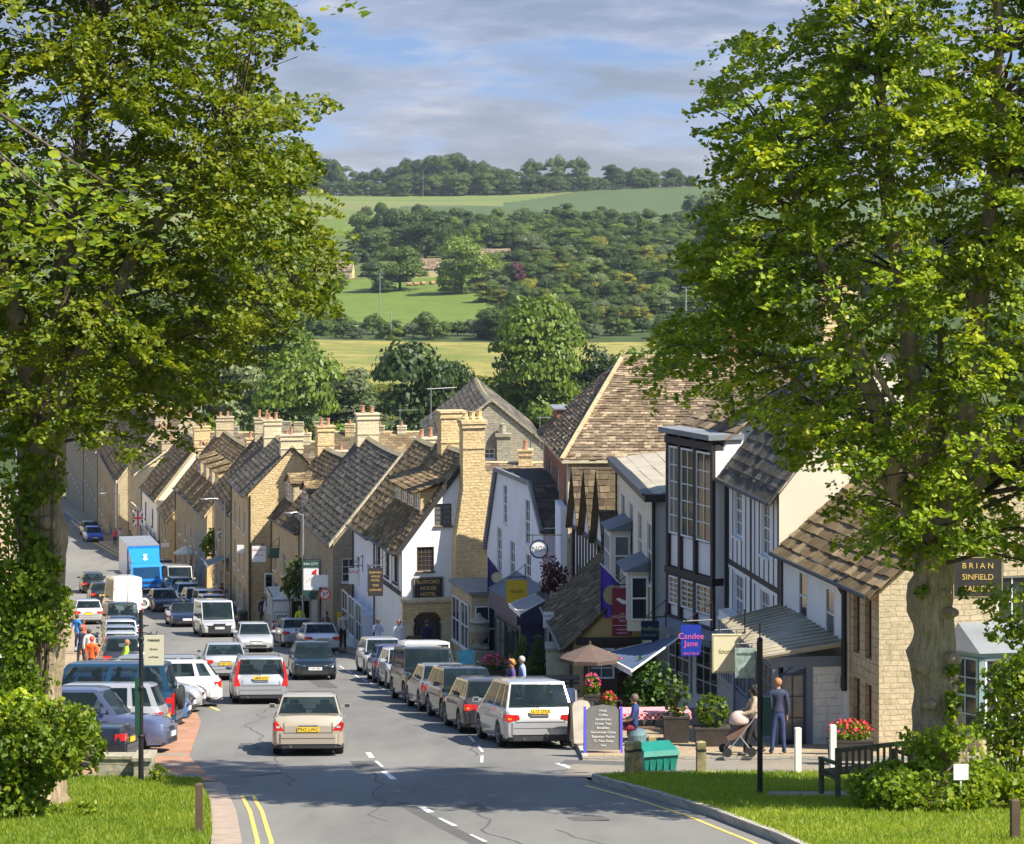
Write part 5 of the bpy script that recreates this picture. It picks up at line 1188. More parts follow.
# left-hand side of the street, mostly behind the lime
for i, (px, Y, px2, Y2, yr, d) in enumerate(((30, 168, 44, 205, 438, 8), (46, 207, 56, 242, 448, 8), (56, 244, 62, 285, 455, 8))):
 a, b = V((PX(px, Y) - 9, Y, 0)), V((PX(px2, Y2) - 8, Y2, 0)); A = (HX + F * b.x / b.y, b.y); B = (HX + F * a.x / a.y, a.y)
 zz = PZ(yr, Y)
 hh = House(('pale stone house glimpsed through the leaves left of the street, nearest of three', 'middle stone house on the left side, half hidden by the trunk', 'farthest stone house on the left side beyond the blue car')[i], A, B, d, zz - 1.5, 3.4, 'stone_pale', 'stone_pale', 'tile', 'house', 'stone_house', row=.4, tw=.5,
          fwins=rows(length(A, B), 5, G(Y) + 3.2, 1.1, 1.5, nx=2, ny=2) + rows(length(A, B), 5, G(Y) + .5, 1.3, 1.8, nx=2, ny=2), base=G(Y2) - 1)
 hh.chimney(3, 4, 1.2, .9, 1.2, 2, 'stone_gold')
for lb, x0, y0, x1, y1, hh_e in (('long unseen stone house added left of the street, behind the parking bays', -27, 104, -25, 74, 6), ('unseen stone house added left of the street, level with the white van', -34, 160, -28, 108, 6.5)):  # houses out of view, put in for the car windows to reflect
 hh = House(lb, (HX + F * x0 / y0, y0), (HX + F * x1 / y1, y1), 8, G(y1) + hh_e - 2, 3.6, 'stone', 'stone', 'tile', 'house', 'stone_house', row=.6, tw=.8, fwins=rows(math.hypot(x1 - x0, y1 - y0), 6, G((y0 + y1) / 2) + 1, 1.1, 1.6, nx=2, ny=2), base=G(y0) - 1)
# farmhouses on the hill
def farm(label, px, Y, w, D, h, rise, px2=None, wall='stone_gold'):
 x = PX(px, Y); g = hill_h(x, Y); zpy = HY - (g + h) * F / Y
 hh = House(label, (px, Y), (px + (w * F / Y) * -1, Y + 1.0), D, g + h, rise, wall, wall, 'tile_rust', 'farmhouse', 'farmhouse', base=g - 2, row=.9, tw=1.2, fwins=rows(w, 3, g + 1.5, 1.2, 1.6, nx=2, ny=2))
 hh.t.location.z = g; return hh
# ================================================================ vehicles
def car_body_ring(w, z0, zt, cr=.02, tuck=.0):
 """half ring y>=0 from bottom to crown; mirrored by caller"""
 h = zt - z0
 return [(w * .80, z0), (w * .955, z0 + .02), (w * .985, z0 + h * .18), (w * 1.0, z0 + h * .42), (w * .992, z0 + h * .66), (w * .955, zt - .055 * min(1, h)), (w * .87, zt - .008), (w * .5, zt + cr * .7), (0, zt + cr)]
CAR = {
 # topline: (fraction from the rear, z as fraction of H); gh: (xrb, xrt, xft, xfb) greenhouse base/roof rear & front fractions from the rear
 'saloon': dict(L=4.5, W=1.75, H=1.42, top=[(0, .50), (.012, .60), (.03, .665), (.16, .675), (.22, .665), (.66, .655), (.72, .63), (.90, .545), (.97, .46), (1, .38)], gh=(.155, .27, .58, .74), ww=.74, pil=(.0, .22, .55, 1.0)),
 'hatch': dict(L=4.15, W=1.74, H=1.45, top=[(0, .46), (.012, .58), (.03, .66), (.10, .66), (.66, .64), (.74, .62), (.92, .53), (.98, .45), (1, .36)], gh=(.035, .12, .60, .78), ww=.74, pil=(.0, .18, .55, 1.0)),
 'estate': dict(L=4.75, W=1.82, H=1.50, top=[(0, .42), (.012, .55), (.03, .63), (.10, .635), (.66, .63), (.74, .61), (.92, .53), (.98, .44), (1, .36)], gh=(.025, .085, .62, .77), ww=.76, pil=(.0, .22, .50, 1.0)),
 'mpv': dict(L=4.66, W=1.88, H=1.66, top=[(0, .40), (.012, .54), (.03, .60), (.10, .605), (.66, .60), (.76, .575), (.92, .50), (.98, .42), (1, .33)], gh=(.025, .10, .58, .86), ww=.74, pil=(.0, .20, .48, 1.0)),
 'suv': dict(L=4.6, W=1.88, H=1.78, top=[(0, .42), (.012, .55), (.03, .61), (.10, .61), (.66, .60), (.74, .585), (.93, .54), (.98, .46), (1, .38)], gh=(.025, .07, .62, .74), ww=.82, pil=(.0, .24, .52, 1.0)),
 'van': dict(L=4.9, W=1.95, H=1.96, top=[(0, .30), (.01, .40), (.02, .52), (.10, .52), (.70, .52), (.78, .505), (.92, .43), (.98, .36), (1, .28)], gh=(.012, .03, .70, .87), ww=.88, pil=(.0, 1.0)),
 'small_van': dict(L=4.4, W=1.80, H=1.84, top=[(0, .30), (.01, .40), (.02, .52), (.10, .52), (.66, .52), (.76, .50), (.92, .42), (.98, .35), (1, .28)], gh=(.012, .03, .62, .83), ww=.86, pil=(.0, 1.0)),
 'tall_van': dict(L=5.6, W=2.02, H=2.55, top=[(0, .24), (.01, .34), (.02, .46), (.10, .46), (.76, .46), (.82, .42), (.93, .36), (.98, .30), (1, .22)], gh=(.01, .03, .74, .87), ww=.84, pil=(.0, 1.0)),
 'sports': dict(L=4.25, W=1.76, H=1.33, top=[(0, .50), (.012, .60), (.03, .68), (.2, .69), (.3, .68), (.62, .66), (.70, .63), (.90, .53), (.97, .44), (1, .36)], gh=(.24, .36, .52, .70), ww=.72, pil=(.0, 1.0)),
}
def make_car(kind, label, pos, rz, color, group='cars on the street', name='car', cat='car', tail='wide', plate=None, front_plate=None, **over):
 S = dict(CAR[kind]); S.update(over); L, W, H = S['L'], S['W'], S['H']; hw = W / 2
 t = thing(name, label, cat, pos, rz, group)
 # pitch the car with the slope: the heading decides how the street's fall acts on it
 hd = V((math.cos(rz), math.sin(rz))); y = pos[1]; slope = (G(y + 2) - G(y - 2)) / 4
 t.rotation_mode = 'XYZ'
 pitch = math.atan(slope * hd[1]); roll = math.atan(slope * hd[0])
 t.rotation_euler = (Matrix.Rotation(rz, 3, 'Z') @ Matrix.Rotation(-pitch, 3, 'Y') @ Matrix.Rotation(roll, 3, 'X')).to_euler()
 P = S.get('paint') or paint(color); wr = S.get('wr', .315 if H < 1.7 else .34); xw = (L * .175 - L / 2 + .08, L * .815 - L / 2)
 gx = lambda f: f * L - L / 2
 topz = lambda x: float(np.interp((x + L / 2) / L, [a for a, b in S['top']], [b * H for a, b in S['top']]))
 # --- body
 xs = set([gx(f) for f in (0, .012, .03, .07, .16, .3, .4, .5, .6, .66, .72, .78, .9, .94, .97, .99, 1)])
 for c in xw:
  for k in (-1.0, -.92, -.7, -.4, 0, .4, .7, .92, 1.0): xs.add(round(c + k * (wr + .06), 4))
 xs = sorted(xs); rings = []; m = MB()
 for x in xs:
  f = (x + L / 2) / L; e = min(f, 1 - f)
  w = hw * (1 - .10 * math.exp(-e / .016) - .03 * math.exp(-e / .08));
  if f > .5: w *= 1 - .05 * max(0, (f - .85) / .15) ** 2
  z0 = .19 + .09 * math.exp(-e / .035); za = z0
  for c in xw:
   d = abs(x - c)
   if d < wr + .0601: za = max(za, wr + math.sqrt(max(0, (wr + .06) ** 2 - d * d)))
  zt = topz(x); ring = car_body_ring(w, z0, zt)
  if za > z0 + .02: ring = [(r[0] if r[1] >= za else min(r[0], w * .995), max(r[1], za + .002 * i)) if i < 7 else r for i, r in enumerate(ring)]; ring[0] = (w * .80, za)
  pts = [V((x, -a, b)) for a, b in ring] + [V((x, a, b)) for a, b in ring[-2::-1]]; rings.append(pts)
 n = len(rings[0]); vs = [p for r in rings for p in r]
 fs = [(i * n + j, i * n + j + 1, (i + 1) * n + j + 1, (i + 1) * n + j) for i in range(len(rings) - 1) for j in range(n - 1)]
 m.add(vs, fs + [tuple(range(n)), tuple((len(rings) - 1) * n + j for j in range(n))[::-1]])
 m.build('body', [P], t, smooth=38, local=True)
 m = MB()   # underside and wheel wells, seen dark through the arches
 m.box((0, 0, .17), (L * .94, W * .80, .28));
 for c in xw: m.box((c, 0, .3), (2 * wr + .1, W * .90, wr + .05))
 m.build('underside', [M['black_plastic']], t, local=True)
 # --- greenhouse shell
 xrb, xrt, xft, xfb = [gx(f) for f in S['gh']]; wt = hw * S['ww']; wb = hw * .90; zr = H - .045; seg = 5
 def ring(xr, xf, w, z, bf, br, zc=0.0):
  pts = []
  for i in range(seg): yy = -w + 2 * w * i / (seg - 1); pts.append(V((xr - br * (1 - (yy / w) ** 2), yy, z(xr) if callable(z) else z)))
  for i in range(seg): yy = w - 2 * w * i / (seg - 1); pts.append(V((xf + bf * (1 - (yy / w) ** 2), yy, z(xf) if callable(z) else z)))
  return pts
 r0 = ring(xrb, xfb, wb, lambda x: topz(x) - .03, .10, .05); r1 = ring(xrt, xft, wt, zr, .07, .04); r2 = ring(xrt + .12, xft - .15, wt * .82, H - .005, .05, .02)
 m = MB(); k = len(r0); vs = r0 + r1 + r2; pil = S['pil']; sg = S.get('side_glass') or [(pil[i] + (.035 if i else .05), pil[i + 1] - (.012 if i < len(pil) - 2 else .05)) for i in range(len(pil) - 1)]; vv0, vv1 = S.get('rgv', (.10, .93)); rg_ = S.get('rear_glass', True)
 def framed(a, b, c, d, us, v0, v1):
  q = lambda u, v: a.lerp(b, u).lerp(d.lerp(c, u), v)
  def pt(u0, u1, w0, w1):
   if u1 - u0 > .002: m.quad(q(u0, w0), q(u1, w0), q(u1, w1), q(u0, w1))
  if not us: pt(0, 1, 0, 1); return
  pt(0, 1, 0, v0); pt(0, 1, v1, 1); e = 0
  for u0, u1 in us: pt(e, u0, v0, v1); e = u1
  pt(e, 1, v0, v1)
 for j in range(seg - 1): framed(r0[j], r0[j + 1], r1[j + 1], r1[j], [(.12 if j == 0 else 0, .88 if j == seg - 2 else 1)] if rg_ else [], vv0, vv1)
 for j in range(seg, 2 * seg - 1): framed(r0[j], r0[j + 1], r1[j + 1], r1[j], [(.1 if j == seg else 0, .9 if j == 2 * seg - 2 else 1)], .06, .94)
 framed(r0[seg - 1], r0[seg], r1[seg], r1[seg - 1], sg, .10, .90); framed(r0[0], r0[2 * seg - 1], r1[2 * seg - 1], r1[0], sg, .10, .90)
 fs = [(k + j, k + (j + 1) % k, 2 * k + (j + 1) % k, 2 * k + j) for j in range(k)] + [tuple(2 * k + j for j in range(k))]
 m.add(vs, fs); m.build('roof', [S.get('roofmat', P)], t, smooth=30, local=True)
 def pane(a, b, c, d, u0, u1, v0, v1, mb, off=.008):
  q = lambda u, v: a.lerp(b, u).lerp(d.lerp(c, u), v)
  pts = [q(u0, v0), q(u1, v0), q(u1, v1), q(u0, v1)]; nn = (pts[1] - pts[0]).cross(pts[3] - pts[0]).normalized(); cen = (pts[0] + pts[2]) / 2
  if nn.dot(cen - V((0, 0, cen.z))) < 0: nn = -nn
  mb.quad(*[p + nn * off for p in pts])
 gl = M['car_glass']
 if S.get('rear_glass', True):
  m = MB()
  for j in range(seg - 1): pane(r0[j], r0[j + 1], r1[j + 1], r1[j], .12 if j == 0 else 0, .88 if j == seg - 2 else 1, vv0, vv1, m)
  m.build('rear_window', [gl], t, smooth=60, local=True)
 m = MB()
 for j in range(seg, 2 * seg - 1): pane(r0[j], r0[j + 1], r1[j + 1], r1[j], .1 if j == seg else 0, .9 if j == 2 * seg - 2 else 1, .06, .94, m)
 m.build('windscreen', [gl], t, smooth=60, local=True)
 m = MB(); zt0 = topz(0) - .0; cx = xfb - .95     # dark cabin floor at sill height, seats and headrests
 m.add([(xrb + .02, -wb * .96, topz(xrb) + .012), (xfb - .02, -wb * .96, topz(xfb) + .012), (xfb - .02, wb * .96, topz(xfb) + .012), (xrb + .02, wb * .96, topz(xrb) + .012)], [(0, 1, 2, 3)])
 m.box((xfb - .28, 0, topz(xfb) + .01), (.5, wb * 1.8, .05))
 zb_ = topz(cx) - .05; hh = H - zb_ - .16
 for sd in (-1, 1):
  m.box((cx - .25, sd * wb * .48, zb_), (.16, wb * .66, hh * .62), top=.8); m.box((cx - .27, sd * wb * .48, zb_ + hh * .66), (.10, .24, hh * .26), top=.85)
  if kind not in ('van', 'tall_van', 'small_van', 'sports'): m.box((xrt + .42, sd * wb * .48, zb_), (.14, wb * .80, hh * .42), top=.9); m.box((xrt + .40, sd * wb * .48, zb_ + hh * .45), (.09, .22, hh * .22), top=.85)
 m.build('interior', [M['black_plastic']], t, local=True)
 for side in (0, 1):
  m = MB()
  if side == 0: a, b, c, d = r0[seg - 1], r0[seg], r1[seg], r1[seg - 1]     # +y side, rear->front
  else: b, a, d, c = r0[2 * seg - 1], r0[0], r1[0], r1[2 * seg - 1]; a, b, c, d = a, b, d, c
  if side == 1: a, b, c, d = r0[0], r0[2 * seg - 1], r1[2 * seg - 1], r1[0]
  segs = sg
  for u0, u1 in segs: pane(a, b, c, d, u0, u1, .10, .90, m)
  m.build('side_window', [gl], t, local=True)
 # --- bumpers, plates, lamps
 dark = S.get('dark_bumper', False)
 rb = hw * .955
 m = MB()
 prof = [(-L / 2 - .035, -rb * .78), (-L / 2 - .035, rb * .78), (-L / 2 + .10, rb * .99), (-L / 2 + .35, rb * 1.045), (-L / 2 + .35, -rb * 1.045), (-L / 2 + .10, -rb * .99)]
 bz = H * .21 if H < 1.7 else .36; bt = H * .385 if H < 1.7 else .62
 m.prism([V((a, b, bz)) for a, b in prof], (0, 0, bt - bz), 0); m.build('bumper', [M['black_plastic'] if dark else P], t, smooth=30, local=True)
 m = MB(); m.prism([V((a + .02, b * .97, .2)) for a, b in prof], (0, 0, bz - .2)); m.build('lower_valance', [M['black_plastic']], t, local=True)
 m = MB(); fp = [(L / 2 + .03, -rb * .62), (L / 2 + .03, rb * .62), (L / 2 - .12, rb * .93), (L / 2 - .42, rb * 1.035), (L / 2 - .42, -rb * 1.035), (L / 2 - .12, -rb * .93)]
 fz = H * .335
 m.prism([V((a, b, .23)) for a, b in fp], (0, 0, fz - .23)); m.build('bumper', [M['black_plastic'] if dark else P], t, smooth=30, local=True)
 m = MB(); m.box((L / 2 + .028, 0, .25), (.02, W * .58, .12)); m.box((L / 2 - .03, 0, fz + .02), (.07, W * .34, max(.07, topz(L / 2 - .12) - fz - .13))); m.build('grille', [M['black_plastic']], t, local=True)
 zb = topz(-L / 2 + .05); X = -L / 2 - .004
 for sd in (-1, 1):
  m = MB(); q = lambda y, z: V((X, sd * y, z)); y1 = hw * .93
  if tail == 'tri': pts = [q(y1, zb - .01), q(y1 - .17, zb - .21 * 1.2), q(y1 + .01, zb - .25)]; pts = [q(y1 - .01, zb + .0), q(y1 - .04, zb + .0), q(y1 - .24, zb - .23), q(y1 + .005, zb - .23)]
  elif tail == 'tall': pts = [q(y1 * .80, H - .14), q(y1 * .875, H - .12), q(y1 + .0, zb + .02), q(y1 + .01, zb - .22), q(y1 - .20, zb - .22), q(y1 - .10, zb + .04)]
  elif tail == 'van': pts = [q(y1, zb + .06), q(y1 - .11, zb + .06), q(y1 - .11, zb - .50), q(y1, zb - .50)]
  else: pts = [q(y1, zb - .03), q(y1 - .33, zb - .05), q(y1 - .35, zb - .15), q(y1 - .10, zb - .22), q(y1 + .01, zb - .20)]
  dep = .06 if tail != 'tall' else .12
  m.prism(pts, (dep + .02, 0, 0));
  if tail != 'tall': m.obox((X, sd * (y1 - (.02 if sd > 0 else .02)), zb - .20), (.22, sd * hw * .052, 0), (0, sd * .012, 0), (0, 0, .15))
  tl = m.build('tail_light', [M['red_lamp']], t, local=True)
  if tail in ('tri', 'wide'):
   m = MB(); m.box((X - .004, sd * (y1 - .09), zb - .17), (.012, .09, .05)); m.build('clear_lens', [M['head_lamp'] if tail == 'tri' else M['amber']], tl, local=True)
  # headlamps
  zf = topz(L / 2 - .12); m = MB(); xf_ = L / 2 - .05; yf = hw * .86
  m.prism([V((xf_ - .05, sd * yf, zf - .03)), V((xf_ + .035, sd * (yf - .36), zf - .10)), V((xf_ + .045, sd * (yf - .36), zf - .19)), V((xf_ - .01, sd * yf, zf - .20))], (-.16, sd * .055, .01))
  m.build('headlight', [M['head_lamp']], t, smooth=20, local=True)
  mz = topz(gx(S['gh'][3]) - .25) + .08; mx = gx(S['gh'][3]) - .32
  m = MB(); m.box((mx, sd * (hw + .07), mz - .03), (.10, .18, .12), top=.8); m.obox((mx - .03, sd * (hw - .08), mz), (.06, 0, 0), (0, sd * .08, 0), (0, 0, .05))
  wm = m.build('wing_mirror', [M['black_plastic'] if dark else P], t, smooth=30, local=True)
  m = MB(); m.quad((mx - .053, sd * (hw + .0), mz - .015), (mx - .053, sd * (hw + .14), mz - .015), (mx - .047, sd * (hw + .13), mz + .075), (mx - .047, sd * (hw + .01), mz + .075)); m.build('mirror_glass', [M['car_glass']], wm, local=True)
 pz = S.get('pz', zb - .26 if kind in ('saloon', 'sports') else zb - .25)
 m = MB(); m.box((X - .016 - (.034 if pz < bt else 0), 0, pz), (.016, .52, .115)); po = m.build('number_plate', [M['plate_y']], t, local=True)
 if plate: text(plate, po, .115, (X - .028 - (.034 if pz < bt else 0), 0, pz + .055), (R(90), 0, R(-90)), M['timber'], .002, wscale=.95)
 m = MB(); m.box((L / 2 + .05, 0, .40 if H < 1.7 else .46), (.016, .52, .115)); po = m.build('number_plate', [M['plate_w']], t, local=True)
 if front_plate: text(front_plate, po, .115, (L / 2 + .062, 0, .457 if H < 1.7 else .517), (R(90), 0, R(90)), M['timber'], .002, wscale=.95)
 # --- wheels
 for c in xw:
  for sd in (-1, 1):
   m = MB(); yc = sd * (hw - .13); m.lathe((c, yc, wr), [(wr * .60, -.105), (wr * .93, -.105), (wr, -.06), (wr, .06), (wr * .93, .105), (wr * .60, .105)], 20, 0, axis=(0, sd, 0))
   wo = m.build('wheel', [M['rubber']], t, smooth=35, local=True)
   m = MB(); m.lathe((c, yc, wr), [(wr * .60, .03), (wr * .64, .112), (wr * .58, .112), (wr * .54, .06), (.01, .06)], 20, 0, axis=(0, sd, 0))
   for q in range(5):
    a = q * 2 * math.pi / 5 + .3; e = V((math.cos(a), 0, math.sin(a))); p0 = V((c, yc + sd * .085, wr)); m.bar(p0 + e * .02, p0 + e * wr * .6, .055, .03, 0, up=(0, 1, 0))
   m.lathe((c, yc, wr), [(.05, .06), (.05, .11), (.01, .115)], 8, 0, axis=(0, sd, 0))
   m.build('rim', [M['alloy']], wo, smooth=30, local=True)
 if S.get('rails'):
  m = MB()
  for sd in (-1, 1): m.tube([(xrt + .2, sd * wt * .95, H - .02), (xrt + .3, sd * wt * .95, H + .035), (xft - .5, sd * wt * .95, H + .035), (xft - .4, sd * wt * .95, H - .02)], .016, 5)
  m.build('roof_rails', [M['alloy']], t, local=True)
 if kind in ('van', 'tall_van', 'small_van'):
  m = MB(); zt_, zb_ = H - .12, .5
  m.box((-L / 2 - .02 + .012, 0, zb_), (.016, .02, zt_ - zb_));
  for sd in (-1, 1):
   for z in (H * .34, H * .7): m.box((-L / 2 - .012, sd * (hw * .84), z), (.03, .05, .10))
  m.build('rear_door_seams', [M['black_plastic']], t, local=True)
 else:
  m = MB()
  for sd in (-1, 1):
   for f in ((.46, .66) if kind not in ('sports',) else (.55,)): m.obox((gx(f), sd * (hw * .992) - .006, topz(gx(f)) * .84), (.16, 0, 0), (0, sd * .025 + .0, 0), (0, 0, .025))
  m.build('door_handles', [P if not dark else M['black_plastic']], t, local=True)
  m = MB(); Xb = -L / 2 - .006
  for sd in (-1, 1): m.box((Xb, sd * hw * .66, bt), (.008, .010, max(.05, zb - bt - .02)))
  m.box((Xb - .0, 0, bt + .006), (.012, hw * 1.32, .012)); m.box((-L / 2 - .037, 0, bz + (bt - bz) * .52), (.008, hw * 1.46, .010)); m.build('boot_seams', [M['black_plastic']], t, local=True)
  m = MB(); m.box((Xb - .006, 0, pz + .135 if pz + .15 < zb else pz - .06), (.014, .46, .03)); m.build('boot_handle', [M['alloy'] if sum(color) > .8 else P], t, local=True)
  m = MB(); m.lathe((-L / 2 + .12, .42, .235), [(.03, 0), (.03, .17), (.022, .17), (.022, 0)], 8, axis=(-1, 0, 0), ring=True); m.build('exhaust', [M['alloy']], t, local=True)
  if kind != 'saloon' and kind != 'sports': m = MB(); q0, q1 = r0[2], r1[2]; m.bar(q0.lerp(q1, .14) + V((-.03, 0, 0)), q0.lerp(q1, .22) + V((-.03, .36, 0)), .02); m.build('rear_wiper', [M['black_plastic']], t, local=True)
  m = MB()
  if S.get('brake', True): m.box((xrt + .02, 0, H - .075), (.03, .28, .02)); m.build('brake_light', [M['red_lamp']], t, local=True)
 return t
def hdg(dx, dy): return math.atan2(dy, dx)
WHITE = (.62, .62, .62); SILVER = (.42, .43, .44); BLACK = (.012, .013, .016); NAVY = (.015, .022, .06); BLUE = (.03, .09, .35); CHAMP = (.40, .35, .28); GREY = (.13, .135, .14)
RD = [(40, -.2), (60, -4.9), (80, -8.0), (97, -11.2), (119, -12.3), (150, -19.5), (180, -28), (250, -42), (300, -52)]
def along(Y): # unit direction of the street at Y (away from us)
 a = lin(XR, Y - 5), Y - 5; b = lin(XR, Y + 8), Y + 8; return hdg(b[0] - a[0], b[1] - a[1])
def pos(px, Y, dz=.0): return gp(px, Y, dz)
away = lambda Y: along(Y); toward = lambda Y: along(Y) + math.pi
TR = 'moving traffic in the street'; PR = 'cars parked along the right-hand kerb'; PL_ = 'cars parked nose-in on the left'; PF = 'cars parked along the left-hand kerb'
# traffic; Y is the car's centre
make_car('saloon', 'beige saloon driving away alone in the middle of the near road', pos(309, 62.2), R(94), CHAMP, TR, tail='tri', plate='P342 LWC', paint=paint((.50, .43, .33), .35, .3))
make_car('estate', 'silver estate car with tall red rear lamps, driving away ahead of the beige saloon', pos(258, 82.5), R(98), SILVER, TR, tail='tall', plate='LB08 KVU', rails=True, pz=.78)
make_car('saloon', 'silver saloon driving away, left of and beyond the silver estate', pos(223, 99.5), R(99), (.50, .51, .53), TR, tail='wide', plate='WX07 OUC', pz=.60)
make_car('hatch', 'dark green-black hatchback coming towards us beside the silver estate', pos(312, 99.5), R(-82), (.012, .022, .03), TR, front_plate='Y184 DRV')
make_car('hatch', 'old white hatchback coming towards us behind the dark hatchback', pos(253, 121.5), R(-80), WHITE, TR, front_plate='J613 WFC', H=1.38)
make_car('van', 'white passenger van with grey bumper coming towards us', pos(214, 138), R(-76), WHITE, TR, 'van', 'van', dark_bumper=True, front_plate='KM04 HXT', L=4.8, W=1.92)
make_car('sports', 'dark blue convertible coming towards us with its roof down', pos(183, 147.5), R(-76), NAVY, TR, roofmat=M['car_glass'], W=1.8)
make_car('saloon', 'dark saloon coming towards us between the blue truck and the convertible', pos(163, 163), R(-75), BLACK, TR, W=1.82)
make_car('tall_van', 'tall white panel van driving away with plain rear doors', pos(122, 157), R(106), WHITE, TR, 'van', 'van', tail='van', rear_glass=False, paint=paint((.7, .7, .7), 0, .4), plate='VN53 XEC', pz=.75)
make_car('hatch', 'black hatchback driving away, farthest up the left lane', pos(92, 183), R(103), BLACK, TR, tail='wide', plate='HX02 TNA')
make_car('saloon', 'dark blue saloon driving away in front of the tall white van', pos(101, 171), R(103), (.02, .025, .04), TR)
make_car('hatch', 'bright blue car at the far bend below the end houses', pos(93, 250), R(-74), (.01, .06, .42), TR, front_plate='BU56 OAE', H=1.5)
make_car('estate', 'dark blue car with the top of its roof showing behind the bright blue car', pos(90, 262), R(-74), NAVY, TR)
# right-hand kerb, near to far
make_car('mpv', 'silver people carrier parked nearest us at the right kerb', pos(523, 64.6), R(101), (.50, .50, .50), PR, tail='wide', plate='LL12 OXX', pz=.86, L=4.5)
make_car('hatch', 'dark grey hatchback parked just ahead of the silver people carrier', pos(482, 69.3), R(100), (.045, .04, .045), PR, tail='wide')
make_car('hatch', 'near-black hatchback parked with its windscreen facing us', pos(463, 73.6), R(-79), (.014, .016, .025), PR, L=4.0, H=1.5)
make_car('saloon', 'grey saloon with red rear lamps parked between two dark cars', pos(440, 78.2), R(100), (.20, .21, .22), PR, L=4.2)
make_car('suv', 'black off-roader parked facing us with a notice on its dashboard', pos(425, 82.8), R(-79), (.012, .012, .012), PR, L=4.3, dark_bumper=True, H=1.75)
make_car('small_van', 'white van with red upright rear lamps parked behind the black off-roader', pos(421, 88.0), R(98), WHITE, PR, 'van', 'van', tail='van', paint=paint((.66, .66, .66), 0, .4))
make_car('hatch', 'white hatchback facing us, parked beyond the white van', pos(405, 92.6), R(-80), WHITE, PR, L=3.9)
make_car('saloon', 'violet-blue saloon parked near the top of the right-hand line', pos(392, 97.3), R(98), (.05, .06, .22), PR, L=4.3)
make_car('hatch', 'white hatchback facing us, last of the line before the hotel', pos(381, 103.0), R(-80), WHITE, PR, L=4.1)
PW = 'vehicles waiting by the right-hand kerb beyond the hotel'
make_car('saloon', 'white saloon with red rear lamps stopped at the kerb by the stone corner', pos(317, 120.5), R(101), (.55, .56, .58), PW, plate='OV05 LKA')
make_car('saloon', 'silver saloon stopped ahead of the white one near the open van', pos(294, 127), R(102), SILVER, PW)
make_car('van', 'cream minivan in the row of parked cars beyond the convertible', pos(178, 183), R(-77), (.58, .55, .45), PW, 'van', 'van', rear_glass=True)
make_car('hatch', 'navy hatchback right behind the white passenger van', pos(222, 144.8), R(-76), NAVY, PW)
make_car('mpv', 'pale silver people carrier behind the navy hatchback', pos(213, 151), R(-76), SILVER, PW)
make_car('suv', 'white estate-like car with roof bars in the row beyond the convertible', pos(209, 158), R(-76), WHITE, PW, H=1.65)
make_car('hatch', 'mid-blue hatchback in the row between the white car and the pale blue one', pos(196, 163.5), R(-76), (.03, .05, .16), PW)
make_car('hatch', 'pale blue hatchback in the row, right of the dark oncoming saloon', pos(187, 169.5), R(-76), (.25, .33, .46), PW)
make_car('estate', 'grey car in the row just in front of the cream minivan', pos(181, 176), R(-76), GREY, PW)
make_car('suv', 'silver off-roader beside the blue truck', pos(166, 187), R(-76), SILVER, PW)
make_car('hatch', 'dark blue car, farthest of the row behind the truck', pos(163, 199), R(-76), NAVY, PW)
# left-hand kerb line
make_car('estate', 'dark car with pale interior at the near end of the left kerb line', pos(122, 104), R(101), (.03, .035, .045), PF)
make_car('hatch', 'white hatchback second along the left kerb line', pos(119, 110), R(101), WHITE, PF)
make_car('hatch', 'silver-blue hatchback third along the left kerb line', pos(118, 116.5), R(102), (.30, .34, .40), PF)
make_car('estate', 'white car with black roof strip fourth along the left kerb line', pos(118, 123), R(102), (.55, .55, .56), PF)
make_car('hatch', 'dark blue hatchback fifth along the left kerb line', pos(120, 129.5), R(103), (.03, .05, .13), PF)
make_car('suv', 'black off-roader with wide screen at the far end of the left kerb line', pos(121, 137), R(-76), BLACK, PF, H=1.85)
make_car('hatch', 'white hatchback with a red lamp parked by the group of people on the left', pos(86, 150), R(104), WHITE, PF)
# nose-in bays: x is the inner (street) end, px at the car's own Y
def bay(kind, label, px_end, Y, nose, color, tilt=0.0, **k):
 L = k.get('L', CAR[kind]['L']); x = PX(px_end, Y) - L / 2 * math.cos(tilt)
 k.setdefault('group', PL_)
 return make_car(kind, label, V((x, Y, G(Y))), (0 if nose == 'r' else math.pi) + tilt * (1 if nose == 'r' else 1), color, **k)
bay('sports', 'black car with one red tail lamp, nearest of the cars parked nose-in on the left', 132, 57.6, 'l', (.02, .025, .04), L=4.1, tilt=-.05)
bay('suv', 'violet-blue crossover parked nose to the road behind the low wall', 172, 61.5, 'r', (.13, .15, .26), H=1.58, L=4.5, tilt=-.05)
bay('estate', 'white estate parked between the violet crossover and the blue off-roader', 166, 64.9, 'l', WHITE, L=4.2)
bay('suv', 'big dark blue off-roader with spare wheel on its tail, on the left', 178, 68.2, 'l', (.02, .085, .16), H=1.9, L=4.7, tail='van', rails=True)
bay('hatch', 'sky-blue hatchback with only its nose showing past the big off-roader', 188, 71.2, 'r', (.08, .22, .55), L=3.9)
bay('hatch', 'charcoal hatchback nose out beyond the sky-blue one', 193, 73.8, 'r', (.03, .035, .05), L=4.0)
bay('hatch', 'white hatchback nose out with black grille beside the road', 203, 76.6, 'r', WHITE, L=4.0)
bay('hatch', 'white hatchback with red lamp backing onto the road, farthest out of the left bays', 220, 79.4, 'l', (.66, .66, .66), L=4.2, tilt=.12)
bay('estate', 'silver estate car in the last visible nose-in bay', 208, 82.6, 'l', SILVER, L=4.6, tilt=.05)
bay('tall_van', 'white high-roofed van standing behind the black and violet cars', 90, 69.5, 'r', (.7, .7, .7), H=2.15, L=4.9, name='van', cat='van', tail='van', rear_glass=False, paint=paint((.72, .72, .7), 0, .5))
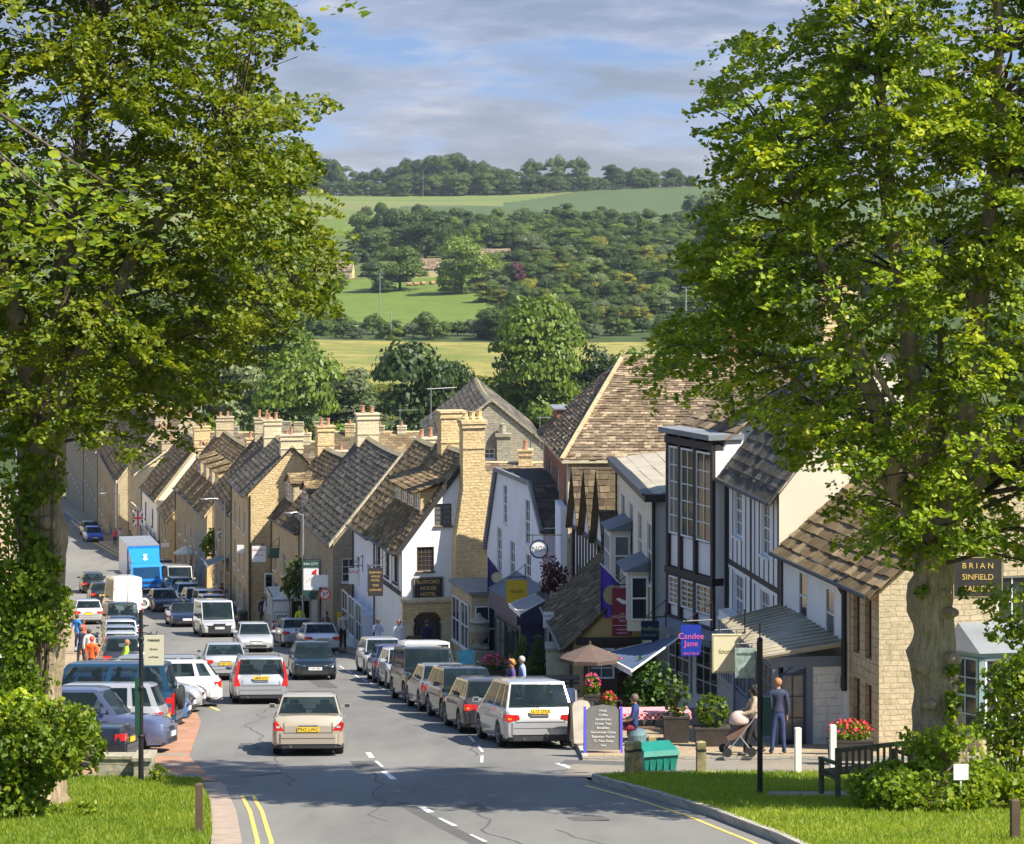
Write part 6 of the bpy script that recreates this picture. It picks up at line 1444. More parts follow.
bay('hatch', 'pale silver-blue hatchback half hidden behind the big bush', 74, 58.2, 'r', (.38, .42, .50), L=4.0)
# spare wheel on the off-roader
for o in bpy.data.objects:
 if o.get('label', '').startswith('big dark blue off-roader'):
  m = MB(); m.lathe((-4.7 / 2 - .04, .28, .95), [(.05, .14), (.30, .14), (.34, .08), (.34, 0), (.05, 0)], 18, 0, axis=(-1, 0, 0)); m.build('spare_wheel', [M['rubber']], o, smooth=35, local=True)
 if o.get('label', '').startswith('black off-roader parked facing us'):
  m = MB(); m.box((.95, .0, 1.07), (.06, .5, .07)); m.build('dashboard_notice', [M['plate_y']], o, local=True)
# --- open-backed van by the stone corner
def open_van(px, Y):
 t = thing('van', 'white delivery van with rear door open, showing a dark load space', 'van', gp(px, Y), R(100), PW)
 W, L, H = 2.05, 5.6, 2.62; hw = W / 2; Pt = paint((.68, .68, .66), 0, .4)
 m = MB(); prof = [(-L / 2, .5), (-L / 2, H - .1), (-L / 2 + .15, H), (L * .22, H), (L * .30, H - .25), (L * .40, 1.45), (L * .49, 1.1), (L / 2, .6), (L / 2, .4), (-L / 2, .4)]
 for sd in (-1, 1): m.prism([V((x, sd * hw, z)) for x, z in prof], (0, -sd * .06, 0))
 for i in range(1, 8):
  (xa, za), (xb, zb) = prof[i], prof[i + 1]; m.quad((xa, -hw, za), (xa, hw, za), (xb, hw, zb), (xb, -hw, zb))
 m.obox((-L / 2, -hw, .4), (L, 0, 0), (0, W, 0), (0, 0, .1)); m.obox((-L / 2, .0, .5), (.05, 0, 0), (0, hw - .02, 0), (0, 0, H - .62)); m.obox((-L / 2 + .0, -hw, H - .22), (.05, 0, 0), (0, W, 0), (0, 0, .13))
 m.build('body', [Pt], t, local=True)
 m = MB(); m.obox((-L / 2 + .3, -hw + .07, .52), (2.8, 0, 0), (0, .02, 0), (0, 0, H - .7)); m.obox((-L / 2 + 3.1, -hw + .07, .52), (.04, 0, 0), (0, W - .14, 0), (0, 0, H - .7)); m.build('load_space', [M['black_plastic']], t, local=True)
 m = MB(); m.obox((-L / 2 - .02, -hw - .02, .5), (-.35, -.85, 0), (.04, -.02, 0), (0, 0, H - .66)); d = m.build('rear_door', [Pt], t, local=True)
 b = MB(); b.box((-L / 2 - .018, .52, 1.35), (.012, .72, .50));
 lg = MB();
 for z in (1.35, 1.84): lg.box((-L / 2 - .02, .52, z), (.012, .74, .018))
 for y in (.15, .89): lg.box((-L / 2 - .02, y, 1.35), (.012, .018, .5))
 lo = lg.build('livery', [M['timber']], t, local=True); text('mc', lo, .5, (-L / 2 - .02, .5, 1.60), (R(90), 0, R(-90)), M['timber'], .002)
 for sd in (-1, 1):
  m = MB(); m.box((-L / 2 - .02, sd * (hw - .07), .75), (.05, .11, .65)); m.build('tail_light', [M['red_lamp']], t, local=True)
 m = MB(); m.box((-L / 2 - .05, 0, .38), (.12, W, .16)); m.build('bumper', [M['black_plastic']], t, local=True)
 for x in (-1.6, 1.8):
  for sd in (-1, 1):
   m = MB(); m.lathe((x, sd * (hw - .1), .34), [(.2, -.1), (.34, -.08), (.34, .08), (.2, .11)], 18, 0, axis=(0, sd, 0)); w = m.build('wheel', [M['rubber']], t, smooth=35, local=True)
   m = MB(); m.lathe((x, sd * (hw - .1), .34), [(.2, .05), (.2, .115), (.02, .10)], 14, 0, axis=(0, sd, 0)); m.build('rim', [M['alloy']], w, local=True)
 m = MB(); m.quad((L * .30 + .02, -hw * .9, H - .27), (L * .30 + .02, hw * .9, H - .27), (L * .40 + .02, hw * .93, 1.47), (L * .40 + .02, -hw * .93, 1.47)); m.build('windscreen', [M['car_glass']], t, local=True)
 for sd in (-1, 1):
  m = MB(); m.quad((L * .12, sd * (hw + .004), 1.5), (L * .36, sd * (hw + .004), 1.5), (L * .28, sd * (hw + .004), 2.2), (L * .12, sd * (hw + .004), 2.2)); m.build('side_window', [M['car_glass']], t, local=True)
 return t
open_van(287, 135.5)
# --- blue box truck
def truck(px, Y):
 t = thing('lorry', 'bright blue box lorry with fairing over the cab, coming towards us', 'lorry', gp(px, Y), R(-75), TR)
 B = plain('truck_blue', (.015, .23, .72), .35, coat=.5, var=.06); W = 2.35; hw = W / 2
 m = MB(); m.box((-2.0, 0, .95), (5.6, W, 2.45)); m.build('box_body', [B], t, local=True)
 m = MB(); m.box((-2.0, 0, 3.402), (5.62, W + .02, .06)); m.box((-2, hw + .01, 1.3), (5.4, .02, .05)); m.build('box_trim', [M['grey_metal']], t, local=True)
 m = MB(); m.prism([V((x, -hw * .93, z)) for x, z in ((.82, .55), (3.0, .55), (3.0, 1.25), (2.72, 2.15), (2.5, 2.35), (.82, 2.35))], (0, W * .93, 0)); cab = m.build('cab', [B], t, local=True)
 m = MB(); m.prism([V((2.45, -hw * .85, 2.36)), V((2.45, hw * .85, 2.36)), V((1.2, hw * .95, 3.25)), V((1.2, -hw * .95, 3.25))], (-.35, 0, .02)); m.prism([V((.9, -hw * .95, 2.36)), V((2.4, -hw * .85, 2.36)), V((1.2, -hw * .95, 3.2))], (0, .05, 0)); m.build('roof_fairing', [B], t, local=True)
 m = MB(); m.quad((3.0 + .012, -hw * .84, 1.32), (3.0 + .012, hw * .84, 1.32), (2.74 + .012, hw * .80, 2.12), (2.74 + .012, -hw * .80, 2.12)); m.build('windscreen', [M['car_glass']], cab, local=True)
 m = MB();
 for z in (.95, 1.06): m.box((3.01, 0, z), (.03, W * .6, .05))
 m.box((3.02, 0, .5), (.10, W * .92, .22)); m.build('grille', [M['black_plastic']], cab, local=True)
 for sd in (-1, 1):
  m = MB(); m.box((3.06, sd * hw * .74, .72), (.05, .26, .15)); m.build('headlight', [M['head_lamp']], cab, local=True)
  m = MB(); m.box((2.75, sd * (hw + .12), 1.5), (.1, .22, .5)); m.bar((2.7, sd * hw * .9, 2.0), (2.75, sd * (hw + .12), 2.0), .03); m.build('wing_mirror', [M['black_plastic']], cab, local=True)
  for x in (2.1, -3.1):
   m = MB(); m.lathe((x, sd * (hw - .16), .42), [(.22, -.13), (.42, -.1), (.42, .1), (.22, .13)], 18, 0, axis=(0, sd, 0)); m.build('wheel', [M['rubber']], t, smooth=35, local=True)
 m = MB(); m.box((3.08, 0, .54), (.02, .52, .12)); m.build('number_plate', [M['plate_w']], t, local=True)
 text('g', cab, .75, (1.95, 0, 2.86), (R(52), 0, R(90)), M['white_paint'], .02)
 m = MB(); m.box((-1.6, 0, .55), (6.2, .9, .3)); m.build('chassis', [M['black_metal']], t, local=True)
truck(142, 184)
# ================================================================ foliage
LEAF = np.array([(0, 0, 0), (.36, .18, .05), (.46, .5, .07), (.28, .84, .04), (0, 1.06, -.04), (-.28, .84, .04), (-.46, .5, .07), (-.36, .18, .05)], np.float32)
LF = np.array([(0, 1, 2, 3), (0, 3, 4, 4), (0, 4, 5, 5), (0, 5, 6, 7)], np.int32)
LEAF6 = np.array([(0, 0, 0), (.42, .35, .08), (.30, .82, .05), (0, 1.05, -.03), (-.30, .82, .05), (-.42, .35, .08)], np.float32)
LF6 = np.array([(0, 1, 2, 3), (0, 3, 4, 5)], np.int32)
def leaves(name, C, size, D=None, mat='leaf_lime', parent=None, up=.45, rng=RNG, kind=6, var=.48):
 """leaf meshes at points C (n,3) in parent space; D optional preferred normals"""
 n = len(C); n_ = rng.normal(size=(n, 3)); n_ /= np.linalg.norm(n_, axis=1)[:, None]
 if D is None: D = np.zeros((n, 3)); D[:, 2] = 1
 nn = n_ * (1 - up) + D * up * 1.3; nn /= np.linalg.norm(nn, axis=1)[:, None] + 1e-9
 a = rng.normal(size=(n, 3)); a[:, 2] -= .5; t = a - (a * nn).sum(1)[:, None] * nn; t /= np.linalg.norm(t, axis=1)[:, None] + 1e-9
 b = np.cross(nn, t); s = size * (1 + var * rng.uniform(-1, 1, n))
 T = LEAF6; k = len(T)
 co = C[:, None, :] + (b[:, None, :] * T[None, :, 0, None] + t[:, None, :] * (T[None, :, 1, None] - .5) + nn[:, None, :] * T[None, :, 2, None]) * s[:, None, None]
 f = (LF6[None] + (np.arange(n) * k)[:, None, None]).reshape(-1, 4)
 o = np_mesh(name, co.reshape(-1, 3), f, [M[mat]] if isinstance(mat, str) else mat, parent)
 return o
def in_poly_np(x, y, P):
 c = np.zeros(len(x), bool); j = len(P) - 1
 for i in range(len(P)):
  xi, yi = P[i]; xj, yj = P[j]
  cond = ((yi > y) != (yj > y)) & (x < (xj - xi) * (y - yi) / ((yj - yi) + 1e-12) + xi); c ^= cond; j = i
 return c
def street_tree(label, px, Y, gh, crown_px, depth, leafsize, nclump, per, mat, trunk_r, limbs, seed, burr=(), holes=()):
 """a broad lime: trunk, limbs, branches to every leaf clump, and leaves hung around the clumps. The silhouette is laid out at the tree's own distance."""
 rng = np.random.default_rng(seed); X0 = PX(px, Y); z0 = gh; t = thing('lime_tree', label, 'tree', (X0, Y, z0))
 k = Y / F
 poly = [((a - HX) * k - X0, -(b - HY) * k - z0) for a, b in crown_px]   # local x, z
 xs = [p[0] for p in poly]; zs = [p[1] for p in poly]; cx, cz = sum(xs) / len(xs), (min(zs) + max(zs)) / 2
 hw_ = max(abs(min(xs)), abs(max(xs)))
 C = []
 while len(C) < nclump:
  x = rng.uniform(min(xs), max(xs), 400); z = rng.uniform(min(zs), max(zs), 400); ok = in_poly_np(x, z, poly)
  for xx, zz in zip(x[ok], z[ok]):
   d = depth * math.sqrt(max(.08, 1 - (xx / (hw_ * 1.05)) ** 2)); y = rng.uniform(-d, d)
   C.append((xx, y, zz));
   if len(C) >= nclump: break
 C = np.array(C)
 # --- wood
 def limb_paths():
  out = []
  for (pts, r0, r1) in limbs:
   P_ = [V(((a - HX) * k - X0 if not isinstance(a, str) else 0, dy, -(b - HY) * k - z0)) for a, b, dy in pts]; out.append((P_, r0, r1))
  return out
 m = MB(); LP = limb_paths(); nodes = []
 for i, (P_, r0, r1) in enumerate(LP):
  Q = []
  for j in range(len(P_) - 1):
   for s in range(5): Q.append(P_[j].lerp(P_[j + 1], s / 5) + V(rng.normal(size=3) * r0 * .06))
  Q.append(P_[-1]); rr = [r0 + (r1 - r0) * (j / (len(Q) - 1)) ** .8 for j in range(len(Q))]
  if i == 0:
   for j in range(len(Q)):
    h = Q[j].z
    rr[j] *= 1 + .55 * math.exp(-max(0, h) / .35) + .10 * math.sin(h * 5 + 1) * math.exp(-h / 4)
  n = 18 if i == 0 else 9; m.tube(Q, rr, n); nodes += [(q, r) for q, r in zip(Q, rr) if i or q.z > 2.6]
 for bx, bz, by, br in burr: m.ball(((bx - HX) * k - X0, by, -(bz - HY) * k - z0), (br, br * .9, br * .75), 12, 8)
 # knobbly displacement of trunk surface
 vv = []
 for x, y, z in m.v:
  f = .035 * math.sin(x * 17 + z * 3.1) * math.cos(y * 15 - z * 2.3) + .03 * math.sin(z * 7 + x * 9)
  r_ = math.hypot(x, y) + 1e-6; vv.append((x + f * x / r_, y + f * y / r_, z))
 m.v = vv; tr = m.build('trunk', [M['bark']], t, smooth=75, local=True)
 bm_ = MB(); NP = np.array([n[0] for n in nodes])
 for c in C[::2]:
  d = np.linalg.norm(NP - c, axis=1) + np.maximum(0, NP[:, 2] - c[2]) * 1.2; i = int(np.argmin(d)); a = V(NP[i]); b = V(c); L = (b - a).length
  if L < .3: continue
  mid = a.lerp(b, .5) + V((0, 0, .12 * L)) + V(rng.normal(size=3) * .06 * L); r = min(nodes[i][1] * .6, .012 + .013 * L)
  bm_.tube([a, a.lerp(mid, .6), mid, mid.lerp(b, .55) + V((0, 0, .02 * L)), b], [r, r * .8, r * .6, r * .4, .008], 5, cap=False)
 bm_.build('branches', [M['bark_dark']], t, smooth=60, local=True)
 # --- leaves: each clump is a few flat drooping sprays
 pts = []; nor = []
 for c in C:
  out = np.array([c[0], c[1], 0]); out /= np.linalg.norm(out) + 1e-6
  for s in range(3):
   ax = out + rng.normal(size=3) * .7; ax[2] = rng.uniform(-.55, .25); ax /= np.linalg.norm(ax)
   n_ = rng.normal(size=3) * .35 + np.array([0, 0, 1.0]); n_ -= n_.dot(ax) * ax; n_ /= np.linalg.norm(n_); b = np.cross(ax, n_)
   o = c + rng.normal(size=3) * .30; q = per // 3
   u = rng.uniform(0, 1, q) ** .8 * .95; w = rng.normal(size=q) * .17 * (1 - u * .45); h = rng.normal(size=q) * .035 - .20 * u ** 2
   pts.append(o + ax * u[:, None] + b * w[:, None] + n_ * h[:, None]); nor.append(np.repeat(n_[None], q, 0))
 pts = np.concatenate(pts); nor = np.concatenate(nor); ok = in_poly_np(pts[:, 0] * (Y / (Y + pts[:, 1])), (pts[:, 2] + z0) * (Y / (Y + pts[:, 1])) - z0, poly) | (rng.uniform(size=len(pts)) < .0); pts, nor = pts[ok], nor[ok]
 # keep the outline the tree has: drop leaves far outside it
 leaves('crown', pts, leafsize, nor, mat, t, up=.5, rng=rng)
 return t
# ground heights used by the two big limes
gR = G(46) + .12; gL = G(46.5) + .12
crownR = [(700, 78), (716, 96), (688, 112), (694, 138), (716, 150), (702, 172), (720, 196), (700, 214), (706, 236), (676, 244), (664, 268), (672, 292), (700, 300), (662, 322), (642, 362), (646, 400), (662, 418), (676, 396), (704, 396), (738, 402), (732, 424), (762, 432),
          (780, 428), (800, 470), (822, 474), (836, 505), (848, 545), (866, 566), (905, 575), (938, 550), (985, 560), (1040, 570), (1120, 540), (1200, 470), (1260, 300), (1260, 60), (1180, -150), (1050, -300), (960, -330), (860, -240), (812, -100),
          (806, 0), (786, 52), (758, 22), (742, 44), (730, 30), (716, 62)]
street_tree('big lime tree with burred trunk on the right-hand verge, shrub around its foot', 945, 46, gR, crownR, 3.1, .090, 1000, 225, 'leaf_lime_r', .5,
   [([(945, 806, 0), (940, 760, 0), (936, 700, .05), (932, 640, 0), (930, 590, 0), (935, 530, 0)], .50, .38), ([(935, 560, 0), (905, 500, -.2), (870, 400, -.6), (820, 280, -.8), (780, 160, -.6)], .30, .05),
   ([(935, 545, 0), (925, 440, .3), (905, 300, .4), (885, 150, .3), (880, -40, .2)], .30, .06), ([(938, 545, 0), (965, 440, 0), (985, 280, .2), (1000, 100, 0), (1000, -150, 0)], .30, .06),
   ([(936, 560, 0), (880, 470, .5), (800, 380, 1.0), (720, 330, 1.2)], .16, .03), ([(936, 540, 0), (1010, 430, -.5), (1100, 300, -.8)], .2, .04), ([(930, 520, 0), (900, 430, -1.2), (840, 330, -2.2)], .16, .03), ([(935, 520, 0), (955, 420, 1.4), (960, 250, 2.4)], .16, .03)],
   5, burr=((917, 664, -.30, .16), (948, 655, -.40, .18), (938, 590, -.35, .13), (925, 700, -.48, .13), (946, 610, -.3, .15), (950, 705, -.4, .14)))
crownL = [(272, -10), (300, 22), (318, 40), (292, 52), (262, 44), (250, 66), (268, 96), (312, 92), (322, 108), (296, 124), (276, 134), (308, 150), (322, 168), (300, 190), (330, 206), (322, 228), (352, 236), (338, 262), (320, 274), (338, 300), (318, 318), (290, 320), (268, 344),
          (236, 336), (256, 362), (226, 372), (236, 400), (200, 402), (196, 428), (176, 440), (160, 468), (138, 440), (122, 452), (96, 430), (78, 452), (40, 420), (-40, 440), (-180, 420), (-280, 300), (-300, 60), (-240, -180), (-60, -320), (90, -320), (200, -200), (240, -90)]
street_tree('big lime tree on the left-hand verge, ivy and suckers up its trunk', 42, 46.5, gL, crownL, 3.6, .086, 1140, 246, 'leaf_lime', .5,
   [([(30, 800, 0), (34, 740, 0), (38, 640, 0), (40, 560, 0), (42, 480, 0), (44, 400, 0)], .56, .40), ([(44, 420, 0), (90, 340, -.3), (150, 240, -.6), (205, 175, -.7), (236, 150, -.7)], .22, .04), ([(44, 400, 0), (60, 280, .3), (80, 120, .3), (100, -60, 0)], .26, .05),
   ([(44, 410, 0), (10, 300, 0), (-30, 120, .2), (-60, -80, 0)], .26, .05), ([(44, 430, 0), (120, 370, .5), (210, 320, .8), (310, 280, .8)], .15, .03), ([(44, 420, 0), (-50, 330, -.6), (-160, 240, -1)], .2, .04), ([(44, 410, 0), (70, 320, -1.6), (120, 200, -2.6)], .15, .03), ([(44, 410, 0), (70, 320, 1.6), (160, 190, 2.6)], .15, .03)],
   6, burr=((52, 520, -.4, .2), (20, 590, -.3, .2)))
# a nearer lime whose trunk stands outside the picture; its lower boughs reach in at the left
def near_bough():
 X0, Y0 = -6.6, 24.5; z0 = G(24.5) + .12; t = thing('lime_tree', 'nearer lime tree whose large-leaved lower boughs hang in at the left edge', 'tree', (X0, Y0, z0)); rng = np.random.default_rng(3)
 m = MB(); m.tube([(0, 0, 0), (.05, 0, 2), (0, .1, 5), (.1, 0, 9)], [.5, .4, .34, .25], 14);
 ends = []
 for (px, py, Y) in ((20, 180, 24), (70, 215, 23.5), (110, 185, 25), (40, 240, 24.5), (-30, 200, 24), (90, 240, 24), (10, 280, 24.2), (130, 200, 24.6), (-20, 130, 25), (-60, 260, 24), (346, 8, 22), (318, -8, 22)):
  e = at(px, py, Y) - V((X0, Y0, z0)); ends.append(e); a = V((0, 0, min(8, e.z + 1.5))); mid = a.lerp(e, .5) + V((0, 0, .5))
  if py < 50: m.tube([e + V((-1.6, .4, 2.2)), e + V((-.5, .1, .9)), e + V((0, 0, .1)), e], [.012, .009, .005, .003], 5); continue
  m.tube([a, a.lerp(mid, .5) + V((0, 0, .15)), mid, mid.lerp(e, .6), e], [.05, .03, .018, .010, .004], 6)
 m.build('trunk', [M['bark_dark']], t, smooth=60, local=True)
 P_ = []; D_ = []
 for i, e in enumerate(ends):
  q = 84 if i < 10 else (15 if i == 10 else 6); s = .42 if i < 10 else .09
  n_ = rng.normal(size=3) * .25 + np.array([0, 0, 1.]); p = np.array(e) + rng.normal(size=(q, 3)) * np.array([s, s * .8, s * .33]); P_.append(p); D_.append(np.repeat(n_[None] / np.linalg.norm(n_), q, 0))
 C2 = []   # upper crown out of the picture
 for i in range(160): C2.append((rng.uniform(-4.5, 2.2), rng.uniform(-3.5, 3.5), rng.uniform(9, 15)))
 C2 = np.array(C2); C2 = np.repeat(C2, 40, 0) + rng.normal(size=(6400, 3)) * .45
 P_.append(C2); D_.append(np.tile([[0, 0, 1.]], (6400, 1)))
 leaves('crown', np.concatenate(P_), .088, np.concatenate(D_), 'leaf_lime_r', t, up=.6, rng=rng)
near_bough()
# ivy and suckers on the trunks (parts of their own plant)
def blob_plant(name, label, cat, centres, n, leaf, mat, base, up=.35, group=None, flat=(1, 1, 1), stems=True, seed=1, extra=None):
 """centres: (x,y,z,r) world; leaves gathered on and inside lobes"""
 rng = np.random.default_rng(seed); t = thing(name, label, cat, tuple(base), 0, group); P_ = []; D_ = []
 tot = sum(c[3] ** 2 for c in centres)
 for x, y, z, r in centres:
  q = max(8, int(n * r * r / tot)); d = rng.normal(size=(q, 3)); d /= np.linalg.norm(d, axis=1)[:, None]; rr = r * rng.uniform(.55, 1.08, q) ** .6
  bump_ = 1 + .18 * np.sin(d[:, 0] * 7 + x) * np.cos(d[:, 2] * 6 + z)
  P_.append(np.array([x - base[0], y - base[1], z - base[2]]) + d * (rr * bump_)[:, None] * np.array(flat)); D_.append(d)
 P_ = np.concatenate(P_); D_ = np.concatenate(D_); k = P_[:, 2] > .01; leaves('foliage', P_[k], leaf, D_[k], mat, t, up=up, rng=rng)
 if stems:
  m = MB()
  for x, y, z, r in centres[:14]:
   e = V((x - base[0], y - base[1], z - base[2])); m.tube([(e.x * .3, e.y * .3, 0), (e.x * .7, e.y * .7, e.z * .5), tuple(e)], [.02, .014, .005], 5)
  m.build('stems', [M['bark_dark']], t, local=True)
 return t
rg = random.Random(5)
def lobes(px0, px1, py0, py1, Y, dY, n, r0, r1, gclip=True):
 out = []
 for i in range(n):
  y = Y + rg.uniform(-dY, dY); p = at(rg.uniform(px0, px1), rg.uniform(py0, py1), y); out.append((p.x, p.y, p.z, rg.uniform(r0, r1)))
 return out
# shrub at the foot of the right-hand lime
b = gp(940, 45.4, .12); L_ = []
for i in range(64):
 a = rg.uniform(0, 6.283); q = rg.uniform(.3, 1) ** .5; L_.append((b.x + 1.5 * q * math.cos(a) - .05, b.y - .25 + .85 * q * math.sin(a), b.z + .34 + .42 * (1 - q) + rg.uniform(-.05, .16), rg.uniform(.18, .32)))
blob_plant('shrub', 'spreading yellow-green shrub around the foot of the right-hand lime', 'shrub', L_, 8500, .085, 'leaf_bright', b, seed=2)
L_ = [(p[0], p[1], p[2], p[3]) for p in lobes(902, 985, 732, 765, 45.3, .25, 26, .12, .22)]
blob_plant('tree_suckers', 'bright leafy collar of suckers on the right-hand lime above the shrub', 'shrub', L_, 1000, .085, 'leaf_bright', gp(945, 45.3, .7), seed=3, stems=False)
L_ = lobes(900, 945, 470, 600, 45.5, .12, 10, .10, .2) + lobes(948, 968, 590, 720, 45.4, .1, 9, .07, .15) + lobes(895, 920, 520, 560, 45.5, .1, 4, .1, .18)
blob_plant('tree_suckers', 'sprigs of young leaves up the right-hand lime trunk', 'shrub', L_, 900, .085, 'leaf_lime_r', V((PX(945, 46), 45.8, PZ(720, 46))), seed=4, stems=False)
# ivy column on the left lime, bush below
L_ = lobes(2, 56, 425, 520, 46.0, .35, 26, .14, .3) + lobes(-5, 62, 525, 640, 45.8, .5, 46, .18, .38) + lobes(-10, 38, 640, 705, 45.6, .6, 24, .2, .34)
blob_plant('ivy', 'ivy and lime suckers thick around the left-hand trunk', 'ivy', L_, 9000, .09, 'leaf_bright', V((PX(36, 46), 45.9, gL)), seed=5)
L_ = lobes(-40, 92, 712, 818, 43.6, .7, 60, .22, .40)
blob_plant('bush', 'large rounded green bush at the bottom left corner of the verge', 'bush', L_, 11500, .085, 'leaf_lime_r', gp(30, 43.6, .12), seed=6, stems=False)
L_ = lobes(-30, 40, 700, 740, 45.0, .5, 20, .2, .34)
blob_plant('bush', 'yellower bush behind the large one, under the left lime', 'bush', L_, 3600, .085, 'leaf_bright', gp(10, 45, .12), seed=7)
L_ = lobes(150, 166, 770, 782, 51.5, .15, 5, .10, .16)
blob_plant('weed', 'small weedy clump beside the low wall on the left verge', 'plant', L_, 300, .06, 'leaf_lime_r', gp(158, 51.5, .12), seed=8)
# grass blades on the verges
def grass(name, poly, n, dz, seed, h=.075):
 rng = np.random.default_rng(seed); ys = [p[1] for p in poly]; P_ = [(PX(a, b), b) for a, b in poly]; xs = [p[0] for p in P_]
 x = rng.uniform(max(min(xs), -12), min(max(xs), 13), n * 3); y = rng.uniform(36, max(ys), n * 3); k = in_poly_np(x, y, P_); x, y = x[k][:n], y[k][:n]
 yt = np.linspace(30, 60, 200); zt = np.array([G(v) for v in yt]); z = np.interp(y, yt, zt) + dz
 keep = ~((y > 47.9) & (y < 49.1) & (x > PX(768, 48.4))); x, y, z = x[keep], y[keep], z[keep]
 q = len(x); a = rng.uniform(0, 6.28, q); hh = h * rng.uniform(.5, 1.3, q); wd = .010 * rng.uniform(.7, 1.6, q); lean = rng.normal(size=(q, 2)) * .03
 base = np.stack([x, y, z], 1); s = np.stack([np.cos(a) * wd, np.sin(a) * wd, np.zeros(q)], 1); tip = base + np.stack([lean[:, 0], lean[:, 1], hh], 1)
 co = np.stack([base - s, base + s, tip], 1).reshape(-1, 3); f = np.arange(q * 3).reshape(-1, 3)
 o = np_mesh(name, co, f, [M['blade']]); tag(o, 'short mown grass of the ' + ('right' if seed == 1 else 'left') + ' verge', 'grass', kind='stuff')
M['blade'] = leafmat('grass_blade', [(0, (.09, .14, .01)), (.5, (.18, .25, .018)), (1, (.32, .33, .04))], .35)
grass('grass', verge_r, 70000, .13, 1); grass('grass', verge_l, 60000, .12, 2)
# ================================================================ distant trees
def proto(seed, H, W, nl, nq, q, mat, shape='round', trunk=.18):
 """crown mesh + trunk mesh of a background tree, unit metres, base at the origin"""
 rng = np.random.default_rng(seed); L_ = []
 for i in range(nl):
  u = rng.uniform(0, 1)
  if shape == 'round': z = H * (.05 + .83 * u); rmax = W / 2 * math.sqrt(max(.05, 1 - ((u - .36) / .68) ** 2))
  elif shape == 'cone': z = H * (.08 + .88 * u); rmax = W / 2 * (1 - u) ** .8
  elif shape == 'tall': z = H * (.04 + .88 * u); rmax = W / 2 * math.sqrt(max(.05, 1 - ((u - .45) / .6) ** 2)) * .9
  else: z = H * (.06 + .75 * u); rmax = W / 2 * math.sqrt(max(.05, 1 - (u * .9) ** 2))
  a = rng.uniform(0, 6.283); rr = rmax * rng.uniform(.3, .85); L_.append((rr * math.cos(a), rr * math.sin(a), z, W * (rng.uniform(.17, .27) if shape == 'round' else rng.uniform(.12, .21)) * (.55 if shape == 'cone' else 1)))
 P_ = []; D_ = []; tot = sum(l[3] ** 2 for l in L_)
 for x, y, z, r in L_:
  k = int(nq * r * r / tot); d = rng.normal(size=(k, 3)); d[:, 2] = np.abs(d[:, 2]) * .6 + d[:, 2] * .5; d /= np.linalg.norm(d, axis=1)[:, None]
  P_.append(np.array([x, y, z]) + d * (r * rng.uniform(.7, 1.1, k))[:, None] * np.array([1, 1, .82])); D_.append(d)
 P_ = np.concatenate(P_); D_ = np.concatenate(D_); n = len(P_); rn = rng.normal(size=(n, 3)); nn = D_ + rn * .30; nn /= np.linalg.norm(nn, axis=1)[:, None]
 a = rng.normal(size=(n, 3)); t = a - (a * nn).sum(1)[:, None] * nn; t /= np.linalg.norm(t, axis=1)[:, None]; b = np.cross(nn, t); s = q * rng.uniform(.6, 1.3, n)[:, None]
 co = np.stack([P_ - t * s - b * s * .6, P_ + t * s - b * s * .5, P_ + t * s * .7 + b * s * .6, P_ - t * s * .6 + b * s * .7], 1).reshape(-1, 3)
 me = np_mesh('crown', co, np.arange(n * 4).reshape(-1, 4), [M[mat]]); tm = MB(); r0 = max(.2, H * .03)
 tm.tube([(0, 0, -1.5), (0, 0, H * .15), (.1, 0, H * .45), (0, .1, H * .7)], [r0 * 1.3, r0, r0 * .7, r0 * .25], 7)
 for i in range(5):
  x, y, z, r = L_[i]; tm.tube([(0, 0, H * .2), (x * .5, y * .5, z * .6 + H * .06), (x, y, z)], [r0 * .5, r0 * .3, .06], 5)
 to = tm.build('trunk', [M['bark_dark']]); a, b_ = me.data, to.data; bpy.data.objects.remove(me); bpy.data.objects.remove(to); return a, b_, H, W
PR_ = {}
def P_get(key):
 if key not in PR_:
  kind, mat, v = key
  spec = dict(round=(14, 13, 18, 6500, .32, 'round'), oak=(16, 18, 24, 9000, .36, 'round'), tall=(20, 12, 50, 8500, .33, 'tall'), cone=(15, 7, 60, 5500, .26, 'cone'), bush=(5, 7, 26, 3600, .20, 'low'), big=(23, 20, 95, 17000, .34, 'tall'))[kind]
  PR_[key] = proto(hash(key) % 1000 if False else (sum(map(ord, kind + mat)) * 7 + v), spec[0], spec[1], spec[2], spec[3], spec[4], mat, spec[5])
 return PR_[key]
TN = dict(round='broadleaf_tree', oak='broadleaf_tree', tall='tall_tree', cone='conifer', bush='hedgerow_bush', big='broadleaf_tree')
def put(kind, mat, v, px, Y, h, w=None, label='', group=None, gz=None, x=None):
 cr, tr, H, W = P_get((kind, mat, v)); x = PX(px, Y) if x is None else x; z = hill_h(x, Y) if gz is None else gz
 t = thing(TN[kind], label, 'bush' if kind == 'bush' else 'tree', (x, Y, z - .2), 0, group)
 sw = (w or h * W / H) / W; t.scale = (sw, sw, h / H); t.rotation_euler = (0, 0, rg.uniform(0, 6.28))
 c = bpy.data.objects.new('crown', cr); COL.objects.link(c); c.parent = t; k = bpy.data.objects.new('trunk', tr); COL.objects.link(k); k.parent = t
 return t
def hh_(py0, py1, Y): return (py1 - py0) * Y / F      # height in metres of a span of rows at distance Y
def by_top(kind, mat, v, px, Y, top, w, label, group=None, hmin=4.0):
 """stand a tree on the hillside at (px,Y), as tall as its top row in the photo says"""
 x = PX(px, Y); g = hill_h(x, Y); h = PZ(top, Y) - g; return put(kind, mat, v, px, Y, max(hmin, h), min(w, max(hmin, h) * 1.2), label, group)
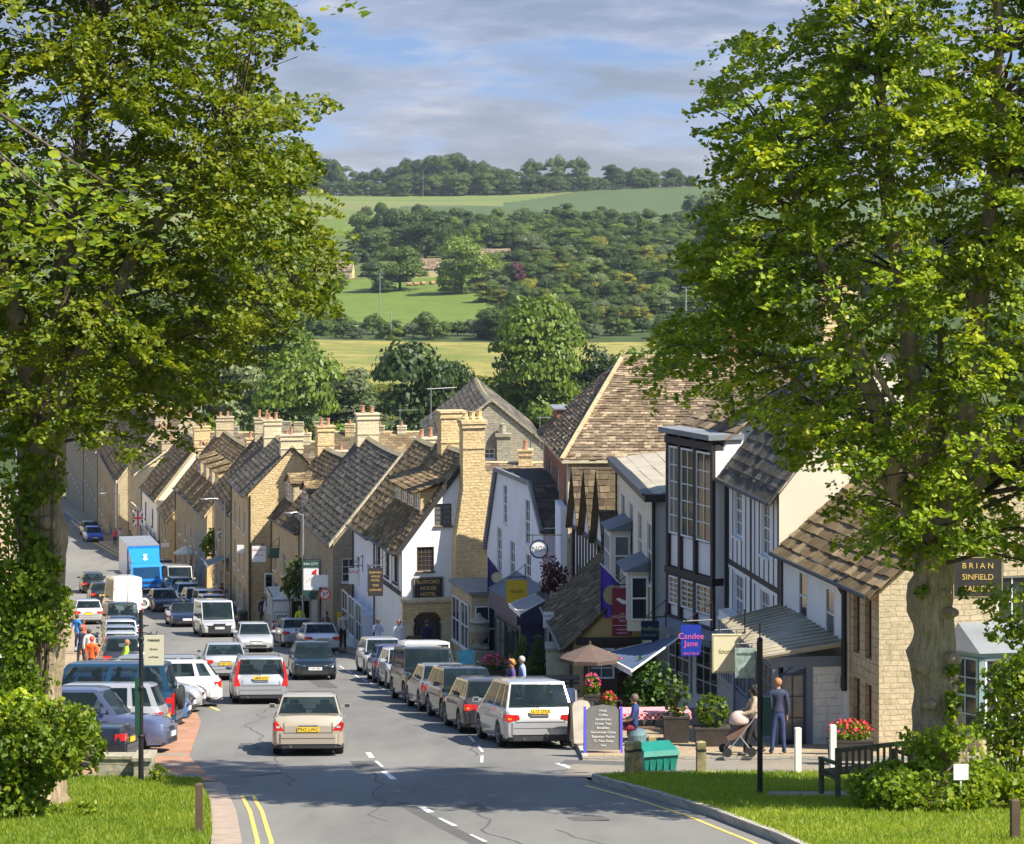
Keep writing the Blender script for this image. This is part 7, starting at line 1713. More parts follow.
# named trees
for i, (x_, y_) in enumerate(((-28, 66), (-28.5, 80), (-29, 95), (-31, 112), (-34, 128))): put('oak', 'leaf_dark', i % 3, 0, y_, 11.5, 11, ('nearest', 'second', 'third', 'fourth', 'farthest')[i] + ' dark tree in the unseen row added left of the street', 'unseen row of trees added left of the street', gz=G(y_), x=x_)  # trees out of view, added to darken reflections in car side windows
for i, px in enumerate(range(296, 668, 13)):
 by_top(('round', 'oak', 'tall')[i % 3], ('leaf_mid', 'leaf_dark', 'leaf_olive', 'leaf_dark')[i % 4], i % 3, px + rg.uniform(-4, 4), 610 + rg.uniform(-25, 25), (388 if i % 2 else 380) + rg.uniform(-7, 7), 12, 'streamside tree along the foot of the gold field', 'streamside trees along the foot of the gold field')
by_top('big', 'leaf_mid', 0, 538, 470, 296, 23, 'huge mid-green broadleaf tree rising behind the grey rubble gable')
by_top('oak', 'leaf_dark', 0, 412, 440, 345, 19, 'dark round tree behind the aerials, left of the grey rubble gable')
by_top('round', 'leaf_dark', 1, 452, 500, 362, 14, 'dark tree between the round one and the huge mid-green tree')
by_top('oak', 'leaf_dark', 1, 604, 480, 350, 18, 'very dark tree tucked against the great hipped roof')
by_top('tall', 'leaf_pale', 0, 352, 470, 366, 15, 'pale grey-green willow above the chimneys, centre of the low trees')
by_top('oak', 'leaf_mid', 0, 300, 460, 352, 18, 'mid-green tree with yellow patches beside the willow')
by_top('big', 'leaf_mid', 1, 268, 520, 300, 24, 'tall tree half hidden by the left lime, above the long cross range')
by_top('tall', 'leaf_pale', 1, 218, 480, 318, 18, 'greyish tall tree to the left of the mid-green pair')
by_top('oak', 'leaf_dark', 2, 176, 500, 330, 20, 'dark tree behind the left lime crown')
by_top('oak', 'leaf_mid', 2, 120, 520, 330, 22, 'green tree farther left behind the lime crown')
by_top('oak', 'leaf_dark', 0, 60, 520, 330, 22, 'dark tree at the far left beyond the street end')
by_top('round', 'leaf_bright', 0, 216, 370, 414, 6, 'small bright green tree above the long cross range roof')
by_top('round', 'leaf_mid', 3, 366, 600, 392, 12, 'low mid-green tree in the gap below the gold field')
by_top('round', 'leaf_olive', 3, 486, 560, 378, 12, 'small olive tree at the foot of the gold field')
for i, (px, top) in enumerate(((648, 350), (690, 340), (740, 330), (800, 330), (860, 320), (930, 320), (1000, 310), (1070, 320))):
 by_top('oak', ('leaf_mid', 'leaf_dark')[i % 2], i % 3, px, 470 + 12 * (i % 3), top, 20, 'tree behind the right-hand roofs and lime crown, number unclear among its like' if False else 'broadleaf tree behind the roofs on the right, mostly hidden by the lime', 'trees behind the right-hand roofs')
# hedge between gold field and green field
for i, px in enumerate(range(310, 700, 15)):
 k = ('bush', 'round')[i % 3 == 0]; by_top(k, ('leaf_dark', 'leaf_mid', 'leaf_dark', 'leaf_pale')[i % 4], i % 3, px + rg.uniform(-4, 4), 915 + rg.uniform(-12, 25), (326 if i % 4 else 312) + rg.uniform(-4, 5), rg.uniform(8, 13), 'bush or small tree in the hedge line above the gold field', 'hedge line above the gold field', hmin=6.5)
by_top('round', 'leaf_mid', 1, 396, 900, 328, 11, 'rounded bush standing proud in front of the hedge at the top of the gold field')
by_top('round', 'leaf_mid', 0, 338, 930, 310, 12, 'fresh green round tree in the hedge at its left end'); by_top('round', 'leaf_dark', 0, 318, 925, 316, 9, 'dark bush beside the fresh green hedge tree')
by_top('round', 'leaf_dark', 1, 492, 905, 308, 14, 'dark round tree at the right end of the hedge, next to the huge tree'); by_top('round', 'leaf_mid', 2, 655, 880, 334, 12, 'pale rounded tree at the right end of the gold field')
by_top('oak', 'leaf_mid', 1, 461, 1170, 240, 26, 'broad oak in the bright pasture right of the farm roofs'); by_top('oak', 'leaf_mid', 2, 400, 1210, 248, 24, 'round green tree between the two farm roofs'); by_top('round', 'leaf_dark', 2, 376, 1205, 262, 18, 'darker tree just left of the round green one')
by_top('round', 'leaf_dark', 0, 338, 1230, 272, 14, 'dark bush below the left farmhouse'); by_top('cone', 'leaf_gold', 0, 538, 1240, 256, 6, 'narrow golden conifer among the darker trees'); by_top('round', 'leaf_gold', 0, 634, 1010, 300, 9, 'yellowing tree near the bottom of the hillside wood'); by_top('round', 'leaf_gold', 1, 624, 1000, 304, 7, 'smaller yellowing tree beside the first')
by_top('round', 'leaf_red', 0, 655, 1060, 288, 10, 'copper-leaved tree low in the hillside wood'); by_top('round', 'leaf_red', 1, 518, 1180, 262, 8, 'small copper tree beside the golden conifer')
by_top('tall', 'leaf_pale', 0, 716, 1100, 184, 26, 'tall pale poplar-like tree at the edge of the right lime crown')
by_top('cone', 'leaf_dark', 0, 640, 1330, 214, 10, 'dark conifer at the right of the hillside wood'); by_top('cone', 'leaf_dark', 1, 352, 1390, 232, 12, 'dark pointed tree at the left end of the hillside wood')
# the hillside wood: rows of individual trees, far to near
G1 = 'trees of the hillside wood'
mats = ['leaf_dark', 'leaf_mid', 'leaf_dark', 'leaf_mid', 'leaf_olive', 'leaf_dark', 'leaf_pale', 'leaf_mid']
desc = {'leaf_dark': 'dark green', 'leaf_mid': 'mid-green', 'leaf_olive': 'olive-green', 'leaf_pale': 'grey-green'}
def wood_row(px0, px1, step, Y, top0, top1, wid, s, rowname, mm=mats):
 n = int((px1 - px0) / step)
 for i in range(n + 1):
  px = px0 + i * step + rg.uniform(-4, 4); tp = top0 + (top1 - top0) * i / max(1, n) + rg.uniform(-8, 7); mt = mm[(i * 5 + s) % len(mm)]
  by_top(('oak', 'round', 'tall')[(i + s) % 3], mt, (i + s) % 3, px, Y + rg.uniform(-18, 18), tp, wid * rg.uniform(.7, 1.6), desc[mt] + ' tree in ' + rowname, G1 + ', ' + rowname, hmin=max(6.5, wid * .85))
wood_row(366, 704, 13, 1590, 207, 220, 15, 0, 'the topmost row of the hillside wood', ['leaf_dark', 'leaf_dark', 'leaf_mid', 'leaf_dark'])
wood_row(358, 450, 12, 1500, 216, 210, 15, 1, 'the dark left shoulder of the hillside wood', ['leaf_dark', 'leaf_dark', 'leaf_dark'])
wood_row(362, 470, 12, 1420, 226, 226, 15, 2, 'the front of the dark left shoulder', ['leaf_dark', 'leaf_dark'])
wood_row(440, 704, 12, 1500, 216, 234, 15, 2, 'the second row of the hillside wood', ['leaf_dark', 'leaf_mid', 'leaf_dark', 'leaf_mid'])
wood_row(452, 710, 12, 1420, 228, 240, 15, 4, 'the third row of the hillside wood', ['leaf_mid', 'leaf_dark', 'leaf_mid', 'leaf_dark'])
wood_row(528, 712, 12, 1340, 236, 248, 15, 6, 'the middle of the hillside wood')
wood_row(486, 712, 12, 1265, 262, 258, 14, 3, 'the lower middle of the hillside wood')
wood_row(480, 712, 12, 1190, 272, 270, 13, 1, 'the fifth row of the hillside wood')
wood_row(482, 712, 12, 1125, 284, 282, 11, 5, 'the lower edge of the hillside wood', ['leaf_mid', 'leaf_olive', 'leaf_dark', 'leaf_pale'])
wood_row(500, 712, 12, 1065, 296, 294, 11, 2, 'the thicket below the hillside wood', ['leaf_mid', 'leaf_dark', 'leaf_olive', 'leaf_mid'])
wood_row(560, 712, 12, 1010, 310, 308, 10, 6, 'the scrub below the hillside wood', ['leaf_pale', 'leaf_mid', 'leaf_dark'])
wood_row(484, 640, 12, 975, 322, 318, 9, 3, 'the hedge foot of the hillside wood', ['leaf_mid', 'leaf_dark', 'leaf_olive'])
wood_row(710, 1010, 22, 1300, 222, 222, 20, 6, 'the wood behind the right lime crown'); wood_row(700, 1010, 24, 1050, 280, 280, 18, 2, 'the lower wood behind the right lime crown')
wood_row(60, 320, 22, 1250, 262, 270, 18, 1, 'the line of trees behind the left lime crown'); wood_row(140, 330, 20, 1000, 310, 316, 14, 4, 'the hedge trees behind the left lime crown')
# pasture trees
for i, (px, Y, tp, w_) in enumerate(((690, 1840, 194, 14), (534, 1700, 214, 10), (546, 1705, 209, 12), (556, 1710, 206, 11), (568, 1700, 203, 13), (600, 1690, 206, 24), (612, 1700, 208, 18), (585, 1700, 211, 12))):
 by_top('round', 'leaf_dark', i % 3, px, Y, tp, w_, ('lone dark tree by the field path', 'small dark tree left of the field clump', 'dark tree in the field clump', 'dark tree in the field clump', 'taller dark tree in the field clump', 'widest dark tree in the upper field', 'dark tree beside the widest one', 'dark tree left of the widest one')[i] + ' on the upper pasture', 'dark trees on the upper pasture')
# ridge woods: silhouettes on the skyline
def ridge(px0, px1, step, Y, prof, wid, s, rn):
 n = int((px1 - px0) / step)
 for i in range(n + 1):
  px = px0 + i * step + rg.uniform(-2, 2); tp = float(np.interp(px, [a for a, b in prof], [b for a, b in prof])) + rg.uniform(-2, 2)
  by_top(('oak', 'round')[(i + s) % 2], ('leaf_dark', 'leaf_mid')[(i * s) % 2 if s == 2 else 0], (i + s) % 3, px, Y + rg.uniform(-15, 15), tp, wid * rg.uniform(.9, 1.2), 'skyline tree in ' + rn, rn)
ridge(270, 350, 9, 2420, [(270, 164), (340, 160), (352, 172)], 22, 1, 'the wood on the left of the ridge')
ridge(356, 396, 10, 2430, [(356, 170), (372, 170), (384, 172), (396, 178)], 16, 0, 'the thin line between the ridge woods')
ridge(398, 510, 9, 2400, [(398, 168), (410, 158), (440, 156), (466, 155), (480, 162), (510, 168)], 22, 1, 'the big dome-topped wood on the ridge')
ridge(272, 700, 8, 2370, [(272, 180), (396, 182), (400, 174), (520, 172), (560, 176), (600, 178), (640, 178), (700, 180)], 20, 2, 'the lower front edge of the ridge woods')
for px, tp, w_, d_ in ((533, 160, 26, 'left'), (557, 156, 24, 'middle'), (578, 158, 26, 'right')): by_top('oak', 'leaf_dark', 1, px, 2400, tp, w_, d_ + ' one of three tall trees standing above the ridge line')
ridge(610, 702, 9, 2400, [(610, 166), (625, 168), (660, 170), (675, 169), (690, 176), (702, 182)], 18, 1, 'the right end of the ridge wood')
ridge(0, 270, 24, 2450, [(0, 168), (270, 168)], 30, 1, 'the ridge wood behind the left lime crown'); ridge(720, 1020, 24, 2450, [(720, 182), (1020, 178)], 26, 1, 'the ridge wood behind the right lime crown')
# conifers in a block under the big ridge wood
# farmhouses and cottages on the hill
farm('small farmhouse with steep grey roof among trees at the left of the pasture', 352, 1290, 9, 8, 5, 4.5)
farm('farm building with broad pale brown roof beside the round green tree', 440, 1275, 13, 9, 3.0, 5.0)
farm('cottage with end chimney half hidden in the wood right of the oak', 510, 1300, 16, 8, 3.5, 3.5).chimney(1, 4, 1.6, 1.4, 2.2, 1, 'stone_gold')
# poles in the fields
def pole(px, Y, top, label, tb=1.6):
 x = PX(px, Y); g = hill_h(x, Y); h = PZ(top, Y) - g; t = thing('power_pole', label, 'pole', (x, Y, g)); m = MB(); m.tube([(0, 0, -.5), (0, 0, h)], [.22, .16], 7); m.build('pole', [M['grey_metal']], t, local=True)
 m = MB(); m.box((0, 0, h - .5), (tb, .18, .18));
 for s in (-1, 0, 1): m.lathe((s * tb * .42, 0, h - .3), [(.09, 0), (.09, .25), (.03, .3)], 6)
 m.build('crossarm', [M['grey_metal']], t, local=True)
pole(380, 1040, 273, 'pale T-topped power pole in the bright pasture', 3.6); pole(391, 900, 313, 'short pole at the top of the gold field', .5); pole(686, 760, 286, 'T-topped power pole at the edge of the right lime crown', 2.4); pole(581, 1010, 304, 'thin short pole among the scrub', .4)
pole(423, 2320, 170, 'thin pole in front of the ridge wood', .6)
# orange implements by the farm
for i, (px, lb) in enumerate(((409, 'leftmost'), (416, 'second'), (423, 'third'), (432, 'fourth'))):
 t = thing('farm_drum', lb + ' low orange-red shape by the farm in the pasture', 'farm gear', (PX(px, 1230), 1230, hill_h(PX(px, 1230), 1230)), .2 * i, 'orange-red farm gear in the pasture'); m = MB(); m.lathe((0, 0, .9), [(0.1, -1.2), (.9, -1.1), (.95, 0), (.9, 1.1), (.1, 1.2)], 10, axis=(1, .2, 0)); m.build('drum', [M['terracotta']], t, local=True)
# ================================================================ street furniture, signs and shop goods
def board_sign(name, label, px0, py0, px1, py1, Y, mat, lines=(), tmat=None, rz=0.0, cat='sign', bracket=None, th=.05, tsize=None, border=None, part='panel', group=None, hang=True, align='CENTER'):
 a, b = at(px0, py0, Y), at(px1, py1, Y); w, h = abs(b.x - a.x) / max(.3, math.cos(rz)), abs(a.z - b.z); c = V(((a.x + b.x) / 2, Y, (a.z + b.z) / 2)); t = thing(name, label, cat, tuple(c), rz, group)
 m = MB(); m.box((0, 0, -h / 2), (w, th, h)); m.build(part, [mat], t, local=True)
 if border:
  m = MB(); e = .02
  for z in (-h / 2 + e, h / 2 - e * 2): m.box((0, -th / 2 - .004, z), (w - .04, .008, e))
  for x in (-w / 2 + .03, w / 2 - .03): m.box((x, -th / 2 - .004, -h / 2 + .04), (e, .008, h - .08))
  m.build('border', [border], t, local=True)
 for s, fz, size in lines: text(s, t, size * h, (0, -th / 2 - .006, fz * h), (R(90), 0, 0), tmat or M['timber'], .002)
 if bracket:   # (direction sign, length): iron arm back to the wall
  sx, L = bracket; m = MB(); z = h / 2 + .10
  m.tube([(-sx * w * .4, 0, z), (sx * L, .25, z)], .018, 5); m.tube([(-sx * w * .3, 0, z), (sx * L, .25, z + .5)], .014, 5); m.tube([(sx * L, .25, z + .5), (sx * L, .25, z - .3)], .02, 5)
  for x in (-w * .35, w * .35): m.tube([(x, 0, z), (x, 0, h / 2 - .02)], .010, 4)
  m.build('bracket', [M['black_metal']], t, local=True)
 return t
pink = plain('pink_lettering', (.85, .18, .42), .5, var=.03); white = M['white_paint']
board_sign('hanging_sign', 'royal blue hanging sign with pink script lettering', 681, 625, 701, 656, 68, plain('royal_blue', (.02, .05, .42), .4, var=.05), (('Candee', .14, .27), ('Jane', -.10, .27), ('BOUTIQUE', -.42, .10)), pink, bracket=(1, .6))
board_sign('hanging_sign', 'blank-looking cream hanging sign with faint script, right of the royal blue one', 712, 634, 741, 673, 65, plain('cream_sign', (.80, .74, .48), .5, var=.03), (('found', .06, .17),), M['ridge'], bracket=(1, .5), border=M['ridge'])
board_sign('hanging_sign', 'pale green glassy hanging sign just right of the cream one', 735, 648, 755, 678, 63, plain('pale_green_sign', (.30, .40, .36), .3, var=.5, scale=6), (('ANTIQUES', .30, .12),), M['green_paint'], bracket=(1, .4))
board_sign('hanging_sign', 'small navy hanging sign with green script over the blue awning', 641, 621, 659, 640, 76, plain('ink_navy', (.012, .02, .05), .5), (('Huffkins', .10, .30), ('TEA SHOP', -.24, .16)), plain('sign_green', (.30, .50, .18), .5), bracket=(1, .5))
bn = board_sign('inn_banner', 'tall maroon inn banner with a white bird and lettering', 612, 588, 632, 636, 80, plain('maroon', (.20, .02, .035), .7, var=.06), (('THE', -.04, .05), ('HIGHWAY', -.10, .085), ('INN', -.18, .07), ('traditional', -.36, .055), ('restaurant', -.43, .055)), plain('banner_lettering', (.72, .62, .60), .6), bracket=(1, .4))
m = MB(); m.poly([V((x, -.035, z)) for x, z in ((-.20, .42), (-.10, .46), (.02, .40), (.20, .34), (.22, .22), (.14, .27), (.02, .26), (-.10, .34))]); m.box((0, -.032, -.43), (.6, .006, .012)); m.build('bird_emblem', [white], bn, local=True)
# flags
def flag(label, px, py, Y, L, w, mat, ang=40, emblem=None, sx=1, name='flag'):
 p = at(px, py, Y); t = thing(name, label, 'flag', tuple(p)); m = MB(); a = R(ang); e = V((sx * math.cos(a) * L, -.0, -math.sin(a) * L)); m.tube([(0, 0, 0), tuple(e)], .025, 6); m.build('pole', [M['white_paint']], t, local=True)
 m = MB(); n = 7
 for i in range(n):
  f0, f1 = i / n, (i + 1) / n; P0, P1 = e * (.03 + .9 * f0), e * (.03 + .9 * f1); y0, y1 = .10 * math.sin(f0 * 9), .10 * math.sin(f1 * 9)
  q0, q1 = V((P0.x * .9, y0, e.z - w * (.75 + .1 * math.sin(f0 * 5)))), V((P1.x * .9, y1, e.z - w * (.75 + .1 * math.sin(f1 * 5)))); m.quad(P0 + V((0, y0 * .2, 0)), P1 + V((0, y1 * .2, 0)), q1, q0)
 o = m.build('cloth', [mat], t, local=True)
 if emblem: m = MB(); c = e * .62 + V((0, -.14, -w * .45)); m.lathe(c, [(.01, 0), (w * .26, 0), (w * .26, .01), (.01, .01)], 18, axis=(0, -1, 0)); m.build('emblem', [emblem], t, local=True)
purple = plain('purple_cloth', (.10, .05, .42), .8)
flag('purple flag with round gold emblem on a slanting white pole', 600, 563, 82, 1.0, 1.3, purple, 46, M['ridge']); flag('dark purple flag on an iron pole beside the golden hotel chimney', 487, 555, 107, 1.1, .9, plain('dark_purple_cloth', (.05, .04, .16), .8), 52, M['stone_pale'])
board_sign('hanging_sign', 'mustard-yellow hanging sign with plain dark capitals', 506, 580, 527, 603, 100, plain('mustard_sign', (.52, .38, .01), .5, var=.04), (('MULES', .0, .2),), M['timber_brown'], bracket=(1, .35))
t = thing('round_sign', 'round pale hanging sign with dark rim and crest lettering', 'sign', tuple(at(539, 549, 98))); m = MB(); m.lathe((0, 0, 0), [(.01, -.03), (.32, -.03), (.32, .03), (.01, .03)], 26, axis=(0, -1, 0)); m.build('panel', [M['render']], t, local=True)
m = MB(); m.lathe((0, 0, 0), [(.31, -.045), (.37, -.045), (.37, .045), (.31, .045)], 26, axis=(0, -1, 0), ring=True); m.build('rim', [M['navy_paint']], t, local=True); text('NGS', t, .3, (0, -.036, 0), (R(90), 0, 0), M['grey_metal'], .002)
m = MB(); m.tube([(-.5, 0, .55), (.9, 0, .55)], .02, 5); m.tube([(-.25, 0, .55), (-.25, 0, .2)], .015, 5); m.tube([(.2, 0, .55), (.2, 0, .3)], .015, 5); m.build('bracket', [M['black_metal']], t, local=True)
board_sign('notice_board', 'small white notice on a post at the edge of the cafe terrace', 543, 612, 554, 628, 88, M['plate_w'], (('NOTICE', .25, .16),));
t = thing('sign_post', 'slim grey post under the small white notice', 'post', tuple(gp(549, 88, .12))); m = MB(); m.tube([(0, .05, 0), (0, .05, PZ(612, 88) - G(88) - .12)], .035, 8); m.build('pole', [M['grey_metal']], t, local=True)
gb = board_sign('gallery_sign', 'black gallery board with spaced gold capitals behind the right-hand trunk', 952, 556, 1003, 598, 57.5, M['timber'], (('B R I A N', .27, .19), ('SINFIELD', .0, .19), ('GALLERY', -.28, .19)), plain('gilt_lettering', (.80, .55, .16), .4), border=M['ridge'], th=.08, bracket=(1, .7))
board_sign('hanging_sign', 'tall black hanging board with gilt lines on the white timbered hotel front', 368, 568, 383, 596, 112, M['timber'], (('BURFORD', .34, .10), ('HOUSE', .20, .10), ('HOTEL', .06, .10), ('TEAS', -.12, .10), ('LUNCHES', -.28, .10)), gold, bracket=(1, .5))
board_sign('estate_sign', 'white sign with red band and blue foot on the white house wall', 349, 568, 359, 584, 119, M['plate_w'], (('SALE', .27, .30),), M['red_lamp'], bracket=(1, .4))
# pub sign on a post with coloured picture
t = thing('inn_sign', 'green and white inn sign with a red-breasted bird, above the open van', 'sign', tuple(at(311, 579, 124))); Y = 124; s = Y / F
m = MB(); m.box((0, 0, -.55), (.74, .06, 1.12)); m.build('panel', [M['plate_w']], t, local=True); m = MB(); m.box((0, -.01, .60), (.84, .1, .30)); m.box((0, -.01, -.85), (.7, .07, .26)); m.build('header', [M['green_paint']], t, local=True)
text('INN CITY', t, .17, (0, -.066, .75), (R(90), 0, 0), white, .002)
m = MB(); m.ball((.17, -.05, .28), (.11, .03, .15), 10, 6); m.ball((.24, -.05, .43), (.06, .03, .06), 8, 5); m.build('bird_picture', [M['red_lamp']], t, local=True); m = MB(); m.bar((-.22, -.04, -.12), (.08, -.04, .15), .02, .02); m.ball((.13, -.045, .12), (.11, .025, .12), 8, 5); m.build('picture_branch', [M['plate_y']], t, local=True)
m = MB(); m.tube([(.45, .1, .9), (.45, .1, G(124) - at(311, 579, 124).z)], .05, 8); m.tube([(-.4, .1, .95), (.5, .1, .95)], .03, 6); m.build('post', [M['black_metal']], t, local=True)
board_sign('direction_sign', 'white two-panel sign fixed beside the inn sign', 311, 575, 328, 587, 122, M['plate_w'], (('', 0, .1),)[:0], th=.05);
t = thing('road_sign', 'round no-right-turn sign with red ring on a grey post', 'sign', tuple(at(325, 594, 121.5)), -.05); m = MB(); m.lathe((0, 0, 0), [(.01, 0), (.24, 0), (.24, .015), (.01, .015)], 24, axis=(0, -1, 0)); m.build('face', [M['plate_w']], t, local=True)
m = MB(); m.lathe((0, -.02, 0), [(.21, 0), (.29, 0), (.29, .02), (.21, .02)], 24, axis=(0, -1, 0), ring=True); m.bar((-.19, -.03, .17), (.19, -.03, -.17), .05, .012); m.build('ring', [M['red_lamp']], t, local=True)
m = MB(); m.bar((-.06, -.022, -.14), (-.06, -.022, .06), .045, .01); m.bar((-.08, -.022, .05), (.09, -.022, .05), .045, .01); m.poly([V((.08, -.028, .12)), V((.08, -.028, -.02)), V((.16, -.028, .05))]); m.build('arrow', [M['timber']], t, local=True)
m = MB(); m.tube([(0, .05, .3), (0, .05, G(121.5) + .1 - at(325, 594, 121.5).z)], .04, 8); m.build('post', [M['grey_metal']], t, local=True)
board_sign('wall_sign', 'small square yellow sign on the stone corner wall above the man in the stone jacket', 337, 612, 345, 621, 126.6, M['plate_y'], (('e', 0, .7),), th=.04)
t = thing('traffic_light', 'traffic light on a pole with white-edged backing board, green lamp lit', 'traffic light', tuple(gp(269, 142, .1))); z0 = PZ(592, 142) - t.location.z
m = MB(); m.tube([(0, 0, 0), (0, 0, z0 + .9)], .055, 8); m.build('post', [M['grey_metal']], t, local=True); m = MB(); m.box((0, -.06, z0 - .05), (.52, .04, 1.12)); m.build('backing_board', [M['plate_w']], t, local=True)
m = MB(); m.box((0, -.14, z0 + .0), (.36, .16, 1.0));
for i in range(3): m.lathe((0, -.22, z0 + .18 + i * .3), [(.13, 0), (.13, .14), (.11, .14), (.11, .0)], 12, axis=(0, -1, 0))
m.build('signal_head', [M['black_plastic']], t, local=True)
gm = bpy.data.materials.new('green_signal'); gm.use_nodes = True; gm.node_tree.nodes['Principled BSDF'].inputs['Emission Color'].default_value = (.05, 1, .35, 1); gm.node_tree.nodes['Principled BSDF'].inputs['Emission Strength'].default_value = 2.5; gm.node_tree.nodes['Principled BSDF'].inputs['Base Color'].default_value = (.02, .4, .15, 1)
m = MB(); m.lathe((0, -.23, z0 + .18), [(.01, 0), (.10, 0), (.08, .03), (.01, .04)], 12, axis=(0, -1, 0)); m.build('green_lamp', [gm], t, local=True)
board_sign('hanging_sign', 'white hanging sign with small print below the golden gable', 252, 546, 266, 562, 146, M['plate_w'], (('GALLERY', .25, .2), ('cards gifts', -.05, .14)), M['red_lamp'], bracket=(-1, .3)); board_sign('hanging_sign', 'small white sign left of the larger one under the golden gable', 237, 545, 244, 553, 150, M['plate_w'], (('', 0, .1),)[:0])
board_sign('hanging_sign', 'dark green hanging sign right of the white one under the golden gable', 268, 548, 279, 558, 142, M['green_paint'], (('', 0, .1),)[:0], bracket=(1, .3))
hs_ = board_sign('hanging_sign', 'square white sign with a round dark emblem above the far parasol', 217, 531, 226, 541, 170, M['plate_w'], bracket=(1, .4)); m = MB(); m.lathe((0, -.03, 0), [(.15, 0), (.22, 0), (.22, .02), (.15, .02)], 16, axis=(0, -1, 0), ring=True); m.ball((0, -.03, 0), (.08, .02, .08), 8, 5); m.build('emblem', [M['navy_paint']], hs_, local=True)
board_sign('direction_sign', 'small white plate on a post outside the navy shop', 161, 543, 169, 547, 205, M['plate_w'], ()); t = thing('sign_post', 'grey post carrying the small white plate outside the navy shop', 'post', tuple(gp(163, 205, .1))); m = MB(); m.tube([(0, .05, 0), (0, .05, PZ(541, 205) - G(205))], .05, 6); m.build('pole', [M['grey_metal']], t, local=True)
# union flag on the far row
t = thing('flag', 'small red, white and blue flag hung over the far pavement', 'flag', tuple(at(138, 512, 224))); m = MB(); m.tube([(-.6, 0, .9), (.5, 0, -.1)], .03, 5); m.build('pole', [white], t, local=True); m = MB(); m.box((0, 0, -1.3), (.9, .04, 1.5)); m.build('cloth', [M['navy_paint']], t, local=True)
m = MB(); m.bar((-.42, -.03, .15), (.42, -.03, -1.25), .22, .01, up=(0, 1, 0)); m.bar((.42, -.03, .15), (-.42, -.03, -1.25), .22, .01, up=(0, 1, 0)); m.box((0, -.04, -1.3), (.3, .01, 1.5)); m.box((0, -.045, -.7), (.9, .01, .32)); m.build('white_cross', [white], t, local=True); m = MB(); m.box((0, -.055, -1.3), (.17, .008, 1.5)); m.box((0, -.06, -.63), (.9, .008, .18)); m.build('red_cross', [M['red_lamp']], t, local=True)
# street lamps fixed high on posts
def lamp(px, Y, top, label, arm=-1.2):
 g = gp(px, Y, .1); h = PZ(top, Y) - g.z; t = thing('street_lamp', label, 'street lamp', tuple(g)); m = MB(); m.tube([(0, 0, 0), (0, 0, h * .3), (0, 0, h)], [.08, .06, .045], 8); m.tube([(0, 0, h - .1), (arm * .5, -.2, h + .12), (arm, -.4, h + .12)], .03, 6); m.build('post', [M['grey_metal']], t, local=True)
 m = MB(); m.ball((arm * 1.15, -.45, h + .10), (.26, .13, .07), 10, 6); m.build('lamp_head', [M['alloy']], t, smooth=80, local=True)
lamp(225, 158, 500, 'tall street lamp with pale head against the golden gable', -1.1); lamp(303, 131, 514, 'street lamp beside the dormered stone house', -.6); lamp(119, 246, 494, 'street lamp on the far pavement by the long dark roof', -1.5); lamp(16, 96, 440, 'lamp column glimpsed left of the ivy trunk', 1.0)
# --- verge posts
t = thing('sign_post', 'tall dark post on the right verge with a narrow green box on its side', 'post', tuple(gp(760, 48.4, .13))); h = PZ(640, 48.4) - t.location.z
m = MB(); m.tube([(0, 0, 0), (0, 0, h)], .055, 10); m.ball((0, 0, h), .06, 8, 6); m.build('pole', [M['black_metal']], t, local=True)
m = MB(); m.box((.13, 0, PZ(735, 48.4) - t.location.z), (.14, .2, .75)); m.build('side_box', [M['green_paint']], t, local=True); m = MB(); m.box((-.02, -.07, h - .62), (.10, .05, .6)); m.build('sign_edge', [M['black_metal']], t, local=True)
t = thing('sign_post', 'dark post on the left verge with ring top, scroll bracket and cream notice', 'post', tuple(gp(141, 51.5, .12))); h = PZ(610, 51.5) - t.location.z; m = MB(); m.tube([(0, 0, 0), (0, 0, 1.0), (0, 0, h)], [.06, .05, .04], 10)
for z in (.9, 1.9, 2.9): m.lathe((0, 0, z), [(.05, 0), (.07, .02), (.07, .06), (.05, .08)], 10)
m.build('pole', [M['black_metal']], t, local=True); m = MB(); m.lathe((.06, 0, h + .14), [(.07, -.02), (.11, -.02), (.11, .02), (.07, .02)], 20, axis=(0, -1, 0), ring=True); m.build('ring', [M['plate_w']], t, local=True)
m = MB(); P_ = [(0, 0, h - .3)] + [(.12 + .10 * math.cos(a), 0, h - .42 + .10 * math.sin(a)) for a in [x * .6 for x in range(2, 11)]]; m.tube(P_, .012, 5); m.tube([(0, 0, h - .45), (.30, 0, h - .52), (.34, 0, h - .44)], .012, 5); m.build('scroll', [M['black_metal']], t, local=True)
m = MB(); z1 = PZ(665, 51.5) - t.location.z; z2 = PZ(635, 51.5) - t.location.z; m.box((.27, -.03, z1), (.40, .03, z2 - z1)); np_ = m.build('notice', [plain('cream_notice', (.66, .62, .48), .6, var=.03)], t, local=True)
text('PARKING', np_, .06, (.27, -.05, z2 - .10), (R(90), 0, 0), M['timber'], .002); text('Pay here', np_, .045, (.27, -.05, z2 - .28), (R(90), 0, 0), M['timber'], .002); text('at all times', np_, .045, (.27, -.05, z2 - .44), (R(90), 0, 0), M['timber'], .002)
m = MB(); m.box((-.07, .0, PZ(735, 51.5) - t.location.z), (.10, .09, 1.2)); m.build('green_case', [M['green_paint']], t, local=True)
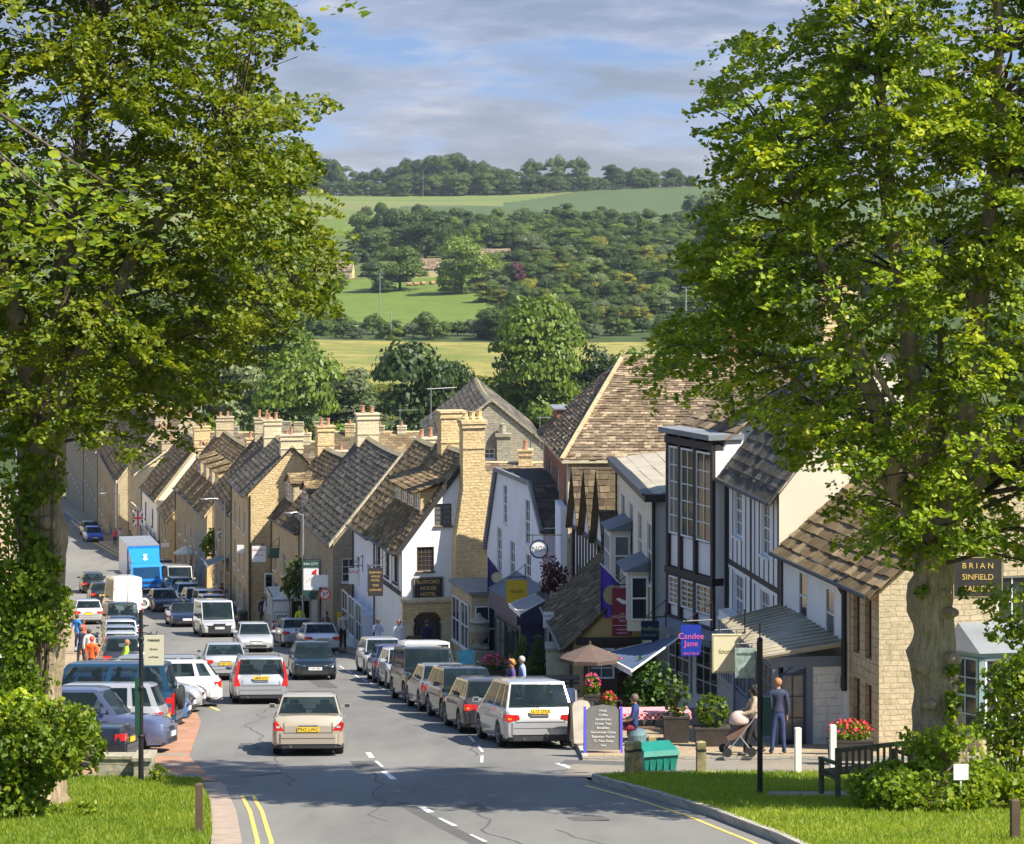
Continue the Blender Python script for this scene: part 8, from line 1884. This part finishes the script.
def wood_post(label, px, Y, w, h, mat='timber_brown', group=None, dz=.12, name='wooden_post', caps=False, lean=0.0):
 t = thing(name, label, 'bollard' if 'bollard' in name else 'post', tuple(gp(px, Y, dz)), .1, group); m = MB(); m.box((0, 0, -.05), (w, w, h + .05), 0); m.add([(-w / 2, -w / 2, h), (w / 2, -w / 2, h), (w / 2, w / 2, h), (-w / 2, w / 2, h), (0, 0, h + w * .18)], [(0, 1, 4), (1, 2, 4), (2, 3, 4), (3, 0, 4)]); m.build('post', [M[mat]], t, local=True)
 if caps: m = MB(); m.box((0, 0, h * .72), (w + .012, w + .012, .05)); m.build('band', [M['timber']], t, local=True)
 t.rotation_euler.x = lean; return t
M['old_oak'] = plain('lichened_oak', (.30, .25, .12), .9, var=.4, scale=8)
wood_post('dark square wooden stump on the left verge by the kerb', 199, 40.4, .12, .78); wood_post('dark wooden stump at the right edge of the right verge', 1015, 39.0, .13, .62)
wood_post('pale oak bollard nearest the road, left one of a close pair', 629, 53.4, .17, .68, 'old_oak', name='wooden_bollard', caps=True); wood_post('pale oak bollard, right one of the close pair', 637, 53.7, .17, .68, 'old_oak', name='wooden_bollard', caps=True); wood_post('pale oak bollard standing alone right of the grit bin', 701, 53.9, .19, .66, 'old_oak', name='wooden_bollard', caps=True)
wood_post('oak bollard half hidden behind the grit bin', 652, 56.6, .17, .6, 'old_oak', name='wooden_bollard')
for px, Y, lb in ((798, 53.6, 'white square bollard nearer the man in the checked jacket'), (833, 54.6, 'white square bollard beside the flower trough')):
 wood_post(lb, px, Y, .13, .98, 'white_paint', name='white_bollard')
# grit bin
t = thing('grit_bin', 'teal-green plastic grit bin with sloping lid between the oak bollards', 'bin', tuple(gp(657, 54.9, .02)), R(18)); gmt = plain('teal_plastic', (.012, .20, .15), .45, var=.15, scale=4)
m = MB(); m.add([(-.42, -.26, 0), (.42, -.26, 0), (.42, .26, 0), (-.42, .26, 0), (-.50, -.33, .55), (.50, -.33, .55), (.50, .33, .62), (-.50, .33, .62)], [(0, 3, 2, 1), (4, 5, 6, 7), (0, 1, 5, 4), (1, 2, 6, 5), (2, 3, 7, 6), (3, 0, 4, 7)]);
for x in (-.3, -.1, .1, .3): m.box((x, -.30, .05), (.05, .06, .48))
m.build('bin_body', [gmt], t, local=True)
m = MB(); m.add([(-.54, -.38, .56), (.54, -.38, .56), (.54, .36, .64), (-.54, .36, .64), (-.50, -.32, .70), (.50, -.32, .70), (.46, .30, .84), (-.46, .30, .84)], [(0, 3, 2, 1), (4, 5, 6, 7), (0, 1, 5, 4), (1, 2, 6, 5), (2, 3, 7, 6), (3, 0, 4, 7)]); m.build('bin_lid', [gmt], t, local=True); t.scale = (.80, .80, .80)
# bench by the lime
a, b = gp(836, 47.0, .14), gp(918, 49.3, .14); ang = math.atan2(b.y - a.y, b.x - a.x); Lb = 1.75
t = thing('park_bench', 'weathered oak bench with slatted back beside the lime-tree shrub', 'bench', tuple(a), ang); mb = 'bench_oak'; M[mb] = plain('weathered_bench_oak', (.11, .095, .05), .9, var=.35, scale=7); M['planter_dark'] = plain('shade_darkened_planter', (.045, .038, .032), .85, var=.3, scale=5)  # planter brown darkened, the shade it stands in put into its colour
m = MB()
for i in range(5): m.box((Lb / 2, .10 + i * .10, .44), (Lb, .08, .03))
m.build('seat', [M[mb]], t, local=True)
m = MB(); m.box((Lb / 2, .0, .88), (Lb, .05, .08)); m.box((Lb / 2, .0, .48), (Lb, .05, .06)); n = 12
for i in range(n): m.box((.1 + (Lb - .2) * i / (n - 1), .0, .54), (.05, .025, .34))
m.build('backrest', [M[mb]], t, local=True)
for x in (.04, Lb - .04):
 for y, h in ((.0, .96), (.56, .66)): m = MB(); m.box((x, y, 0), (.08, .08, h)); m.build('leg', [M[mb]], t, local=True)
 m = MB(); m.box((x, .28, .64), (.09, .66, .05)); m.box((x, .28, .36), (.05, .55, .06)); m.build('armrest', [M[mb]], t, local=True)
t.rotation_euler = (0, 0, R(26))
# white paper on the shrub
t = thing('notice', 'plain white notice propped in the shrub at the foot of the right lime', 'notice', tuple(at(961, 772, 44.4)), .1); m = MB(); m.box((0, 0, -.14), (.27, .015, .28)); m.box((0, .02, -.9), (.03, .03, .8)); m.build('card', [M['plate_w']], t, local=True)
# low wall on left verge
t = thing('low_wall', 'low rough stone wall with flat slab top at the end of the parking bays', 'wall', tuple(gp(128, 53.0, 0))); m = MB(); g0 = gp(128, 53.0)
m.box(g0 + V((-.15, 0, -.1)), (1.0, .35, .62)); m.box(g0 + V((.38, -.2, -.1)), (.34, .75, .66)); m.build('wall', [M['stone_grey']], t); m = MB(); m.box(g0 + V((-.15, 0, .525)), (1.05, .42, .06)); m.box(g0 + V((.38, -.2, .565)), (.42, .85, .07)); m.build('coping', [M['stone_grey']], t)
# flower trough and planters
def planter(label, px, Y, w, d, h, plant, fl=None, mat='planter_dark', ph=.5, rz=0, n=500, name='planter', seed=1, lf=.07):
 b = gp(px, Y, .13); t = thing(name, label, 'planter', tuple(b), rz); m = MB(); m.box((0, 0, 0), (w, d, h), top=1.08); m.box((0, 0, h + .001), (w * 1.12, d * 1.12, .05)); m.build('trough', [M[mat]], t, local=True)
 rng = np.random.default_rng(seed); d_ = rng.normal(size=(n, 3)); d_ /= np.linalg.norm(d_, axis=1)[:, None]; r = rng.uniform(.4, 1, n) ** .5; C = d_ * r[:, None] * np.array([w * .55, d * .6, ph * .55]) + np.array([0, 0, h + ph * .45]); leaves('plant', C, lf, d_, plant, t, rng=rng)
 if fl: q = n // 3; d_ = rng.normal(size=(q, 3)); d_ /= np.linalg.norm(d_, axis=1)[:, None]; d_[:, 2] = abs(d_[:, 2]); leaves('flowers', d_ * np.array([w * .56, d * .62, ph * .58]) + np.array([0, 0, h + ph * .45]), lf * .9, d_, fl, t, rng=rng)
 return t
redf = plain('red_petals', (.65, .02, .04), .6, var=.3, scale=20); pinkf = plain('pink_petals', (.75, .05, .22), .6, var=.3, scale=20)
planter('dark trough of red flowers against the stone wall beside the bench', 850, 57.5, .95, .35, .42, 'leaf_lime_r', redf, seed=2); planter('tall dark planter box with palm-like plant outside the white shop window', 676, 63, .6, .45, .62, 'leaf_mid', seed=3, ph=1.1, lf=.12, n=190)
planter('lower dark planter with bushy plant under the cream hanging sign', 712, 61.8, .8, .45, .42, 'leaf_mid', seed=4, ph=.9, lf=.10, n=420); planter('pot of pink geraniums on the cafe terrace by the parasol pole', 592, 67.5, .4, .4, .9, 'leaf_lime_r', pinkf, seed=5, ph=.6, n=260)
planter('small pot of red flowers on the cafe wall near the seated man', 609, 66.0, .35, .35, .7, 'leaf_lime_r', redf, seed=6, ph=.4, n=200); planter('hanging swag of pink flowers against the cafe window', 622, 70, .3, .25, 1.3, 'leaf_ivy', pinkf, seed=7, ph=.5, n=160)
planter('wooden tub with young shrubs beside the picnic table near the hotel', 494, 92, .8, .5, .5, 'leaf_dark', pinkf, seed=8, ph=.6)
for px, Y, s, lb in ((523, 88.5, 8, 'dark clipped conifer bush left of its twin on the terrace'), (538, 87.5, 9, 'dark clipped conifer bush right of its twin on the terrace')):
 g0 = gp(px, Y, .12); L_ = [(g0.x + rg.uniform(-.22, .22) * (1 - i / 14), g0.y + rg.uniform(-.2, .2), g0.z + .25 + i * .13, .42 * (1 - i / 17)) for i in range(13)]; blob_plant('conifer_bush', lb, 'bush', L_, 1500, .09, 'leaf_dark', g0, seed=s)
g0 = gp(650, 68.0, .12); blob_plant('climbing_shrub', 'dark glossy shrub growing up the wall under the blue awning', 'shrub', lobes(630, 662, 668, 712, 68.5, .3, 26, .2, .34), 2400, .09, 'leaf_ivy', g0, seed=10)
blob_plant('climber', 'leafy climber on the stone wall above the far green awning', 'climber', [(PX(rg.uniform(205, 232), 176), 176 + rg.uniform(-.5, .5), PZ(rg.uniform(536, 552), 176), rg.uniform(.4, .7)) for _ in range(14)], 1200, .2, 'leaf_mid', gp(222, 176), seed=11)
blob_plant('climber', 'dark climber beside the inn sign over the open van', 'climber', [(PX(rg.uniform(286, 302), 132), 132 + rg.uniform(-.4, .4), PZ(rg.uniform(566, 590), 132), rg.uniform(.3, .55)) for _ in range(12)], 1000, .16, 'leaf_dark', gp(294, 132), seed=12)
blob_plant('roof_plant', 'bare brown creeper spilling over the mossy roof above the navy shop', 'climber', [(PX(rg.uniform(545, 562), 96), 96 + rg.uniform(-.4, .4), PZ(rg.uniform(562, 588), 96), rg.uniform(.2, .4)) for _ in range(12)], 900, .1, 'leaf_red', gp(554, 96), seed=13)
# A-boards
def a_board(label, px, Y, w, h, face, frame, lines=0, rz=0, arch=False, tx=None):
 t = thing('pavement_board', label, 'A-board', tuple(gp(px, Y, .13)), rz);
 for s, n in ((-1, 'front'), (1, 'back')):
  m = MB(); f = lambda x, z: V((x, s * (.22 - .20 * z / h), z)); pts = [f(-w / 2, .08), f(w / 2, .08), f(w / 2, h * (.86 if arch else 1))] + ([f(w * .36, h * .96), f(0, h), f(-w * .36, h * .96)] if arch else []) + [f(-w / 2, h * (.86 if arch else 1))]; m.prism(pts, (0, .015, 0)); p = m.build('panel', [face], t, local=True)
  m = MB()
  for x in (-w / 2 - .025, w / 2 + .025): m.prism([f(x - .03, 0), f(x + .03, 0), f(x + .03, h * .95), f(x - .03, h * .95)], (0, .03 * s, 0))
  m.build('frame', [frame], t, local=True)
  if s < 0 and tx:
   for i, l in enumerate(tx): z = h * (.88 - i * .80 / len(tx)); text(l, p, h * .072, (0, -(.22 - .20 * z / h) - .012, z), (R(90 - 9), 0, 0), M['plate_w'], .002)
 return t
slate_f = plain('chalkboard_grey', (.16, .155, .145), .8, var=.1); bluef = plain('blue_frame', (.10, .10, .62), .5)
a_board('grey chalk menu board with white lines and bright blue side rails', 603, 59.9, .82, 1.12, slate_f, bluef, arch=True, tx=('Fresh', 'Coffee', 'Sandwiches', 'Cream Teas', 'Breakfast', 'Homemade Cakes', 'Baguettes Pasties', 'To Take Away', 'Ices')); a_board('white arch-topped board standing behind the chalk menu board', 581, 62.2, .5, 1.1, plain('dull_cream_board', (.42, .38, .32), .7), M['planter_dark'], arch=True, rz=.25)
a_board('dark round-ended board at the left end of the cafe boards', 570, 63.2, .5, .95, M['navy_paint'], M['timber'], rz=-.5); a_board('tall dark blue board leaning among the chairs beyond the cafe boards', 563, 66.5, .62, 1.15, plain('slate_blue', (.03, .05, .12), .6), M['grey_metal'], rz=.2, tx=('OPEN', 'Today'))
a_board('small board with sea-blue picture standing by the hotel', 466, 99.5, .62, .98, plain('sea_blue_picture', (.10, .42, .50), .5, var=.4, scale=4), plain('pale_green_frame', (.30, .42, .30), .6)); a_board('dark easel board leaning at the hotel arch', 414, 112.2, .6, 1.0, M['timber_brown'], M['timber_brown'], rz=.3)
# parasols, awnings
def parasol(label, px, Y, top, edge, wpx, c, sides=8, under=None):
 g0 = gp(px, Y, .12); r = wpx / 2 * Y / F; zt, ze_ = PZ(top, Y) - g0.z, PZ(edge, Y) - g0.z; t = thing('parasol', label, 'parasol', tuple(g0), .2); m = MB(); m.tube([(0, 0, 0), (0, 0, zt + .08)], .03, 8); m.lathe((0, 0, 0), [(.28, 0), (.28, .06), (.05, .09)], 14); m.build('pole', [M['timber_brown']], t, local=True)
 m = MB(); vs = [(0, 0, zt)] + [(r * math.cos(2 * math.pi * i / sides), r * math.sin(2 * math.pi * i / sides), ze_) for i in range(sides)] + [(r * math.cos(2 * math.pi * i / sides), r * math.sin(2 * math.pi * i / sides), ze_ - .10) for i in range(sides)]; m.add(vs, [(0, 1 + i, 1 + (i + 1) % sides) for i in range(sides)] + [(1 + i, 1 + sides + i, 1 + sides + (i + 1) % sides, 1 + (i + 1) % sides) for i in range(sides)]); m.build('canopy', [c], t, local=True)
 m = MB()
 for i in range(sides): m.bar((0, 0, zt - .6), (r * .9 * math.cos(2 * math.pi * i / sides), r * .9 * math.sin(2 * math.pi * i / sides), ze_ + .02), .015)
 m.build('ribs', [M['timber_brown']], t, local=True)
parasol('large brown parasol open over the cafe terrace', 590, 69, 644, 657, 62, plain('taupe_canvas', (.11, .075, .06), .85)); parasol('pale cream parasol outside the stone shops in the far row', 186, 192, 545, 552, 25, plain('cream_canvas', (.74, .68, .54), .8)); parasol('small pale parasol glimpsed beyond the left trunk', 60, 262, 478, 482, 14, plain('cream_canvas', (.74, .68, .54), .8))
def awning(label, pts, mat, val=.2, name='awning', wall=None):
 """pts world: inner a,b then outer b,a"""
 t = thing(name, label, 'awning', tuple(pts[0])); a, b, c, d = [V(p) for p in pts]; m = MB(); n = 8
 for i in range(n):
  f0, f1 = i / n, (i + 1) / n; m.quad(a.lerp(b, f0), a.lerp(b, f1), d.lerp(c, f1), d.lerp(c, f0))
 m.build('cloth', [mat], t); m = MB(); m.quad(d, c, c - V((0, 0, val)), d - V((0, 0, val))); m.build('valance', [M['white_paint']], t); m = MB(); m.bar(a, d, .04); m.bar(b, c, .04); m.bar(d, c, .06); m.build('arms', [M['white_paint']], t); return t
awning('slate-blue shop awning stretched over the cafe tables', (at(652, 642, 79), at(684, 634, 72), at(632, 671, 66), at(600, 654, 72)), plain('slate_blue_canvas', (.055, .085, .15), .9, var=.3, scale=2), .14); awning('grey awning lit from above over the shop left of the mossy roof', (at(536, 594, 100), at(545, 600, 97), at(520, 614, 93), at(509, 604, 97)), plain('grey_canvas', (.30, .29, .28), .8), .12)
awning('dark green awning in the far row above the people', (at(229, 553, 170), at(232, 556, 164), at(208, 566, 162), at(204, 561, 169)), M['green_paint'], .15)
# picnic tables and chairs
def picnic(label, px, Y, rz, cloth=None, w=1.7, group='cafe picnic tables'):
 t = thing('picnic_table', label, 'picnic table', tuple(gp(px, Y, .13)), rz, group); m = MB()
 for i in range(5): m.box((0, -.30 + i * .15, .72), (w, .13, .035))
 m.build('tabletop', [M['timber_brown']], t, local=True)
 for s in (-1, 1):
  m = MB(); m.box((0, s * .68, .43), (w, .24, .04)); m.build('bench_seat', [M['timber_brown']], t, local=True)
  m = MB(); x = s * w * .36; m.bar((x, -.62, 0), (x, -.22, .72), .08, .04); m.bar((x, .62, 0), (x, .22, .72), .08, .04); m.bar((x, -.76, .39), (x, .76, .39), .08, .04); m.build('leg_frame', [M['timber_brown']], t, local=True)
 if cloth: c = thing('tablecloth', 'red and white chequered cloth on the cafe picnic table behind the seated man', 'tablecloth', tuple(gp(px, Y, .13 + .758)), rz); m = MB(); m.box((0, 0, 0), (w + .06, .8, .008)); m.box((0, -.40, -.16), (w + .06, .008, .16)); m.build('cloth', [cloth], c, local=True)
 return t
gingham = checked('gingham', (.60, .04, .07), (.70, .55, .55), 14)
picnic('picnic table with chequered cloth behind the seated man', 655, 63.6, R(4), gingham); picnic('bare picnic table behind the parasol pole', 600, 68.6, R(10)); picnic('picnic table on the terrace near the hotel conifer bushes', 500, 93.5, R(8)); picnic('picnic table by the rendered pier right of the conifers', 553, 80, R(0))
t = thing('stool', 'low round blue-grey tub seat the man in shorts sits on', 'stool', tuple(gp(637, 62.0, .10))); m = MB(); m.lathe((0, 0, 0), [(.18, 0), (.22, .05), (.24, .30), (.20, .40), (.02, .40)], 16); m.build('tub', [plain('blue_grey_tub', (.12, .20, .24), .6)], t, local=True)
def chair(label, px, Y, rz, mat='black_metal', group='metal cafe chairs'):
 t = thing('cafe_chair', label, 'chair', tuple(gp(px, Y, .13)), rz, group); m = MB(); m.box((0, 0, .44), (.42, .42, .03)); m.build('seat', [M[mat]], t, local=True); m = MB()
 for i in range(5): m.bar((-.16 + .08 * i, .2, .46), (-.16 + .08 * i, .25, .85), .018)
 m.bar((-.2, .25, .86), (.2, .25, .86), .03); m.build('backrest', [M[mat]], t, local=True)
 for x in (-.18, .18):
  for y in (-.18, .18): m = MB(); m.bar((x, y, 0), (x, y, .44), .025); m.build('leg', [M[mat]], t, local=True)
for i, (px, Y, rz, lb) in enumerate(((571, 67, .3, 'dark metal cafe chair nearest the silver people carrier'), (580, 66, 2.8, 'dark metal cafe chair turned away beside the nearest one'), (576, 70.5, 1.4, 'dark metal cafe chair farthest back on the terrace'), (587, 65, -1.0, 'dark metal cafe chair just behind the chalk boards'))): chair(lb, px, Y, rz)
# pier / rendered wall stub by the terrace, urn, bin, pram
t = thing('garden_pier', 'pale rendered pier with sloping top beside the conifer bushes', 'pier', tuple(gp(560, 84, 0))); m = MB(); m.box(gp(560, 84, -.2), (.9, 1.2, 1.9)); m.build('pier', [M['stone_pale']], t); m = MB(); m.box(gp(560, 84, 1.702), (1.0, 1.3, .09)); m.build('coping', [M['stone_grey']], t)
t = thing('stone_urn', 'large carved stone urn on a plinth at the foot of the golden wall', 'urn', tuple(gp(479, 107.5, .1))); m = MB(); m.box((0, 0, 0), (.7, .7, .75)); m.box((0, 0, .752), (.85, .85, .08)); m.build('plinth', [M['stone_grey']], t, local=True)
m = MB(); m.lathe((0, 0, .835), [(.26, 0), (.16, .08), (.20, .16), (.45, .42), (.50, .70), (.42, .92), (.48, 1.0), (.34, 1.08), (.12, 1.25), (.05, 1.38)], 16); m.build('urn', [M['stone_grey']], t, smooth=50, local=True)
t = thing('litter_bin', 'black litter bin at the kerb behind the white passenger van', 'bin', tuple(gp(243, 141, .12))); m = MB(); m.lathe((0, 0, 0), [(.26, 0), (.27, .9), (.30, .95), (.28, 1.05), (.1, 1.1)], 14); m.build('bin_body', [M['black_plastic']], t, local=True)
t = thing('pram', 'pushchair with pale pink hood pushed by the woman in the cream top', 'pram', tuple(gp(738, 58.85, .13)), R(186)); m = MB(); m.ball((-.02, 0, .80), (.24, .22, .24), 14, 8); m.v = [(x, y, max(z, .74)) for x, y, z in m.v]; m.build('hood', [plain('pink_grey_cloth', (.55, .40, .36), .9)], t, smooth=80, local=True)
m = MB(); m.prism([(-.22, -.16, .74), (.04, -.16, .60), (.30, -.16, .44), (.26, -.16, .36), (-.10, -.16, .46)], (0, .32, 0)); m.build('seat', [plain('brown_cloth', (.16, .09, .06), .9)], t, local=True)
m = MB()
for s in (-1, 1): m.tube([(-.42, s * .2, 1.02), (-.28, s * .2, .8), (.30, s * .22, .12)], .014, 6); m.tube([(.0, s * .2, .5), (-.28, s * .22, .12)], .014, 6)
m.tube([(-.42, -.2, 1.02), (-.42, .2, 1.02)], .018, 6); m.tube([(.30, -.22, .12), (.30, .22, .12)], .012, 6); m.build('frame', [M['grey_metal']], t, local=True)
for x in (-.28, .30):
 for s in (-1, 1): m = MB(); m.lathe((x, s * .24, .11), [(.03, -.02), (.11, -.02), (.11, .02), (.03, .02)], 14, axis=(0, 1, 0)); m.build('wheel', [M['rubber']], t, local=True)
g0 = gp(1012, 50, .12); blob_plant('shrub', 'dark leafy shrub in front of the teal bay window at the right edge', 'shrub', lobes(988, 1050, 655, 760, 50, .4, 30, .22, .4) + lobes(985, 1040, 588, 640, 49, .3, 16, .15, .3), 3600, .10, 'leaf_lime_r', g0, seed=31)
# gas/box bits and aerials
for px, top, Y, h, lb in ((431, 387, 124, 1.6, 'tall aerial with long boom above the hotel stack'), (400, 409, 175, 2.6, 'aerial left of the hotel stack against the dark tree'), (358, 414, 240, 4.5, 'slim aerial over the brown-roofed range'), (540, 416, 150, 1.8, 'aerial on the right slope of the grey rubble gable'), (352, 424, 200, 2.0, 'low aerial beside the slim one')):
 p = at(px, top, Y); aerial(p.x, p.y, p.z - h, h, rg.uniform(-.3, .3), lb)
# ================================================================ light, sky, camera
w = bpy.data.worlds.new('World'); scene.world = w; w.use_nodes = True; nt = w.node_tree; nt.nodes.clear()
SUN_AZ, SUN_EL = 60.0, 50.0     # azimuth measured to the right of straight behind the camera
sd = V((math.sin(R(SUN_AZ)) * math.cos(R(SUN_EL)), -math.cos(R(SUN_AZ)) * math.cos(R(SUN_EL)), math.sin(R(SUN_EL))))
sky = nt.nodes.new('ShaderNodeTexSky'); sky.sky_type = 'NISHITA'; sky.sun_disc = False; sky.sun_elevation = R(SUN_EL); sky.sun_rotation = math.atan2(sd.x, sd.y)
sky.altitude = 200; sky.air_density = 1.0; sky.dust_density = .4; sky.ozone_density = 3.0
bg = nt.nodes.new('ShaderNodeBackground'); out = nt.nodes.new('ShaderNodeOutputWorld')
tc = nt.nodes.new('ShaderNodeTexCoord'); mp = nt.nodes.new('ShaderNodeMapping'); mp.inputs['Scale'].default_value = (7, 7, 30); mp.inputs['Location'].default_value = (.3, .2, .75); nt.links.new(tc.outputs['Generated'], mp.inputs[0])
sx = nt.nodes.new('ShaderNodeSeparateXYZ'); nt.links.new(tc.outputs['Generated'], sx.inputs[0])
n1 = noise(nt, mp.outputs[0], 1.25, 7, .56); nb = N(nt, 'ShaderNodeMath', operation='MULTIPLY_ADD'); nt.links.new(sx.outputs[2], nb.inputs[0]); nb.inputs[1].default_value = 1.1; nt.links.new(n1, nb.inputs[2]); cl = ramp(nt, nb.outputs[0], [(.46, 0.), (.57, .92)])
mp2 = nt.nodes.new('ShaderNodeMapping'); mp2.inputs['Scale'].default_value = (12, 12, 60); mp2.inputs['Location'].default_value = (3.1, 1.7, .4); nt.links.new(tc.outputs['Generated'], mp2.inputs[0])
n2 = noise(nt, mp2.outputs[0], 1.3, 6, .6)
# clear blue deepens with height; clouds are lavender-grey with pale edges
zr = nt.nodes.new('ShaderNodeMapRange'); nt.links.new(sx.outputs[2], zr.inputs[0]); zr.inputs[1].default_value = .0; zr.inputs[2].default_value = .12
blue = ramp(nt, zr.outputs[0], [(0, (1.35, 1.95, 3.4)), (.35, (.68, 1.28, 2.95)), (1, (.36, .80, 2.3))])
thick = N(nt, 'ShaderNodeMath', operation='MULTIPLY_ADD'); nt.links.new(n1, thick.inputs[0]); thick.inputs[1].default_value = -1.3; nt.links.new(n2, thick.inputs[2])
sh_ = N(nt, 'ShaderNodeMath', operation='ADD'); nt.links.new(thick.outputs[0], sh_.inputs[0]); sh_.inputs[1].default_value = .72
ccol = ramp(nt, sh_.outputs[0], [(.30, (.52, .58, 1.08)), (.46, (.80, .87, 1.55)), (.60, (1.4, 1.38, 2.1)), (.78, (2.9, 2.65, 3.0))])
cloudy = mixc(nt, cl, blue, ccol)
# below ~25 degrees of elevation the seen band of sky, above it the plain physical sky
hb = nt.nodes.new('ShaderNodeMapRange'); nt.links.new(sx.outputs[2], hb.inputs[0]); hb.inputs[1].default_value = .12; hb.inputs[2].default_value = .4; hb.inputs[3].default_value = 0.8; hb.inputs[4].default_value = 0.0
fin = mixc(nt, hb.outputs[0], sky.outputs[0], cloudy)
nt.links.new(fin, bg.inputs[0]); bg.inputs[1].default_value = .12; nt.links.new(bg.outputs[0], out.inputs[0])
sl = bpy.data.lights.new('sun', 'SUN'); sl.energy = 5.0; sl.angle = R(.5); sl.color = (1.0, .93, .80)
so = bpy.data.objects.new('sun', sl); COL.objects.link(so); so.rotation_euler = sd.to_track_quat('Z', 'Y').to_euler(); so.location = (30, -20, 60)
cam = bpy.data.cameras.new('camera'); co = bpy.data.objects.new('camera', cam); COL.objects.link(co); co.location = (0, 0, 0); co.rotation_euler = (R(90), 0, 0)
cam.sensor_width = 36; cam.lens = F / 1024 * 36; cam.shift_y = (HY - 422) / 1024; cam.clip_end = 12000; cam.clip_start = .5; scene.camera = co
vs = scene.view_settings; vs.view_transform = 'Standard'; vs.look = 'None'; vs.exposure = EXPO if 'EXPO' in globals() else .92; vs.gamma = 1; vs.use_curve_mapping = False
cy = scene.cycles; cy.use_denoising = True; cy.max_bounces = 5; cy.diffuse_bounces = 3; cy.glossy_bounces = 3; cy.transmission_bounces = 3; cy.volume_bounces = 0; cy.transparent_max_bounces = 6; cy.caustics_reflective = False; cy.caustics_refractive = False; cy.sample_clamp_indirect = 6
# thin summer haze between here and the far ridge
hz = MB(); hz.box((0, 3300, -64), (7800, 7000, 150));
mh = bpy.data.materials.new('haze_air'); mh.use_nodes = True; nh = mh.node_tree; nh.nodes.clear(); oo = nh.nodes.new('ShaderNodeOutputMaterial'); pv = nh.nodes.new('ShaderNodeVolumePrincipled')
pv.inputs['Density'].default_value = .00004; pv.inputs['Color'].default_value = (.75, .84, 1.0, 1); pv.inputs['Anisotropy'].default_value = 0; nh.links.new(pv.outputs[0], oo.inputs['Volume'])
if not globals().get('NOHAZE'): tag(hz.build('haze', [mh]), kind='stuff')
